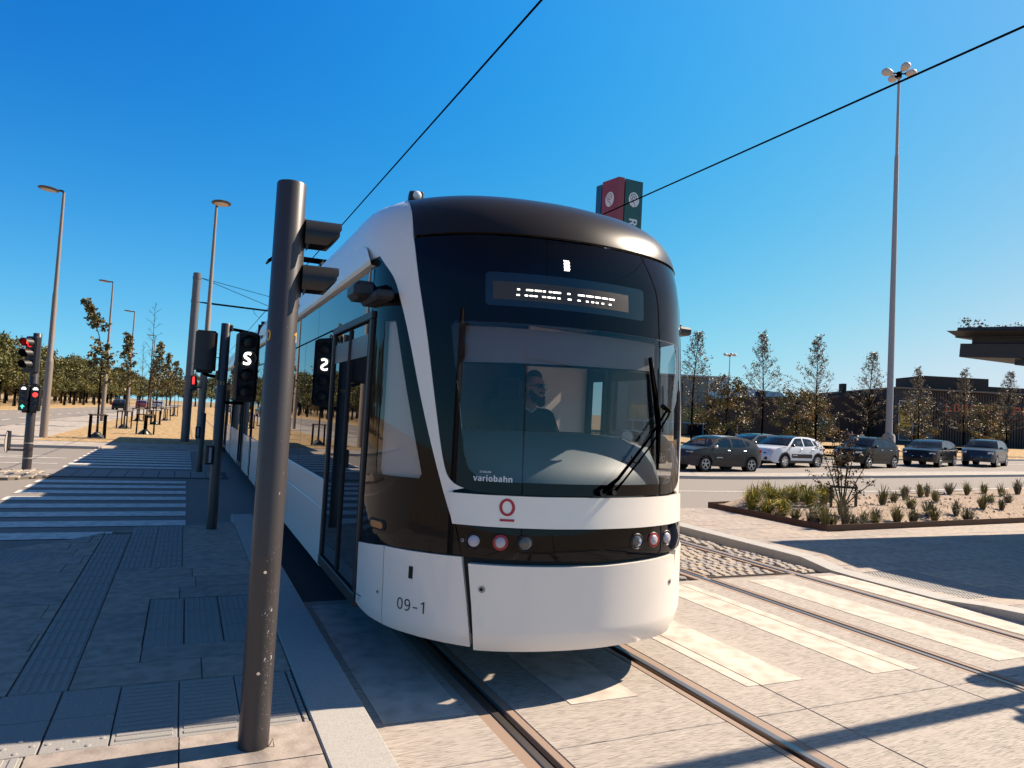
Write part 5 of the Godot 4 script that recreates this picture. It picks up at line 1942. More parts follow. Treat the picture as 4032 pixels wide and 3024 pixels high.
func build_left_street() -> void:
	near_post()
	tram_signal_post()
	traffic_signal()
	# short post with request box on the refuge
	var p := thing("push_button_post", "short dark post with request box on the cobbled refuge by the tram", "post", Vector3(0.43, -0.01, -20.1))
	var m := MB.new()
	m.lathe([Vector2(0.072, 0), Vector2(0.072, 1.50), Vector2(0.06, 1.52), Vector2(0, 1.53)], 16)
	obj("post", m, M("pole_paint"), p)
	m = MB.new()
	m.box(Vector3(-0.11, 1.02, 0.03), Vector3(0.10, 0.30, 0.13), Basis.IDENTITY, 0.015)
	var b := obj("request_box", m, M("black_plastic"), p)
	m = MB.new()
	m.box(Vector3(-0.10, 1.02, 0.097), Vector3(0.035, 0.22, 0.006))
	obj("box_plate", m, M("plate_grey", 0.32, 0.32, 0.36, 0.5), b)
	street_lamp(Vector3(-4.96, 0.07, -32.98), 9.7, -PI / 2, "tall tapering street lamp with disc head at the corner of the yellow lawn")
	street_lamp(Vector3(0.58, 0.07, -31.05), 9.6, PI * 0.1, "dark street lamp with disc head standing beside the tram track")
	# pedestrian signal on that lamp
	var ps := thing("pedestrian_signal", "small pedestrian signal with red standing figure fixed to the lamp by the track", "signal", Vector3(0.22, 2.2, -30.85))
	m = MB.new()
	m.box(Vector3(0, 0.31, 0), Vector3(0.26, 0.60, 0.18), Basis(Vector3.UP, 0.05), 0.03)
	m.box(Vector3(0.2, 0.15, -0.1), Vector3(0.26, 0.05, 0.05))
	obj("signal_case", m, M("black_plastic"), ps)
	m = MB.new()
	m.box(Vector3(-0.01, 0.42, 0.105), Vector3(0.075, 0.13, 0.01), Basis.IDENTITY, 0.004)
	m.lathe([Vector2(0.035, 0), Vector2(0.03, 0.01), Vector2(0, 0.012)], 10, Transform3D(Basis(Vector3.RIGHT, PI / 2), Vector3(-0.01, 0.525, 0.10)))
	m.box(Vector3(-0.03, 0.32, 0.105), Vector3(0.028, 0.11, 0.01), Basis(Vector3.BACK, -0.1), 0.004)
	m.box(Vector3(0.01, 0.32, 0.105), Vector3(0.028, 0.11, 0.01), Basis(Vector3.BACK, 0.1), 0.004)
	obj("red_figure_signal", m, glow("red_light", 1.0, 0.035, 0.03, 1.6), ps)
	lens(ps, Vector3(-0.01, 0.15, 0.09), Vector3.BACK, 0.07, M("lens_off", 0.02, 0.02, 0.022, 0.3))
	for e in [[-5.2, -57.0, "first"], [-4.9, -75.0, "second"], [-4.1, -101.0, "third"]]:
		street_lamp(Vector3(e[0], 0.07, e[1]), 9.7, -PI / 2, "slim street lamp along the avenue, %s beyond the corner lamp" % e[2])
	# young trees on the lawn, with guards
	var spots := [[-3.25, -34.0, "bent", 5.9, 1.0, "tall young tree with a bent top on the lawn corner"], [-1.70, -38.9, "bare", 6.6, 1.0, "nearly leafless young tree beside the track lawn edge"], [-3.05, -45.2, "young", 5.2, 1.0, "young leafy tree behind the bent one"], [-1.80, -54.2, "young", 5.4, 1.05, "young leafy tree, second in the row nearer the track"], [-3.2, -60.5, "bare", 5.8, 1.05, "thin half bare young tree in the row nearer the avenue"], [-1.45, -65.5, "young", 5.6, 1.05, "young leafy tree, third in the row nearer the track"], [-2.9, -73, "young", 5.4, 1.0, "young leafy tree among those far along the lawn"], [-1.1, -84.5, "young", 5.6, 1.1, "young leafy tree among those far along the lawn"], [-2.5, -92, "young", 5.4, 1.1, "young leafy tree among those far along the lawn"], [-0.9, -102, "young", 5.6, 1.1, "young leafy tree among those far along the lawn"], [-2.0, -114, "young", 5.4, 1.1, "young leafy tree among those far along the lawn"], [-0.4, -126, "young", 5.6, 1.1, "young leafy tree among those far along the lawn"]]
	var k := 0
	for e in spots:
		var sdd: int = {"bent": 3, "bare": 5}.get(e[2], 7 + k % 3)
		tree("young_tree", e[2], 5.5 if e[2] == "young" else e[3], sdd, Vector3(e[0], 0.06, e[1]), 0.0 if e[2] == "bent" else k * 1.7, e[4], e[5], "young staked trees on the lawn")
		if k < 8:
			tree_guard(Vector3(e[0], 0.07, e[1]), 0.2 + 0.5 * k, e[5])
		k += 1

func cyl_surf(r: float) -> Callable:
	return func(a: float, y: float) -> Array:
		var nn := Vector3(sin(a), 0, cos(a))
		return [nn * r + Vector3(0, y, 0), nn]

func near_post() -> void:
	var p := thing("signal_post", "thick dark grey signal post with hooded lamps and scratched paint on the slab pavement", "post", Vector3(0.42, 0.105, -3.80))
	p.scale = Vector3(PAVE, PAVE, PAVE)
	var m := MB.new()
	m.lathe([Vector2(0.078, -0.02), Vector2(0.078, 3.00), Vector2(0.074, 3.008), Vector2(0, 3.012)], 40)
	obj("post", m, M("pole_paint"), p)
	var cs := cyl_surf(0.078)
	# service hatch: a seam round a rounded plate, two screws
	var hatch := round_rect(-0.88, 0.335, 0.62, 1.005, 0.35, 8)
	for i in hatch.size():
		hatch[i].y = clampf(hatch[i].y, 0.335, 1.005)
	var out := PackedVector2Array()
	for k in 9:
		out.append(Vector2(-0.13 + 0.66 * cos(PI * k / 8.0), 0.955 + 0.05 * sin(PI * k / 8.0)))
	for k in 9:
		out.append(Vector2(-0.13 - 0.66 * cos(PI * k / 8.0), 0.385 - 0.05 * sin(PI * k / 8.0)))
	m = MB.new()
	m.patch(cs, ccw(out), [], 0.0012, Vector2(0.12, 0.2), 0.002)
	var h := obj("service_hatch", m, M("pole_paint"), p)
	for y in [0.405, 0.925]:
		m = MB.new()
		m.lathe([Vector2(0.009, 0), Vector2(0.0085, 0.003), Vector2(0.004, 0.0035), Vector2(0.0, 0.002)], 10, Transform3D(Basis(Vector3.RIGHT, PI / 2).rotated(Vector3.UP, -0.10), Vector3(sin(-0.10) * 0.078, y, cos(-0.10) * 0.078)))
		obj("screw", m, M("chrome"), h)
	# chips and scratches in the paint
	var r := RandomNumberGenerator.new()
	r.seed = 77
	m = MB.new()
	for i in 120:
		var y: float = r.randf_range(0.10, 1.05) if i % 3 else r.randf_range(0.35, 0.75)
		if i % 17 == 0:
			y = r.randf_range(1.0, 2.3)
		var a: float = r.randfn() * 0.20 + 0.44
		var w := r.randf_range(0.006, 0.022) * (2.4 if i % 9 == 0 else 1.0)
		var l := r.randf_range(0.001, 0.004) * (3.0 if i % 9 == 0 else 1.0)
		var q := PackedVector2Array()
		for k in 6:
			q.append(Vector2(a + cos(TAU * k / 6) * w * r.randf_range(0.4, 1.0) + l * sin(TAU * k / 6) * 4.0, y + sin(TAU * k / 6) * l * r.randf_range(0.6, 1.4)))
		if Geometry2D.triangulate_polygon(q).size() > 0:
			m.put(cs, q, 0.0016)
	var sc := obj("paint_chips", m, M("bare_primer", 0.50, 0.47, 0.45, 0.6), p)
	# yellow numbers
	for e in [["0", -1.12], ["1", 1.10]]:
		var tm := text_mesh(e[0], 0.056, 0.0, "Droid Sans", true)
		var ar := tm.get_mesh_arrays()
		m = MB.new()
		for q in ar[Mesh.ARRAY_VERTEX]:
			var s: Array = cs.call(e[1] + q.x / 0.078, 2.165 + q.y)
			m.vert(s[0] + s[1] * 0.0012, s[1])
		m.ix = ar[Mesh.ARRAY_INDEX]
		obj("post_number", m, M("yellow_paint", 0.58, 0.32, 0.02, 0.5), p)
	# head facing the tracks
	var hd := MB.new()
	hd.box(Vector3(0.062, 2.61, -0.02), Vector3(0.05, 0.46, 0.085), Basis.IDENTITY, 0.015)
	var ho := obj("signal_head", hd, M("black_plastic"), p)
	for y in [2.735, 2.485]:
		var v := MB.new()
		visor(v, Vector3(0.09, y, -0.02), Vector3(1, 0.0, 0.12), 0.092, 0.19)
		obj("visor", v, M("black_plastic"), ho)
		lens(ho, Vector3(0.098, y, -0.02), Vector3(1, 0, 0.12), 0.08, M("lens_off"))
	# wire clip and weeds at the foot
	m = MB.new()
	m.tube([Vector3(0.070, 0.0, 0.035), Vector3(0.092, 0.045, 0.04), Vector3(0.102, 0.0, 0.045)], 0.003, 6)
	obj("wire_loop", m, M("galvanised"), p)

func tram_signal_post() -> void:
	var p := thing("tram_signal_post", "dark post carrying the tram signal showing a lit letter S", "post", Vector3(0.425, 0.105, -10.40))
	p.scale = Vector3(PAVE, PAVE, PAVE)
	var m := MB.new()
	m.lathe([Vector2(0.070, -0.03), Vector2(0.066, 2.92), Vector2(0.06, 2.93), Vector2(0, 2.932)], 24)
	obj("post", m, M("pole_paint"), p)
	m = MB.new()
	m.tube([Vector3(0.05, 2.86, 0.0), Vector3(0.22, 2.84, 0.03), Vector3(0.29, 2.83, 0.04)], 0.022, 8)
	m.box(Vector3(0.075, 2.87, 0), Vector3(0.04, 0.09, 0.10), Basis.IDENTITY, 0.01)
	obj("bracket", m, M("dark_metal"), p)
	m = MB.new()
	m.tube([Vector3(0.05, 1.80, 0.0), Vector3(0.22, 1.80, 0.03), Vector3(0.30, 1.80, 0.04)], 0.022, 8)
	obj("bracket", m, M("dark_metal"), p)
	m = MB.new()
	m.tube([Vector3(-0.05, 2.16, 0.0), Vector3(-0.18, 2.17, -0.02), Vector3(-0.26, 2.20, -0.04)], 0.024, 8)
	m.box(Vector3(-0.075, 2.18, 0), Vector3(0.04, 0.13, 0.11), Basis.IDENTITY, 0.01)
	obj("bracket", m, M("dark_metal"), p)
	# head with the S
	var hd := Node3D.new()
	hd.name = "signal_head"
	p.add_child(hd, true)
	hd.position = Vector3(0.30, 0, 0.06)
	hd.rotation.y = 0.16
	m = MB.new()
	m.box(Vector3(0, 2.32, -0.02), Vector3(0.29, 0.98, 0.17), Basis.IDENTITY, 0.03)
	# curved top and foot caps
	m.prism(P2([[-0.14, 2.79], [0.14, 2.79], [0.10, 2.825], [0.03, 2.84], [-0.03, 2.84], [-0.10, 2.825]]), -0.09, 0.06)
	m.prism(P2([[-0.14, 1.85], [-0.10, 1.825], [0.0, 1.815], [0.10, 1.825], [0.14, 1.85]]), -0.09, 0.06)
	# side cheeks like hoods
	for sd in [-1.0, 1.0]:
		m.box(Vector3(sd * 0.137, 2.32, 0.09), Vector3(0.012, 0.95, 0.08), Basis.IDENTITY, 0.004)
	obj("signal_case", m, M("black_plastic"), hd)
	for i in 4:
		var y := 2.68 - 0.238 * i
		var v := MB.new()
		visor(v, Vector3(0, y, 0.065), Vector3(0, 0, 1), 0.105, 0.10)
		obj("visor", v, M("black_plastic"), hd)
		if i != 1:
			lens(hd, Vector3(0, y, 0.066), Vector3(0, 0, 1), 0.092, M("lens_off"))
	label_text("letter_signal", "S", 0.175, Vector3(-0.005, 2.44, 0.085), Basis.IDENTITY, glow("signal_white", 1.0, 0.97, 0.88, 2.6), hd, true)
	var bk := Node3D.new()
	bk.name = "rear_head"
	p.add_child(bk, true)
	bk.position = Vector3(-0.245, 0, -0.05)
	m = MB.new()
	var arc := PackedVector2Array()
	for k in 13:
		arc.append(Vector2(0.145 * cos(PI * k / 12.0), 0.08 + 0.06 * sin(PI * k / 12.0)))
	arc.append(Vector2(-0.145, -0.08))
	arc.append(Vector2(0.145, -0.08))
	m.prism(arc, -2.78, -2.24, Transform3D(Basis(Vector3.RIGHT, PI / 2), Vector3.ZERO))
	obj("signal_case", m, M("black_plastic"), bk)
	m = MB.new()
	m.box(Vector3(0, 2.79, 0.01), Vector3(0.25, 0.03, 0.18), Basis.IDENTITY, 0.012)
	m.box(Vector3(0, 2.225, 0.01), Vector3(0.22, 0.04, 0.16), Basis.IDENTITY, 0.015)
	obj("end_cap", m, M("black_plastic"), bk)
	# request box
	m = MB.new()
	m.box(Vector3(-0.105, 1.05, 0.02), Vector3(0.11, 0.27, 0.12), Basis.IDENTITY, 0.018)
	var rb := obj("request_box", m, M("black_plastic"), p)
	m = MB.new()
	m.box(Vector3(-0.09, 1.05, 0.082), Vector3(0.032, 0.21, 0.006))
	obj("box_plate", m, M("plate_grey", 0.32, 0.32, 0.36, 0.5), rb)
	var cs := cyl_surf(0.069)
	var tm := text_mesh("11", 0.05, 0.0, "Droid Sans", true)
	var ar := tm.get_mesh_arrays()
	m = MB.new()
	for q in ar[Mesh.ARRAY_VERTEX]:
		var s: Array = cs.call(0.0 + q.x / 0.069, 2.07 + q.y)
		m.vert(s[0] + s[1] * 0.0015, s[1])
	m.ix = ar[Mesh.ARRAY_INDEX]
	obj("post_number", m, M("yellow_paint", 0.58, 0.32, 0.02, 0.5), p)

func traffic_signal() -> void:
	var p := thing("traffic_signal", "black traffic signal with lit red arrow and low bus heads on the cobbled refuge", "traffic signal", Vector3(-3.19, 0.03, -19.4))
	var m := MB.new()
	m.lathe([Vector2(0.095, -0.02), Vector2(0.088, 3.12), Vector2(0.08, 3.13), Vector2(0, 3.132)], 20)
	obj("post", m, M("pole_paint"), p)
	m = MB.new()
	for y in [0.62, 0.28]:
		m.lathe([Vector2(0.094, y - 0.01), Vector2(0.099, y - 0.01), Vector2(0.099, y + 0.01), Vector2(0.094, y + 0.01)], 20)
	obj("clamp_band", m, M("galvanised"), p)
	var hd := Node3D.new()
	hd.name = "signal_head"
	p.add_child(hd, true)
	hd.position = Vector3(-0.06, 0, 0.16)
	hd.rotation.y = -0.62
	m = MB.new()
	m.box(Vector3(0, 2.62, -0.02), Vector3(0.30, 0.84, 0.16), Basis.IDENTITY, 0.03)
	m.box(Vector3(0, 2.18, -0.08), Vector3(0.05, 0.10, 0.05))
	obj("signal_case", m, M("black_plastic"), hd)
	for i in 3:
		var y := 2.88 - 0.245 * i
		var v := MB.new()
		visor(v, Vector3(0, y, 0.06), Vector3(0, -0.05, 1), 0.115, 0.20)
		obj("visor", v, M("black_plastic"), hd)
		if i:
			lens(hd, Vector3(0, y, 0.058), Vector3.BACK, 0.10, M("lens_off"))
	var red := glow("red_light", 1.0, 0.035, 0.03, 1.6)
	lens(hd, Vector3(0, 2.88, 0.055), Vector3.BACK, 0.10, glow("red_dim", 0.55, 0.008, 0.008, 1.0))
	m = MB.new()
	# arrow turned to one side, drawn in lamps
	m.prism(P2([[-0.085, -0.012], [0.0, -0.012], [0.0, -0.05], [0.085, 0.012], [0.0, 0.07], [0.0, 0.033], [-0.085, 0.033]]), 0.078, 0.084, Transform3D(Basis.IDENTITY, Vector3(0, 2.88, 0)))
	obj("arrow_signal", m, red, hd)
	for sd in [-1.0, 1.0]:
		var lw := Node3D.new()
		lw.name = "low_head"
		p.add_child(lw, true)
		lw.position = Vector3(-0.02 + sd * 0.105, 0, 0.14)
		lw.rotation.y = -0.20 + sd * 0.12
		m = MB.new()
		m.box(Vector3(0, 1.64, 0), Vector3(0.205, 0.58, 0.13), Basis.IDENTITY, 0.02)
		m.box(Vector3(-sd * 0.03, 1.33, -0.01), Vector3(0.12, 0.05, 0.10), Basis.IDENTITY, 0.015)
		m.box(Vector3(-sd * 0.02, 1.955, -0.03), Vector3(0.10, 0.04, 0.08), Basis.IDENTITY, 0.012)
		obj("signal_case", m, M("black_plastic"), lw)
		for i in 4:
			var y := 1.855 - 0.135 * i
			if i == 0:
				m = MB.new()
				# little white car front
				m.prism(P2([[-0.052, -0.028], [0.052, -0.028], [0.055, 0.0], [0.04, 0.008], [0.028, 0.032], [-0.028, 0.032], [-0.04, 0.008], [-0.055, 0.0]]), 0.066, 0.070, Transform3D(Basis.IDENTITY, Vector3(0, y, 0)))
				obj("car_symbol_signal", m, glow("signal_symbol", 0.95, 0.92, 0.85, 0.9), lw)
			elif i == 1 and sd > 0:
				lens(lw, Vector3(0, y, 0.062), Vector3.BACK, 0.055, red)
			elif i == 3 and sd < 0:
				m = MB.new()
				m.prism(P2([[-0.015, -0.05], [0.015, -0.05], [0.015, -0.01], [0.052, -0.01], [0.0, 0.04], [-0.052, -0.01], [-0.015, -0.01]]), 0.066, 0.072, Transform3D(Basis.IDENTITY, Vector3(0, y, 0)))
				obj("arrow_signal", m, glow("green_light", 0.08, 0.72, 0.48, 1.0), lw)
			else:
				lens(lw, Vector3(0, y, 0.062), Vector3.BACK, 0.052, M("lens_off"))
	# small plate on an L-shaped arm, seen on edge
	m = MB.new()
	m.box(Vector3(-0.22, 0.46, 0.05), Vector3(0.30, 0.05, 0.05), Basis.IDENTITY, 0.006)
	m.box(Vector3(-0.36, 0.66, 0.05), Vector3(0.055, 0.44, 0.05), Basis.IDENTITY, 0.006)
	var br := obj("sign_bracket", m, M("pole_grey"), p)
	m = MB.new()
	m.cyl(Vector3(-0.405, 0.64, 0.05), Vector3(-0.393, 0.64, 0.05), 0.25, 0.25, 24)
	obj("sign_plate", m, M("galvanised"), br)

func street_lamp(at: Vector3, h: float, turn: float, label: String) -> Node3D:
	var p := thing("street_lamp", label, "street lamp", at, 0.0, "street lamps with disc heads")
	var m := MB.new()
	m.lathe([Vector2(0.14, -0.02), Vector2(0.135, h * 0.30), Vector2(0.125, h * 0.315), Vector2(0.105, h * 0.32), Vector2(0.095, h * 0.58), Vector2(0.08, h * 0.59), Vector2(0.052, h * 0.98), Vector2(0.045, h), Vector2(0, h)], 14)
	obj("post", m, M("lamp_post"), p)
	var d := Vector3(sin(turn), 0, cos(turn))
	m = MB.new()
	m.tube([Vector3(0, h - 0.03, 0), Vector3(0, h + 0.05, 0) + d * 0.05, Vector3(0, h + 0.06, 0) + d * 0.3], [0.05, 0.045, 0.03], 8)
	obj("arm", m, M("lamp_post"), p)
	m = MB.new()
	m.lathe([Vector2(0.0, -0.035), Vector2(0.30, -0.03), Vector2(0.36, -0.01), Vector2(0.375, 0.015), Vector2(0.34, 0.045), Vector2(0.18, 0.065), Vector2(0, 0.07)], 22, Transform3D(Basis(d.cross(Vector3.UP), 0.07), Vector3(0, h + 0.04, 0) + d * 0.52))
	var o := obj("lamp_head", m, M("dark_metal"), p)
	m = MB.new()
	m.lathe([Vector2(0.0, -0.042), Vector2(0.24, -0.040), Vector2(0.27, -0.034)], 20, Transform3D(Basis(d.cross(Vector3.UP), 0.07), Vector3(0, h + 0.04, 0) + d * 0.52))
	obj("diffuser", m, M("lamp_glass", 0.42, 0.34, 0.29, 0.4), o)
	return p

# ---------- cars ----------
func car(at: Vector3, turn: float, label: String, paint: Material, roof: Material, o: Dictionary) -> Node3D:
	# local x runs from the front bumper to the rear, y up
	var t := thing("car", label, "car", at, turn, o.get("group", "cars queuing on the side road"))
	var L: float = o.get("l", 4.0)
	var W: float = o.get("w", 0.87)
	var H: float = o.get("h", 1.49)
	var kx := L / 4.0
	var ky := H / 1.49
	var prof := []
	for q in o.get("profile", [[0.02, 0.30], [0.0, 0.45], [0.015, 0.60], [0.07, 0.74], [0.20, 0.87], [0.55, 0.955], [0.95, 1.01], [1.30, 1.235], [1.55, 1.395], [1.80, 1.465], [2.30, 1.49], [2.80, 1.475], [3.20, 1.42], [3.52, 1.33], [3.70, 1.15], [3.85, 0.98], [3.96, 0.82], [4.0, 0.60], [3.98, 0.45], [3.95, 0.30]]):
		prof.append(Vector2(q[0] * kx, q[1] * ky))
	var hw := func(x: float, y: float) -> float:
		var k := 1.0
		if x < 0.65:
			k -= 0.20 * pow((0.65 - x) / 0.65, 2.2)
		if x > L - 0.55:
			k -= 0.13 * pow((x - L + 0.55) / 0.55, 2.0)
		var b := 0.98 * ky
		if y > b:
			k *= 1.0 - 0.245 * pow((y - b) / (H - b), 1.15)
		elif y < 0.5:
			k *= 1.0 - 0.05 * (0.5 - y) / 0.3
		else:
			k *= 1.0 - 0.02 * pow((y - 0.72) / 0.26, 2.0)
		return W * k
	var wx := [o.get("wf", 0.80) * kx, (o.get("wf", 0.80) + o.get("wb", 2.54)) * kx]
	var wr: float = o.get("wr", 0.315)
	for sd in [-1.0, 1.0]:
		var S := func(x: float, y: float) -> Array:
			var z: float = hw.call(x, y)
			var e := 0.02
			var dx := Vector3(2 * e, 0, hw.call(x + e, y) - hw.call(x - e, y))
			var dy := Vector3(0, 2 * e, hw.call(x, y + e) - hw.call(x, y - e))
			var nn := dx.cross(dy).normalized()
			return [Vector3(x, y, sd * z), Vector3(nn.x, nn.y, sd * nn.z)]
		var out := PackedVector2Array()
		for q in prof:
			out.append(q)
		out.append(Vector2(L - 0.15, 0.23))
		out.append(Vector2(0.15, 0.23))
		out = ccw(out)
		var holes := []
		for x in wx:
			holes.append(ring2(x, wr, wr + 0.055, wr + 0.055, 22))
		var wins := []
		for w in o.get("windows", [[[1.17, 1.03], [1.60, 1.345], [1.72, 1.395], [2.17, 1.415], [2.17, 1.02]], [[2.25, 1.02], [2.25, 1.415], [2.70, 1.395], [2.90, 1.36], [3.02, 1.06]], [[3.08, 1.08], [2.98, 1.34], [3.22, 1.28], [3.30, 1.14]]]):
			var q := PackedVector2Array()
			for e in w:
				q.append(Vector2(e[0] * kx, e[1] * ky))
			wins.append(ccw(q))
		var m := MB.new()
		m.patch(S, out, holes + wins, 0.0, Vector2(0.16, 0.12))
		var bs := obj("body_side", m, paint, t)
		for w in wins:
			m = MB.new()
			m.patch(S, w, [], -0.004, Vector2(0.2, 0.2))
			obj("side_window", m, M("car_glass"), t)
		# door seams and handles
		m = MB.new()
		for x in [1.12, 2.20, 3.02]:
			m.patch(S, rect((x - 0.006) * kx, 0.34, (x + 0.006) * kx, 1.0 * ky), [], 0.002, Vector2(0.2, 0.2))
		obj("door_seam", m, M("groove"), bs)
		m = MB.new()
		for x in [2.02, 2.92]:
			var e: Array = S.call(x * kx, 0.90 * ky)
			m.box(e[0] + e[1] * 0.015, Vector3(0.17, 0.03, 0.03), Basis.IDENTITY, 0.01)
		obj("door_handle", m, M("chrome") if o.get("bright", false) else paint, bs)
		# sill and arch trims
		m = MB.new()
		m.patch(S, ccw(rect(wx[0] + 0.37, 0.225, wx[1] - 0.37, 0.345)), [], 0.008, Vector2(0.3, 0.2), 0.01)
		for x in wx:
			var arc := PackedVector2Array()
			for k in 13:
				var a := PI * (k / 12.0) * 1.06 - 0.1
				arc.append(Vector2(x + cos(a) * (wr + 0.115), wr + sin(a) * (wr + 0.115)))
			for k in range(12, -1, -1):
				var a := PI * (k / 12.0) * 1.06 - 0.1
				arc.append(Vector2(x + cos(a) * (wr + 0.05), wr + sin(a) * (wr + 0.05)))
			if o.get("cladding", false):
				m.patch(S, ccw(arc), [], 0.012, Vector2(0.12, 0.12), 0.012)
		obj("trim", m, M("black_plastic"), bs)
		if o.get("cladding", false):
			m = MB.new()
			m.patch(S, ccw(round_rect(1.28, 0.47, 2.86, 0.66, 0.06)), [], 0.014, Vector2(0.2, 0.2), 0.014)
			var bp := obj("side_bumper", m, M("black_plastic"), bs)
			m = MB.new()
			m.patch(S, ccw(round_rect(1.37, 0.515, 1.68, 0.615, 0.03)), [ccw(round_rect(1.41, 0.542, 1.64, 0.588, 0.015))], 0.017, Vector2(0.1, 0.1))
			obj("bumper_ring", m, M("sign_white", 0.78, 0.76, 0.72, 0.4), bp)
		# mirror
		m = MB.new()
		var e: Array = S.call(1.22 * kx, 1.02 * ky)
		m.box(e[0] + Vector3(0.02, 0.03, sd * 0.10), Vector3(0.12, 0.12, 0.17), Basis.IDENTITY, 0.035)
		m.box(e[0] + Vector3(0.02, -0.01, sd * 0.02), Vector3(0.07, 0.03, 0.08))
		obj("mirror", m, o.get("mirror", paint), t)
		# lamps
		var hl := MB.new()
		var h0: Array = S.call(0.14, 0.70 * ky)
		hl.box(Vector3(0.13, o.get("lamp_y", 0.74) * ky, sd * (h0[0].z * sd - 0.13)), Vector3(0.20, 0.085 * o.get("lamp_h", 1.0), 0.30), Basis(Vector3.UP, sd * 0.42), 0.03)
		var hlo := obj("headlight", hl, M("lamp_clear"), t)
		if o.get("cladding", false):
			hl = MB.new()
			hl.box(Vector3(0.075, 0.60, sd * 0.60), Vector3(0.10, 0.12, 0.22), Basis(Vector3.UP, sd * 0.35), 0.03)
			obj("lower_lamp", hl, M("black_plastic"), t)
		if o.get("amber", false):
			hl = MB.new()
			hl.box(Vector3(0.16, (o.get("lamp_y", 0.74) + 0.01) * ky, sd * (h0[0].z * sd - 0.08)), Vector3(0.16, 0.03, 0.16), Basis(Vector3.UP, sd * 0.5), 0.01)
			obj("indicator_lamp", hl, glow("indicator_on", 1.0, 0.42, 0.06, 1.2), hlo)
		var tlm := MB.new()
		var te: Array = S.call(L - 0.14, 0.92 * ky)
		tlm.box(te[0] + Vector3(0.0, 0, -sd * 0.03), Vector3(0.20, 0.16, 0.10), Basis(Vector3.UP, -sd * 0.3), 0.03)
		obj("tail_light", tlm, M("lens_red", 0.36, 0.008, 0.010, 0.2), t)
		# wheels
		for x in wx:
			var wh := Node3D.new()
			wh.name = "wheel"
			t.add_child(wh, true)
			wh.position = Vector3(x, wr, sd * (W - 0.105))
			var bsw := Basis(Vector3.RIGHT, sd * PI / 2)
			m = MB.new()
			m.lathe([Vector2(wr * 0.66, -0.10), Vector2(wr * 0.94, -0.10), Vector2(wr, -0.06), Vector2(wr, 0.06), Vector2(wr * 0.94, 0.10), Vector2(wr * 0.66, 0.095)], 24, Transform3D(bsw, Vector3.ZERO))
			obj("tyre", m, M("rubber"), wh)
			m = MB.new()
			m.lathe([Vector2(wr * 0.67, 0.098), Vector2(wr * 0.62, 0.098), Vector2(wr * 0.60, 0.06), Vector2(0.0, 0.05)], 24, Transform3D(bsw, Vector3.ZERO))
			obj("wheel_dish", m, M("groove"), wh)
			m = MB.new()
			m.lathe([Vector2(wr * 0.68, 0.090), Vector2(wr * 0.67, 0.104), Vector2(wr * 0.60, 0.104), Vector2(wr * 0.59, 0.090)], 24, Transform3D(bsw, Vector3.ZERO))
			var ns: int = o.get("spokes", 5)
			for k in ns:
				var a := TAU * k / ns + 0.3
				var d := Vector3(cos(a), sin(a), 0)
				m.box(d * wr * 0.34 + Vector3(0, 0, sd * 0.088), Vector3(wr * 0.56, wr * o.get("spoke_w", 0.16), 0.022), Basis(Vector3.BACK, a), 0.006)
			m.lathe([Vector2(wr * 0.14, 0.08), Vector2(wr * 0.13, 0.105), Vector2(0, 0.107)], 12, Transform3D(bsw, Vector3.ZERO))
			obj("rim", m, M("alloy"), wh)
		# dark wheel housing
		m = MB.new()
		for x in wx:
			m.cyl(Vector3(x, wr, sd * (W - 0.25)), Vector3(x, wr, sd * (W - 0.045)), wr + 0.05, wr + 0.05, 18, false)
			m.cyl(Vector3(x, wr, sd * (W - 0.27)), Vector3(x, wr, sd * (W - 0.25)), wr + 0.05, wr + 0.05, 18)
		obj("wheel_housing", m, M("rubber"), t)
	# skin over the top, from bumper to bumper
	var strips := o.get("strips", [["front_bumper", 0, 4, "paint"], ["bonnet", 4, 6, "paint"], ["windscreen", 6, 9, "glass"], ["roof", 9, 13, "roof"], ["rear_window", 13, 15, "glass"], ["tailgate", 15, 19, "paint"]]) as Array
	for s in strips:
		var g := []
		for i in range(s[1], s[2]):
			for k in 4:
				var a: Vector2 = prof[i]
				var b: Vector2 = prof[i + 1]
				var p: Vector2 = prof[maxi(i - 1, 0)]
				var q: Vector2 = prof[mini(i + 2, prof.size() - 1)]
				if i == s[2] - 1 and k == 3:
					g.append(car_row(a.cubic_interpolate(b, p, q, k / 4.0), hw, L))
					g.append(car_row(b, hw, L))
				else:
					g.append(car_row(a.cubic_interpolate(b, p, q, k / 4.0), hw, L))
		var m := MB.new()
		grid(m, g)
		flip(m)
		obj(s[0], m, {"paint": paint, "glass": M("car_glass"), "roof": roof}[s[3]], t)
	# grille, plate, lower intake, badge
	var m := MB.new()
	m.box(Vector3(-0.045, 0.42, 0), Vector3(0.05, 0.16, W * 1.15), Basis.IDENTITY, 0.02)
	m.box(Vector3(-0.02, 0.655 * ky, 0), Vector3(0.06, 0.06, W * 1.0), Basis.IDENTITY, 0.015)
	obj("grille", m, M("black_plastic"), t)
	m = MB.new()
	m.box(Vector3(-0.078, 0.50, 0), Vector3(0.012, 0.11, 0.50))
	var pl := obj("number_plate", m, M("sign_white", 0.78, 0.76, 0.72, 0.4), t)
	if o.has("plate"):
		label_text("plate_number", o.plate, 0.075, Vector3(-0.0855, 0.50, 0), Basis(Vector3.UP, -PI / 2), M("ink", 0.012, 0.012, 0.014, 0.5), pl, true)
	m = MB.new()
	m.box(Vector3(L / 2, 0.32, 0), Vector3(L - 0.3, 0.14, W * 1.7))
	m.box(Vector3(L * 0.53, 0.72 * ky, 0), Vector3(L * 0.62, 0.5, W * 1.72))
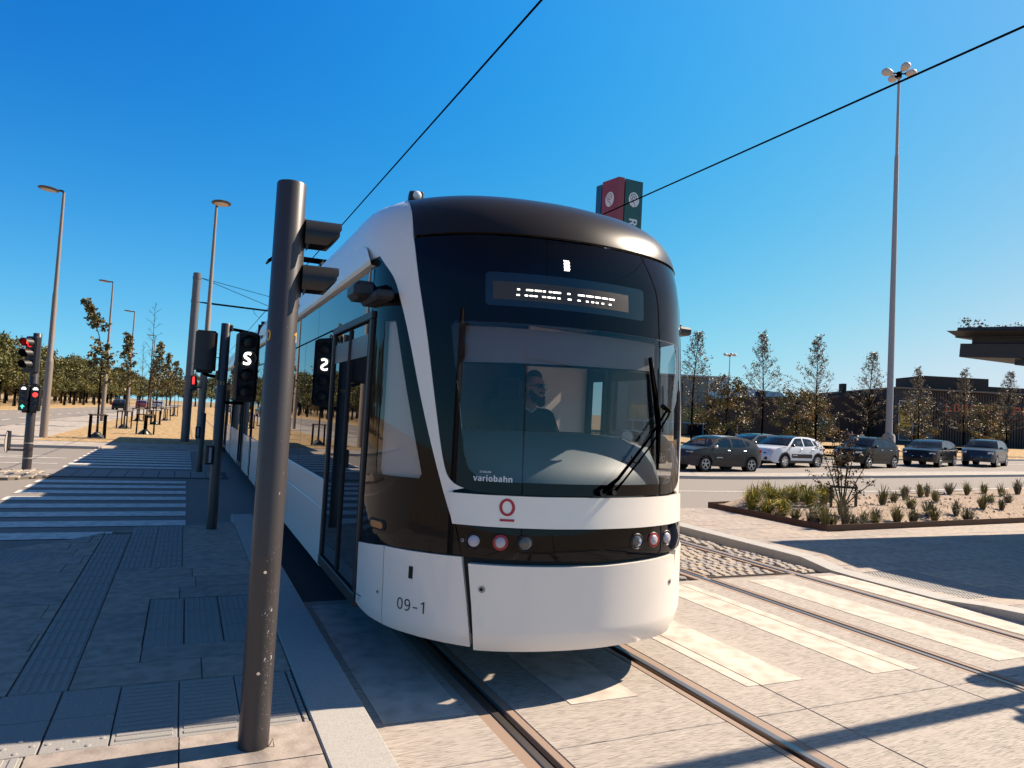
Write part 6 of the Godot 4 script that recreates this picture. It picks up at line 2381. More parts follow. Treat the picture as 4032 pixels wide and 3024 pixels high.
	for x in [1.75, 2.65]:
		for z in [-0.36, 0.36]:
			m.box(Vector3(x * kx + 0.25, 1.02 * ky, z), Vector3(0.14, 0.34, 0.44), Basis(Vector3.BACK, -0.2), 0.05)
			m.box(Vector3(x * kx + 0.30, 1.25 * ky, z), Vector3(0.08, 0.14, 0.22), Basis.IDENTITY, 0.03)
	obj("cabin", m, M("cabin_grey", 0.11, 0.11, 0.115, 0.8), t)
	if o.get("rails", false):
		m = MB.new()
		for sd in [-1.0, 1.0]:
			m.tube([Vector3(1.75, 1.47 * ky, sd * 0.60), Vector3(1.9, 1.54 * ky, sd * 0.60), Vector3(2.8, 1.54 * ky, sd * 0.60), Vector3(3.05, 1.46 * ky, sd * 0.60)], 0.02, 8)
		obj("roof_rail", m, M("galvanised"), t)
	return t

func flip(m: MB) -> void:
	for i in m.n.size():
		m.n[i] = -m.n[i]
	for i in range(0, m.ix.size(), 3):
		var q := m.ix[i + 1]
		m.ix[i + 1] = m.ix[i + 2]
		m.ix[i + 2] = q

func car_row(p: Vector2, hw: Callable, L: float) -> Array:
	var row := []
	var w: float = hw.call(p.x, p.y)
	for k in 11:
		var u := -1.0 + 2.0 * k / 10.0
		var bulge := 1.0 - u * u
		var fx := 0.0
		if p.x < 0.6:
			fx = -0.10 * bulge * (1.0 - p.x / 0.6)
		elif p.x > L - 0.5:
			fx = 0.07 * bulge * (p.x - L + 0.5) / 0.5
		elif p.x > 0.95 and p.x < 1.6:
			fx = -0.10 * bulge
		row.append(Vector3(p.x + fx, p.y + (0.035 * bulge if p.y > 0.8 else 0.0), u * w))
	return row

func build_right_street() -> void:
	var gl := M("car_glass", 0.012, 0.02, 0.03, 0.03)
	gl.transparency = BaseMaterial3D.TRANSPARENCY_ALPHA
	gl.albedo_color = lin(0.012, 0.02, 0.03, 0.72)
	coat(M("paint_grey", 0.040, 0.037, 0.039, 0.35, 0.1), 0.03, 0.4)
	coat(M("paint_white", 0.72, 0.72, 0.74, 0.35), 0.03)
	coat(M("paint_black", 0.006, 0.006, 0.007, 0.3), 0.02, 0.35)
	coat(M("paint_blue", 0.035, 0.048, 0.068, 0.35, 0.2), 0.03, 0.5)
	coat(M("paint_dark", 0.010, 0.010, 0.013, 0.3), 0.02, 0.4)
	coat(M("paint_brown", 0.055, 0.045, 0.042, 0.35, 0.2), 0.03)
	coat(M("roof_white", 0.62, 0.60, 0.58, 0.35), 0.03)
	for e in ["paint_grey", "paint_black", "paint_dark", "paint_blue"]:
		M(e).metallic_specular = 0.25
	M("alloy", 0.52, 0.50, 0.50, 0.3, 0.7)
	coat(M("lamp_clear", 0.55, 0.52, 0.50, 0.2), 0.02)
	var y := func(x, z): return Vector3(x, gy(x + 2.0) - 0.02, z)
	car(y.call(18.9, -24.5), 0.03, "dark grey hatchback with white roof ahead of the white one in the queue", M("paint_grey"), M("roof_white"), {"cladding": true, "mirror": M("roof_white"), "spokes": 5, "bright": true, "lamp_y": 0.80, "lamp_h": 0.5})
	car(y.call(25.0, -26.2), 0.14, "white hatchback with dark roof waiting in the queue", M("paint_white"), M("paint_black"), {"cladding": true, "mirror": M("paint_black"), "spokes": 8, "spoke_w": 0.20, "amber": true, "plate": "95 273", "lamp_y": 0.80, "lamp_h": 0.5})
	car(y.call(30.2, -25.7), 0.16, "black small hatchback with roof rails behind the shrub", M("paint_black"), M("paint_black"), {"l": 3.65, "w": 0.82, "h": 1.53, "wb": 2.60, "wf": 0.75, "rails": true, "bright": true, "lamp_h": 1.7, "plate": "CX 71"})
	car(y.call(36.2, -26.2), 0.34, "black low hatchback with big alloy wheels ahead of the steel blue car", M("paint_dark"), M("paint_dark"), {"l": 4.25, "w": 0.90, "h": 1.45, "wb": 2.48, "spokes": 5, "bright": true, "amber": true})
	car(y.call(41.2, -26.2), 0.36, "steel blue rounded hatchback at the tail of the queue", M("paint_blue"), M("paint_blue"), {"l": 3.94, "h": 1.52, "w": 0.86, "spokes": 10, "spoke_w": 0.10, "amber": true, "plate": "CC 36 731", "lamp_h": 1.6})
	car(y.call(17.2, -29.0), 0.0, "dark car in the farther lane behind the grey hatchback", M("paint_dark"), M("paint_dark"), {"h": 1.50, "l": 4.3})
	car(y.call(25.3, -29.2), 0.0, "grey brown car in the farther lane between two hatchbacks", M("paint_brown"), M("paint_brown"), {"h": 1.50, "l": 4.4})
	# a few cars far away on the avenue, seen from behind
	for e in [[-8.2, -118.0, "dark car driving away on the far avenue", "paint_dark"], [-6.4, -138.0, "dull red car driving away on the far avenue", "paint_red"], [-4.6, -156.0, "small silver car far along the avenue", "paint_silver"]]:
		coat(M("paint_red", 0.16, 0.03, 0.025, 0.35), 0.03)
		coat(M("paint_silver", 0.42, 0.42, 0.44, 0.35, 0.4), 0.03)
		car(Vector3(e[0], -0.01, e[1]), -PI / 2 - 0.10, e[2], M(e[3]), M(e[3]), {"group": "cars far along the avenue"})
	# street canopy at the edge of the picture, its post with two signal heads out of view
	canopy()
	var p := thing("crossing_signal_post", "tall dark signal post with two heads by the second track", "post", Vector3(8.75, 0.09, -3.26))
	var m := MB.new()
	m.lathe([Vector2(0.085, -0.02), Vector2(0.078, 7.4), Vector2(0, 7.41)], 24)
	obj("post", m, M("pole_paint"), p)
	for e in [[0.05, 2.25, -0.31, 0.8], [0.05, 2.72, 0.25, 0.55]]:
		m = MB.new()
		m.box(Vector3(e[0], e[1], e[2]), Vector3(0.18, e[3], 0.28), Basis.IDENTITY, 0.04)
		m.tube([Vector3(0, e[1] + e[3] * 0.4, 0), Vector3(e[0], e[1] + e[3] * 0.4, e[2])], 0.02, 8)
		var h := obj("signal_head", m, M("black_plastic"), p)
		for i in 3:
			var v := MB.new()
			visor(v, Vector3(e[0] - 0.08, e[1] + (1 - i) * e[3] * 0.31, e[2]), Vector3(-1, 0, 0), e[3] * 0.135, 0.16)
			obj("visor", v, M("black_plastic"), h)

func canopy() -> void:
	var c := thing("canopy", "dark flat stop canopy with reddish planted roof at the edge of the paving", "canopy", Vector3(12.9, 0.0, -8.6), 0.0)
	# tilted a little down towards +z
	var bs := Basis(Vector3.RIGHT, 0.075)
	var dk := M("canopy_dark", 0.012, 0.010, 0.010, 0.55)
	var m := MB.new()
	m.box(bs * Vector3(8.0, 0, 1.9) + Vector3(0, 3.80, 0), Vector3(16.0, 0.14, 3.9), bs, 0.01)
	obj("roof_deck", m, dk, c)
	m = MB.new()
	m.box(bs * Vector3(8.0, 0, 1.9) + Vector3(0, 3.895, 0), Vector3(15.96, 0.06, 3.86), bs, 0.01)
	obj("fascia_cap", m, M("canopy_cap", 0.035, 0.030, 0.029, 0.6), c)
	m = MB.new()
	m.box(bs * Vector3(7.9, 0, 1.95) + Vector3(0, 3.68, 0), Vector3(15.6, 0.12, 3.5), bs, 0.006)
	obj("purlin", m, M("canopy_brown", 0.022, 0.016, 0.014, 0.7), c)
	m = MB.new()
	m.box(bs * Vector3(8.02, 0, 1.92) + Vector3(0, 3.50, 0), Vector3(15.98, 0.25, 3.8), bs, 0.006)
	obj("beam", m, dk, c)
	m = MB.new()
	m.box(bs * Vector3(8.05, 0, 2.35) + Vector3(0, 3.31, 0), Vector3(15.9, 0.10, 2.8), bs, 0.006)
	obj("lower_panel", m, dk, c)
	m = MB.new()
	m.prism(P2([[-0.30, 0.02], [0.10, 0.03], [0.10, -0.07], [0.0, -0.06]]), -0.02, 1.6, Transform3D(bs, Vector3(0, 3.81, 0.0)))
	obj("edge_fin", m, dk, c)
	for e in [[2.0, 2.0], [9.0, 2.0], [15.0, 2.0]]:
		m = MB.new()
		m.cyl(Vector3(e[0], 0.05 + gy(12.9 + e[0]), e[1]), Vector3(e[0], 3.15, e[1]), 0.09, 0.09, 14)
		obj("column", m, dk, c)
	# stonecrop on top
	var r := RandomNumberGenerator.new()
	r.seed = 9
	var s := MB.new()
	s.colored = true
	for i in 2600:
		var q := Vector3(r.randf_range(0.05, 6.0), 0.03, r.randf_range(0.02, 3.6))
		var hh := r.randf_range(0.02, 0.085)
		s.col = pick(r, [[0.16, 0.07, 0.05], [0.20, 0.10, 0.06], [0.11, 0.08, 0.035], [0.24, 0.14, 0.09]])
		leaf(s, bs * q + Vector3(0, 3.885 + hh, 0), 0.05, r)
	for i in 14:
		var x := r.randf_range(0.05, 0.25) if i < 8 else r.randf_range(0.2, 4.0)
		var z := r.randf_range(0.0, 0.25) if i < 8 else r.randf_range(0.4, 2.0)
		for k in 8:
			s.col = pick(r, [[0.11, 0.10, 0.05], [0.14, 0.09, 0.06]])
			leaf(s, bs * Vector3(x + r.randfn() * 0.04, 0.05, z + r.randfn() * 0.04) + Vector3(0, 3.92 + 0.018 * k, 0), 0.05, r)
	var so := obj("roof_plants", s, M("leaf_bed"), c)
	so.set_meta("kind", "stuff")

# ---------- planting bed ----------
func blade(mb: MB, p: Vector3, d: Vector3, l: float, w: float, up: float) -> void:
	var s := d.cross(Vector3.UP).normalized() * w
	var a := p
	var b := p + d * l * 0.34 + Vector3(0, l * up * 0.66, 0)
	var c := p + d * l * 1.0 + Vector3(0, l * up * (0.95 - 0.45 * d.length()), 0)
	var nn := (b - a).cross(s).normalized()
	if nn.y < 0:
		nn = -nn
	var i := mb.vert(a - s, nn)
	mb.vert(a + s, nn)
	mb.vert(b - s * 0.8, nn)
	mb.vert(b + s * 0.8, nn)
	mb.vert(c, nn)
	mb.face(i, i + 1, i + 3)
	mb.face(i, i + 3, i + 2)
	mb.face(i + 2, i + 3, i + 4)

func tuft_mesh(sd: int, h: float, n: int, pal: Array, spread: float) -> ArrayMesh:
	var r := RandomNumberGenerator.new()
	r.seed = sd
	var m := MB.new()
	m.colored = true
	for i in n:
		var a := r.randf() * TAU
		var d := Vector3(cos(a), 0, sin(a))
		m.col = pick(r, pal)
		var k := r.randf()
		blade(m, d * r.randf_range(0.0, 0.05), d * r.randf_range(0.1, 1.0) * spread, h * r.randf_range(0.5, 1.15), r.randf_range(0.005, 0.012), lerpf(0.6, 1.15, k))
	return m.mesh()

func bed_y(x: float, z: float) -> float:
	var d := minf(minf(x - 10.5, -9.35 - (x - 10.5) * 0.075 - z), 2.0)
	return 0.11 + gy(x) + 0.17 * smoothstep(0.0, 1.2, d) + 0.02 * sin(x * 5.1 + z * 2.0) * sin(z * 4.3 - x) + 0.012 * sin(x * 13.0) * sin(z * 11.0 + 1.0)

func build_bed() -> void:
	var root := struct("planting_bed", "raised bed of pale dry soil with a rusty steel edge")
	var g := []
	for i in 61:
		var x := 10.53 + (30.0 - 10.53) * pow(i / 60.0, 1.25)
		var row := []
		var zf := -9.32 - (x - 10.5) * 0.078
		var zb := -12.45 - (x - 10.5) * 0.14
		for j in 25:
			var z := lerpf(zb, zf, j / 24.0)
			row.append(Vector3(x, bed_y(x, z), z))
		g.append(row)
	var mb := MB.new()
	grid(mb, g)
	flip(mb)
	obj("soil", mb, M("soil"), root)
	var rust := textured(M("rusty_steel", 0.085, 0.042, 0.026, 0.85), noise(51, 0.05, [[0, [0.6, 0.5, 0.45]], [1, [1.3, 1.2, 1.1]]]), Vector3(1.5, 1.5, 1.5))
	for e in [[10.49, -12.45, 10.49, -9.28], [10.49, -9.28, 17.0, -9.79], [17.0, -9.79, 30.0, -10.80], [10.49, -12.45, 30.0, -15.2]]:
		var a := Vector3(e[0], gy(e[0]) + 0.13, e[1])
		var b := Vector3(e[2], gy(e[2]) + 0.13, e[3])
		var s := MB.new()
		var d := b - a
		s.box((a + b) / 2, Vector3(0.012, 0.16, d.length() + 0.01), Basis.looking_at(-d.normalized(), Vector3.UP), 0.002)
		obj("steel_edge", s, rust, root)
	# clods and dry litter
	var r := RandomNumberGenerator.new()
	r.seed = 12
	var cl := MB.new()
	for i in 420:
		var x := r.randf_range(10.7, 20.0)
		var z := lerpf(-12.3 - (x - 10.5) * 0.13, -9.45 - (x - 10.5) * 0.078, r.randf())
		var sz := r.randf_range(0.012, 0.045)
		cl.box(Vector3(x, bed_y(x, z), z), Vector3(sz * 1.5, sz, sz * 1.2), Basis(Vector3(r.randf(), r.randf(), r.randf()).normalized(), r.randf() * 3.0), sz * 0.3)
	obj("clods", cl, M("soil"), root).set_meta("kind", "stuff")
	# grass clumps, one by one
	var yellow := [[0.30, 0.24, 0.025], [0.22, 0.20, 0.025], [0.36, 0.28, 0.04], [0.16, 0.16, 0.025]]
	var olive := [[0.12, 0.115, 0.03], [0.17, 0.14, 0.04], [0.09, 0.09, 0.03], [0.24, 0.18, 0.07]]
	var dull := [[0.10, 0.095, 0.05], [0.15, 0.12, 0.065], [0.075, 0.078, 0.04], [0.22, 0.17, 0.10]]
	var forms := [tuft_mesh(1, 0.42, 210, yellow, 1.0), tuft_mesh(2, 0.36, 190, yellow, 1.2), tuft_mesh(3, 0.34, 120, olive, 1.1), tuft_mesh(4, 0.42, 110, olive, 0.8), tuft_mesh(5, 0.32, 130, dull, 1.2), tuft_mesh(6, 0.44, 120, dull, 0.8)]
	var spots := [[10.9, -11.6], [10.85, -11.1], [10.95, -10.75], [11.1, -11.25], [11.71, -11.58], [12.3, -11.98], [12.07, -11.58], [12.78, -11.98], [13.23, -12.12], [13.69, -12.27], [13.6, -11.98], [10.8, -10.3], [10.75, -9.88], [11.0, -9.9], [10.7, -9.5], [11.17, -10.08], [11.99, -11.07], [11.07, -10.85], [11.3, -11.9], [10.95, -9.55], [11.3, -9.6], [11.6, -9.65], [11.9, -9.7], [12.3, -9.75], [11.82, -10.09], [12.51, -9.9], [13.01, -9.82], [14.81, -10.84], [13.4, -9.75], [14.57, -10.25], [17.05, -11.84], [14.33, -9.95], [15.55, -10.31], [15.39, -9.95], [17.2, -10.77], [18.89, -11.64], [17.89, -10.75], [19.6, -11.63], [21.29, -12.81], [15.57, -11.85], [16.49, -12.25], [17.8, -13.22], [14.64, -11.42], [17.97, -12.9], [18.5, -13.08], [19.81, -13.34], [20.58, -13.34], [21.42, -13.38], [22.49, -13.08], [11.5, -12.1], [12.0, -12.3], [12.6, -12.35], [11.4, -11.5], [12.5, -11.5], [13.0, -11.6]]
	var k := 0
	for e in spots:
		var lush: bool = e[0] < 13.8 and e[1] < -10.6
		var f: int = (k % 2) if lush else 2 + (k * 7 + 3) % 4
		var s := r.randf_range(0.85, 1.25)
		var o := obj("grass_clump", forms[f], M("leaf_bed"))
		o.position = Vector3(e[0], bed_y(e[0], e[1]) - 0.015, e[1])
		o.rotation.y = r.randf() * TAU
		o.scale = Vector3(s, s * r.randf_range(0.9, 1.2), s)
		tag(o, ["bushy yellow green grass clump in the lush corner of the planting bed", "loose olive grass clump scattered on the dry soil", "upright olive grass clump scattered on the dry soil", "dull spreading grass clump scattered on the dry soil", "tall dull grass clump scattered on the dry soil"][0 if lush else f - 1], "grass clump", "grass clumps in the planting bed" if lush else "scattered clumps on the soil %d" % f)
		k += 1
	# bare-stemmed shrub between two stakes
	var sh := thing("shrub", "sparse reddish shrub tied between two short stakes in the planting bed", "shrub", Vector3(13.1, bed_y(13.1, -11.2), -11.2))
	var tr := MB.new()
	var lv := MB.new()
	lv.colored = true
	var rr := RandomNumberGenerator.new()
	rr.seed = 31
	var stems := [[-0.62, 1.55, 0.02], [-0.33, 1.75, 0.10], [-0.10, 1.95, -0.1], [0.12, 1.85, 0.12], [0.34, 1.70, -0.05], [0.62, 1.25, 0.1], [-0.62, 0.62, -0.1], [0.70, 0.62, 0.05], [0.05, 1.5, 0.3], [-0.2, 1.3, -0.3]]
	for e in stems:
		# spread lies across the view: along (0.91, 0.41) on the ground
		var d := Vector3(0.91 * e[0] - 0.41 * e[2], e[1], 0.41 * e[0] + 0.91 * e[2])
		var a := Vector3(e[0] * 0.10, 0, 0.0)
		var mid := a + Vector3(d.x * 0.35, d.y * 0.42, d.z * 0.35)
		tr.tube([a, mid, d], [0.016, 0.011, 0.004], 6, false)
		for q in 9:
			var t := rr.randf_range(0.32, 1.0)
			var b0 := a.lerp(mid, t * 2.0) if t < 0.5 else mid.lerp(d, t * 2.0 - 1.0)
			var b1 := b0 + Vector3(rr.randfn(), rr.randf_range(0.1, 0.9), rr.randfn()).normalized() * rr.randf_range(0.10, 0.34) * (1.15 - t * 0.5)
			tr.tube([b0, b1], [0.005, 0.002], 4, false)
			for w in 9:
				lv.col = pick(rr, [[0.10, 0.055, 0.03], [0.07, 0.06, 0.028], [0.16, 0.08, 0.035], [0.05, 0.04, 0.025], [0.2, 0.13, 0.05]])
				leaf(lv, b0.lerp(b1, rr.randf_range(0.2, 1.1)) + Vector3(rr.randfn(), rr.randfn(), rr.randfn()) * 0.025, 0.055, rr, 0.4)
	obj("stems", tr, M("bark"), sh)
	obj("foliage", lv, M("leaf_bed"), sh)
	var st := thing("shrub_stake", "two short wooden stakes with a cross strap holding the shrub", "stake", Vector3(13.1, bed_y(13.1, -11.2), -11.2))
	for e in [-0.30, 0.24]:
		var m := MB.new()
		m.box(Vector3(0.91 * e, 0.18, 0.41 * e + 0.06), Vector3(0.05, 0.52, 0.05), Basis(Vector3.UP, -0.42), 0.006)
		obj("stake", m, M("stake_wood"), st)
	var m2 := MB.new()
	m2.box(Vector3(-0.03, 0.41, 0.05), Vector3(0.58, 0.05, 0.02), Basis(Vector3.UP, -0.42), 0.004)
	obj("strap", m2, M("rubber"), st)

# ---------- beyond the side road, right ----------
const TURN := -0.4258

func far_at(lat: float, depth: float) -> Vector3:
	return Vector3(0.4132 * depth + 0.9106 * lat, 0, -0.9106 * depth + 0.4132 * lat)

func ground_at(p: Vector3) -> Vector3:
	return Vector3(p.x, gy(p.x) + 0.05, p.z)

func build_far_right() -> void:
	# row of pointed young trees
	var hs := [[27.2, 7.35], [32.6, 7.7], [37.2, 7.7], [42.0, 7.1], [47.0, 6.3], [52.0, 6.4], [57.0, 6.6], [62.5, 6.6]]
	var names := ["first from the tram", "second from the tram", "third from the tram", "fourth from the tram", "fifth, behind the low black hatchback", "sixth, before the orange lettering", "seventh, before the ribbed wall", "last of the row"]
	for i in hs.size():
		tree("pointed_tree", "cone", 7.5, 40 + i % 3, ground_at(Vector3(hs[i][0], 0, -34.0)), i * 2.1, hs[i][1] / 7.5, "sparse pointed tree in the row beyond the cars, " + names[i], "pointed trees beyond the cars")
	for e in [[33.6, -38.4, 5.0, 60, "dark bushy maple before the glass hall"], [39.4, -37.8, 4.5, 61, "bushy rust tinged maple beside the second pointed tree"], [41.8, -38.4, 4.1, 62, "low bushy orange maple before the brown building"], [55.5, -40.5, 4.2, 60, "bushy olive maple before the ribbed wall"], [64.0, -40.0, 4.4, 61, "bushy olive maple at the end of the ribbed wall"]]:
		tree("maple_tree", "bush", 4.6, e[3], ground_at(Vector3(e[0], 0, e[1])), e[0], e[2] / 4.6, e[4], "bushy maples beyond the cars")
	halls()
	# flood-light mast
	var mp := ground_at(Vector3(42.2, 0, -32.6))
	mast(mp, 25.8, 1.0, "very tall light mast with four floodlights standing behind the queue of cars")
	mast(ground_at(far_at(45.5, 150.0)), 15.6, 1.2, "distant light mast above the glass hall roof")
	# low timber barrier
	var k := 0
	for e in [[33.5, 38.2, -32.3, "beside the white hatchback"], [43.6, 47.5, -32.4, "beyond the low black hatchback"], [47.9, 54.5, -32.5, "beyond the steel blue car"]]:
		var b := thing("timber_barrier", "low round timber barrier " + e[3], "barrier", ground_at(Vector3(e[0], 0, e[2])), 0.0, "timber barriers on the verge")
		var l: float = e[1] - e[0]
		var m := MB.new()
		m.cyl(Vector3(0, 0.62, 0), Vector3(l, 0.62 + gy(e[1]) - gy(e[0]), 0), 0.11, 0.11, 12)
		obj("rail", m, M("barrier_wood", 0.20, 0.145, 0.095, 0.9), b)
		for i in maxi(2, roundi(l / 2.2) + 1):
			var x: float = lerpf(0.25, l - 0.25, float(i) / maxi(1, roundi(l / 2.2)))
			m = MB.new()
			m.cyl(Vector3(x, -0.1, 0), Vector3(x, 0.56 + (gy(e[0] + x) - gy(e[0])), 0), 0.10, 0.10, 10)
			obj("post", m, M("barrier_wood", 0.20, 0.145, 0.095, 0.9), b)
		k += 1
	# handrail by the glass hall
	var hr := thing("handrail", "pale steel handrail before the glass hall", "handrail", ground_at(far_at(17.5, 64.0)), TURN)
	var m := MB.new()
	for y in [0.55, 1.05]:
		m.cyl(Vector3(0, y, 0), Vector3(13.0, y + 0.12, 0), 0.035, 0.035, 8)
	for i in 9:
		m.cyl(Vector3(13.0 * i / 8.0, -0.3, 0), Vector3(13.0 * i / 8.0, 1.06 + 0.12 * i / 8.0, 0), 0.03, 0.03, 8)
	obj("rails", m, M("rail_pale", 0.42, 0.40, 0.38, 0.4), hr)
	far_person(ground_at(far_at(20.9, 66.0)), 0.8, "small standing figure in shorts walking before the glass hall", false, [0.05, 0.05, 0.06], [0.30, 0.22, 0.18])
	var bench := thing("bench", "low bench with two seated people by the brown building", "bench", ground_at(far_at(37.3, 77.0)), TURN)
	m = MB.new()
	m.box(Vector3(0, 0.40, 0), Vector3(2.2, 0.08, 0.5), Basis.IDENTITY, 0.01)
	m.box(Vector3(-0.9, 0.18, 0), Vector3(0.1, 0.40, 0.4))
	m.box(Vector3(0.9, 0.18, 0), Vector3(0.1, 0.40, 0.4))
	obj("seat", m, M("barrier_wood"), bench)
	var bp := ground_at(far_at(37.3, 77.0))
	far_person(bp + Vector3(-0.5, 0, -0.2), TURN, "seated figure in a pale blue shirt on the low bench", true, [0.18, 0.26, 0.36], [0.03, 0.03, 0.04])
	far_person(bp + Vector3(0.5, 0, 0.25), TURN, "seated figure in a white shirt on the low bench", true, [0.55, 0.55, 0.55], [0.03, 0.03, 0.04])
	pylon()

func mast(at: Vector3, h: float, sc: float, label: String) -> void:
	var t := thing("light_mast", label, "light mast", at, 0.0, "floodlight masts")
	var m := MB.new()
	m.lathe([Vector2(0.21, 0.0), Vector2(0.19, h * 0.3), Vector2(0.135, h * 0.78), Vector2(0.10, h * 0.785), Vector2(0.085, h), Vector2(0, h)], 14)
	obj("pole", m, M("mast_grey", 0.36, 0.325, 0.31, 0.55), t)
	m = MB.new()
	m.lathe([Vector2(0.42, -0.4), Vector2(0.38, 1.4), Vector2(0.30, 1.55), Vector2(0.0, 1.56)], 12)
	obj("footing", m, M("footing", 0.36, 0.31, 0.27, 0.9), t)
	m = MB.new()
	m.cyl(Vector3(0, h - 0.25, 0), Vector3(0, h + 0.12, 0), 0.17, 0.17, 12)
	obj("hub", m, M("dark_metal"), t)
	for k in 4:
		var a := TAU * k / 4.0 + 0.45
		var d := Vector3(cos(a), 0, sin(a))
		m = MB.new()
		m.cyl(Vector3(0, h, 0), Vector3(0, h + 0.08, 0) + d * 0.5 * sc, 0.06, 0.05, 8)
		var ar := obj("lamp_arm", m, M("mast_grey"), t)
		var bs := Basis()
		bs.y = (d + Vector3(0, 0.12, 0)).normalized()
		bs.x = bs.y.cross(Vector3.UP).normalized()
		bs.z = bs.x.cross(bs.y)
		m = MB.new()
		m.lathe([Vector2(0.10, 0.0), Vector2(0.22, 0.16), Vector2(0.30, 0.40), Vector2(0.26, 0.60), Vector2(0.12, 0.72), Vector2(0, 0.74)], 14, Transform3D(bs.scaled_local(Vector3(sc, sc, sc * 0.85)), Vector3(0, h + 0.06, 0) + d * 0.42 * sc))
		var hd := obj("floodlight", m, M("flood_shell", 0.56, 0.47, 0.42, 0.5), ar)

func halls() -> void:
	# long low brown building, roof rising along it
	var b := thing("brown_building", "long low dark brown building beyond the cars", "building", far_at(26.0, 85.0), TURN)
	var wall := M("brown_wall", 0.040, 0.027, 0.022, 0.85)
	var m := MB.new()
	m.prism(P2([[0, -1.0], [20.0, -1.0], [20.0, 6.85], [0, 5.5]]), -18.0, 0.0)
	obj("wall", m, wall, b)
	m = MB.new()
	m.prism(P2([[-0.1, 5.5], [20.1, 6.86], [20.1, 7.02], [-0.1, 5.66]]), -18.1, 0.12)
	obj("roof_edge", m, M("canopy_cap", 0.035, 0.030, 0.029, 0.6), b)
	for e in [[5.0, 6.0, 1.0, 0.5], [15.2, 6.7, 0.5, 1.3]]:
		m = MB.new()
		m.box(Vector3(e[0], e[1] + e[3] / 2, -4.0), Vector3(e[2], e[3] + 0.6, 1.0))
		obj("roof_vent", m, wall, b)
	for e in [[8.6, 3.0, 2.2, 2.0], [11.6, 3.0, 2.2, 2.0]]:
		m = MB.new()
		m.box(Vector3(e[0], e[1], 0.03), Vector3(e[2], e[3], 0.06), Basis.IDENTITY, 0.02)
		var w := obj("window", m, M("window_dark", 0.012, 0.014, 0.017, 0.08), b)
		m = MB.new()
		for x in [-0.5, 0.0, 0.5]:
			m.box(Vector3(e[0] + e[2] * x * 0.96, e[1], 0.07), Vector3(0.07, e[3], 0.04))
		for y in [-0.5, 0.5]:
			m.box(Vector3(e[0], e[1] + e[3] * y * 0.97, 0.072), Vector3(e[2], 0.07, 0.04))
		obj("window_frame", m, M("dark_metal"), w)
	# ribbed hall
	var h := thing("ribbed_hall", "large dark hall with vertical ribbed cladding and orange lettering", "building", far_at(42.9, 80.0), TURN)
	m = MB.new()
	m.box(Vector3(20, 3.2, -12), Vector3(40.0, 8.6, 24.0))
	obj("wall", m, M("hall_wall", 0.030, 0.021, 0.018, 0.8), h)
	# cladding ribs: a folded sheet
	m = MB.new()
	var x := 4.2
	while x < 39.0:
		var y1 := 7.2
		m.box(Vector3(x, 3.6, 0.05), Vector3(0.13, 7.3, 0.10))
		x += 0.30
	var rb := obj("cladding", m, M("cladding", 0.062, 0.045, 0.036, 0.7), h)
	rb.set_meta("kind", "stuff")
	m = MB.new()
	m.box(Vector3(20, 7.52, -11.9), Vector3(40.3, 0.16, 24.5))
	obj("roof_edge", m, M("roof_edge_pale", 0.16, 0.13, 0.11, 0.6), h)
	m = MB.new()
	m.box(Vector3(8.7, 8.45, -6.0), Vector3(7.6, 1.75, 6.0))
	m.box(Vector3(16.5, 8.1, -8.0), Vector3(12.0, 1.0, 6.0))
	obj("roof_plant_room", m, M("hall_wall"), h)
	m = MB.new()
	m.box(Vector3(2.0, 3.3, 0.03), Vector3(4.0, 8.2, 0.06))
	obj("corner_panel", m, M("corner_blue", 0.030, 0.030, 0.036, 0.7), h)
	# dark sign board with orange letters, half hidden by the trees
	m = MB.new()
	m.box(Vector3(10.0, 5.62, 0.13), Vector3(10.5, 1.5, 0.08))
	var sb := obj("sign_board", m, M("sign_board", 0.016, 0.014, 0.015, 0.6), h)
	# block capitals too leafed over to read: upright strokes and bars
	var ol := M("orange_letters", 0.42, 0.085, 0.022, 0.5)
	for e in [[5.7, [[0.0, 0.5, 0.16, 1.0], [0.3, 0.08, 0.55, 0.16]]], [6.6, [[0.0, 0.5, 0.16, 1.0], [0.45, 0.5, 0.16, 1.0], [0.22, 0.92, 0.5, 0.16]]], [7.5, [[0.0, 0.5, 0.18, 1.0], [0.5, 0.5, 0.18, 1.0], [0.25, 0.08, 0.5, 0.16], [0.25, 0.92, 0.5, 0.16]]], [8.5, [[0.0, 0.5, 0.16, 1.0], [0.25, 0.5, 0.14, 0.8], [0.5, 0.5, 0.16, 1.0]]], [9.5, [[0.0, 0.5, 0.16, 1.0], [0.3, 0.92, 0.5, 0.16], [0.3, 0.5, 0.4, 0.14]]], [10.4, [[0.0, 0.5, 0.16, 1.0], [0.3, 0.92, 0.5, 0.16], [0.3, 0.08, 0.5, 0.16]]], [11.3, [[0.0, 0.5, 0.16, 1.0], [0.45, 0.5, 0.16, 1.0]]], [13.3, [[0.0, 0.5, 0.18, 1.0], [0.35, 0.9, 0.5, 0.18], [0.35, 0.5, 0.5, 0.16], [0.6, 0.7, 0.16, 0.4]]], [14.3, [[0.0, 0.5, 0.16, 1.0], [0.3, 0.9, 0.5, 0.18]]]]:
		m = MB.new()
		for q in e[1]:
			m.box(Vector3(e[0] + q[0], 5.15 + q[1] * 0.9, 0.21), Vector3(q[2], q[3] * 0.9, 0.08 + 0.004 * q[0]))
		obj("letter", m, ol, sb)
	# framed poster with yellow notice
	m = MB.new()
	m.box(Vector3(1.25, 3.9, 0.10), Vector3(1.55, 4.4, 0.06))
	var ps := obj("poster", m, M("poster_dark", 0.03, 0.035, 0.045, 0.5), h)
	m = MB.new()
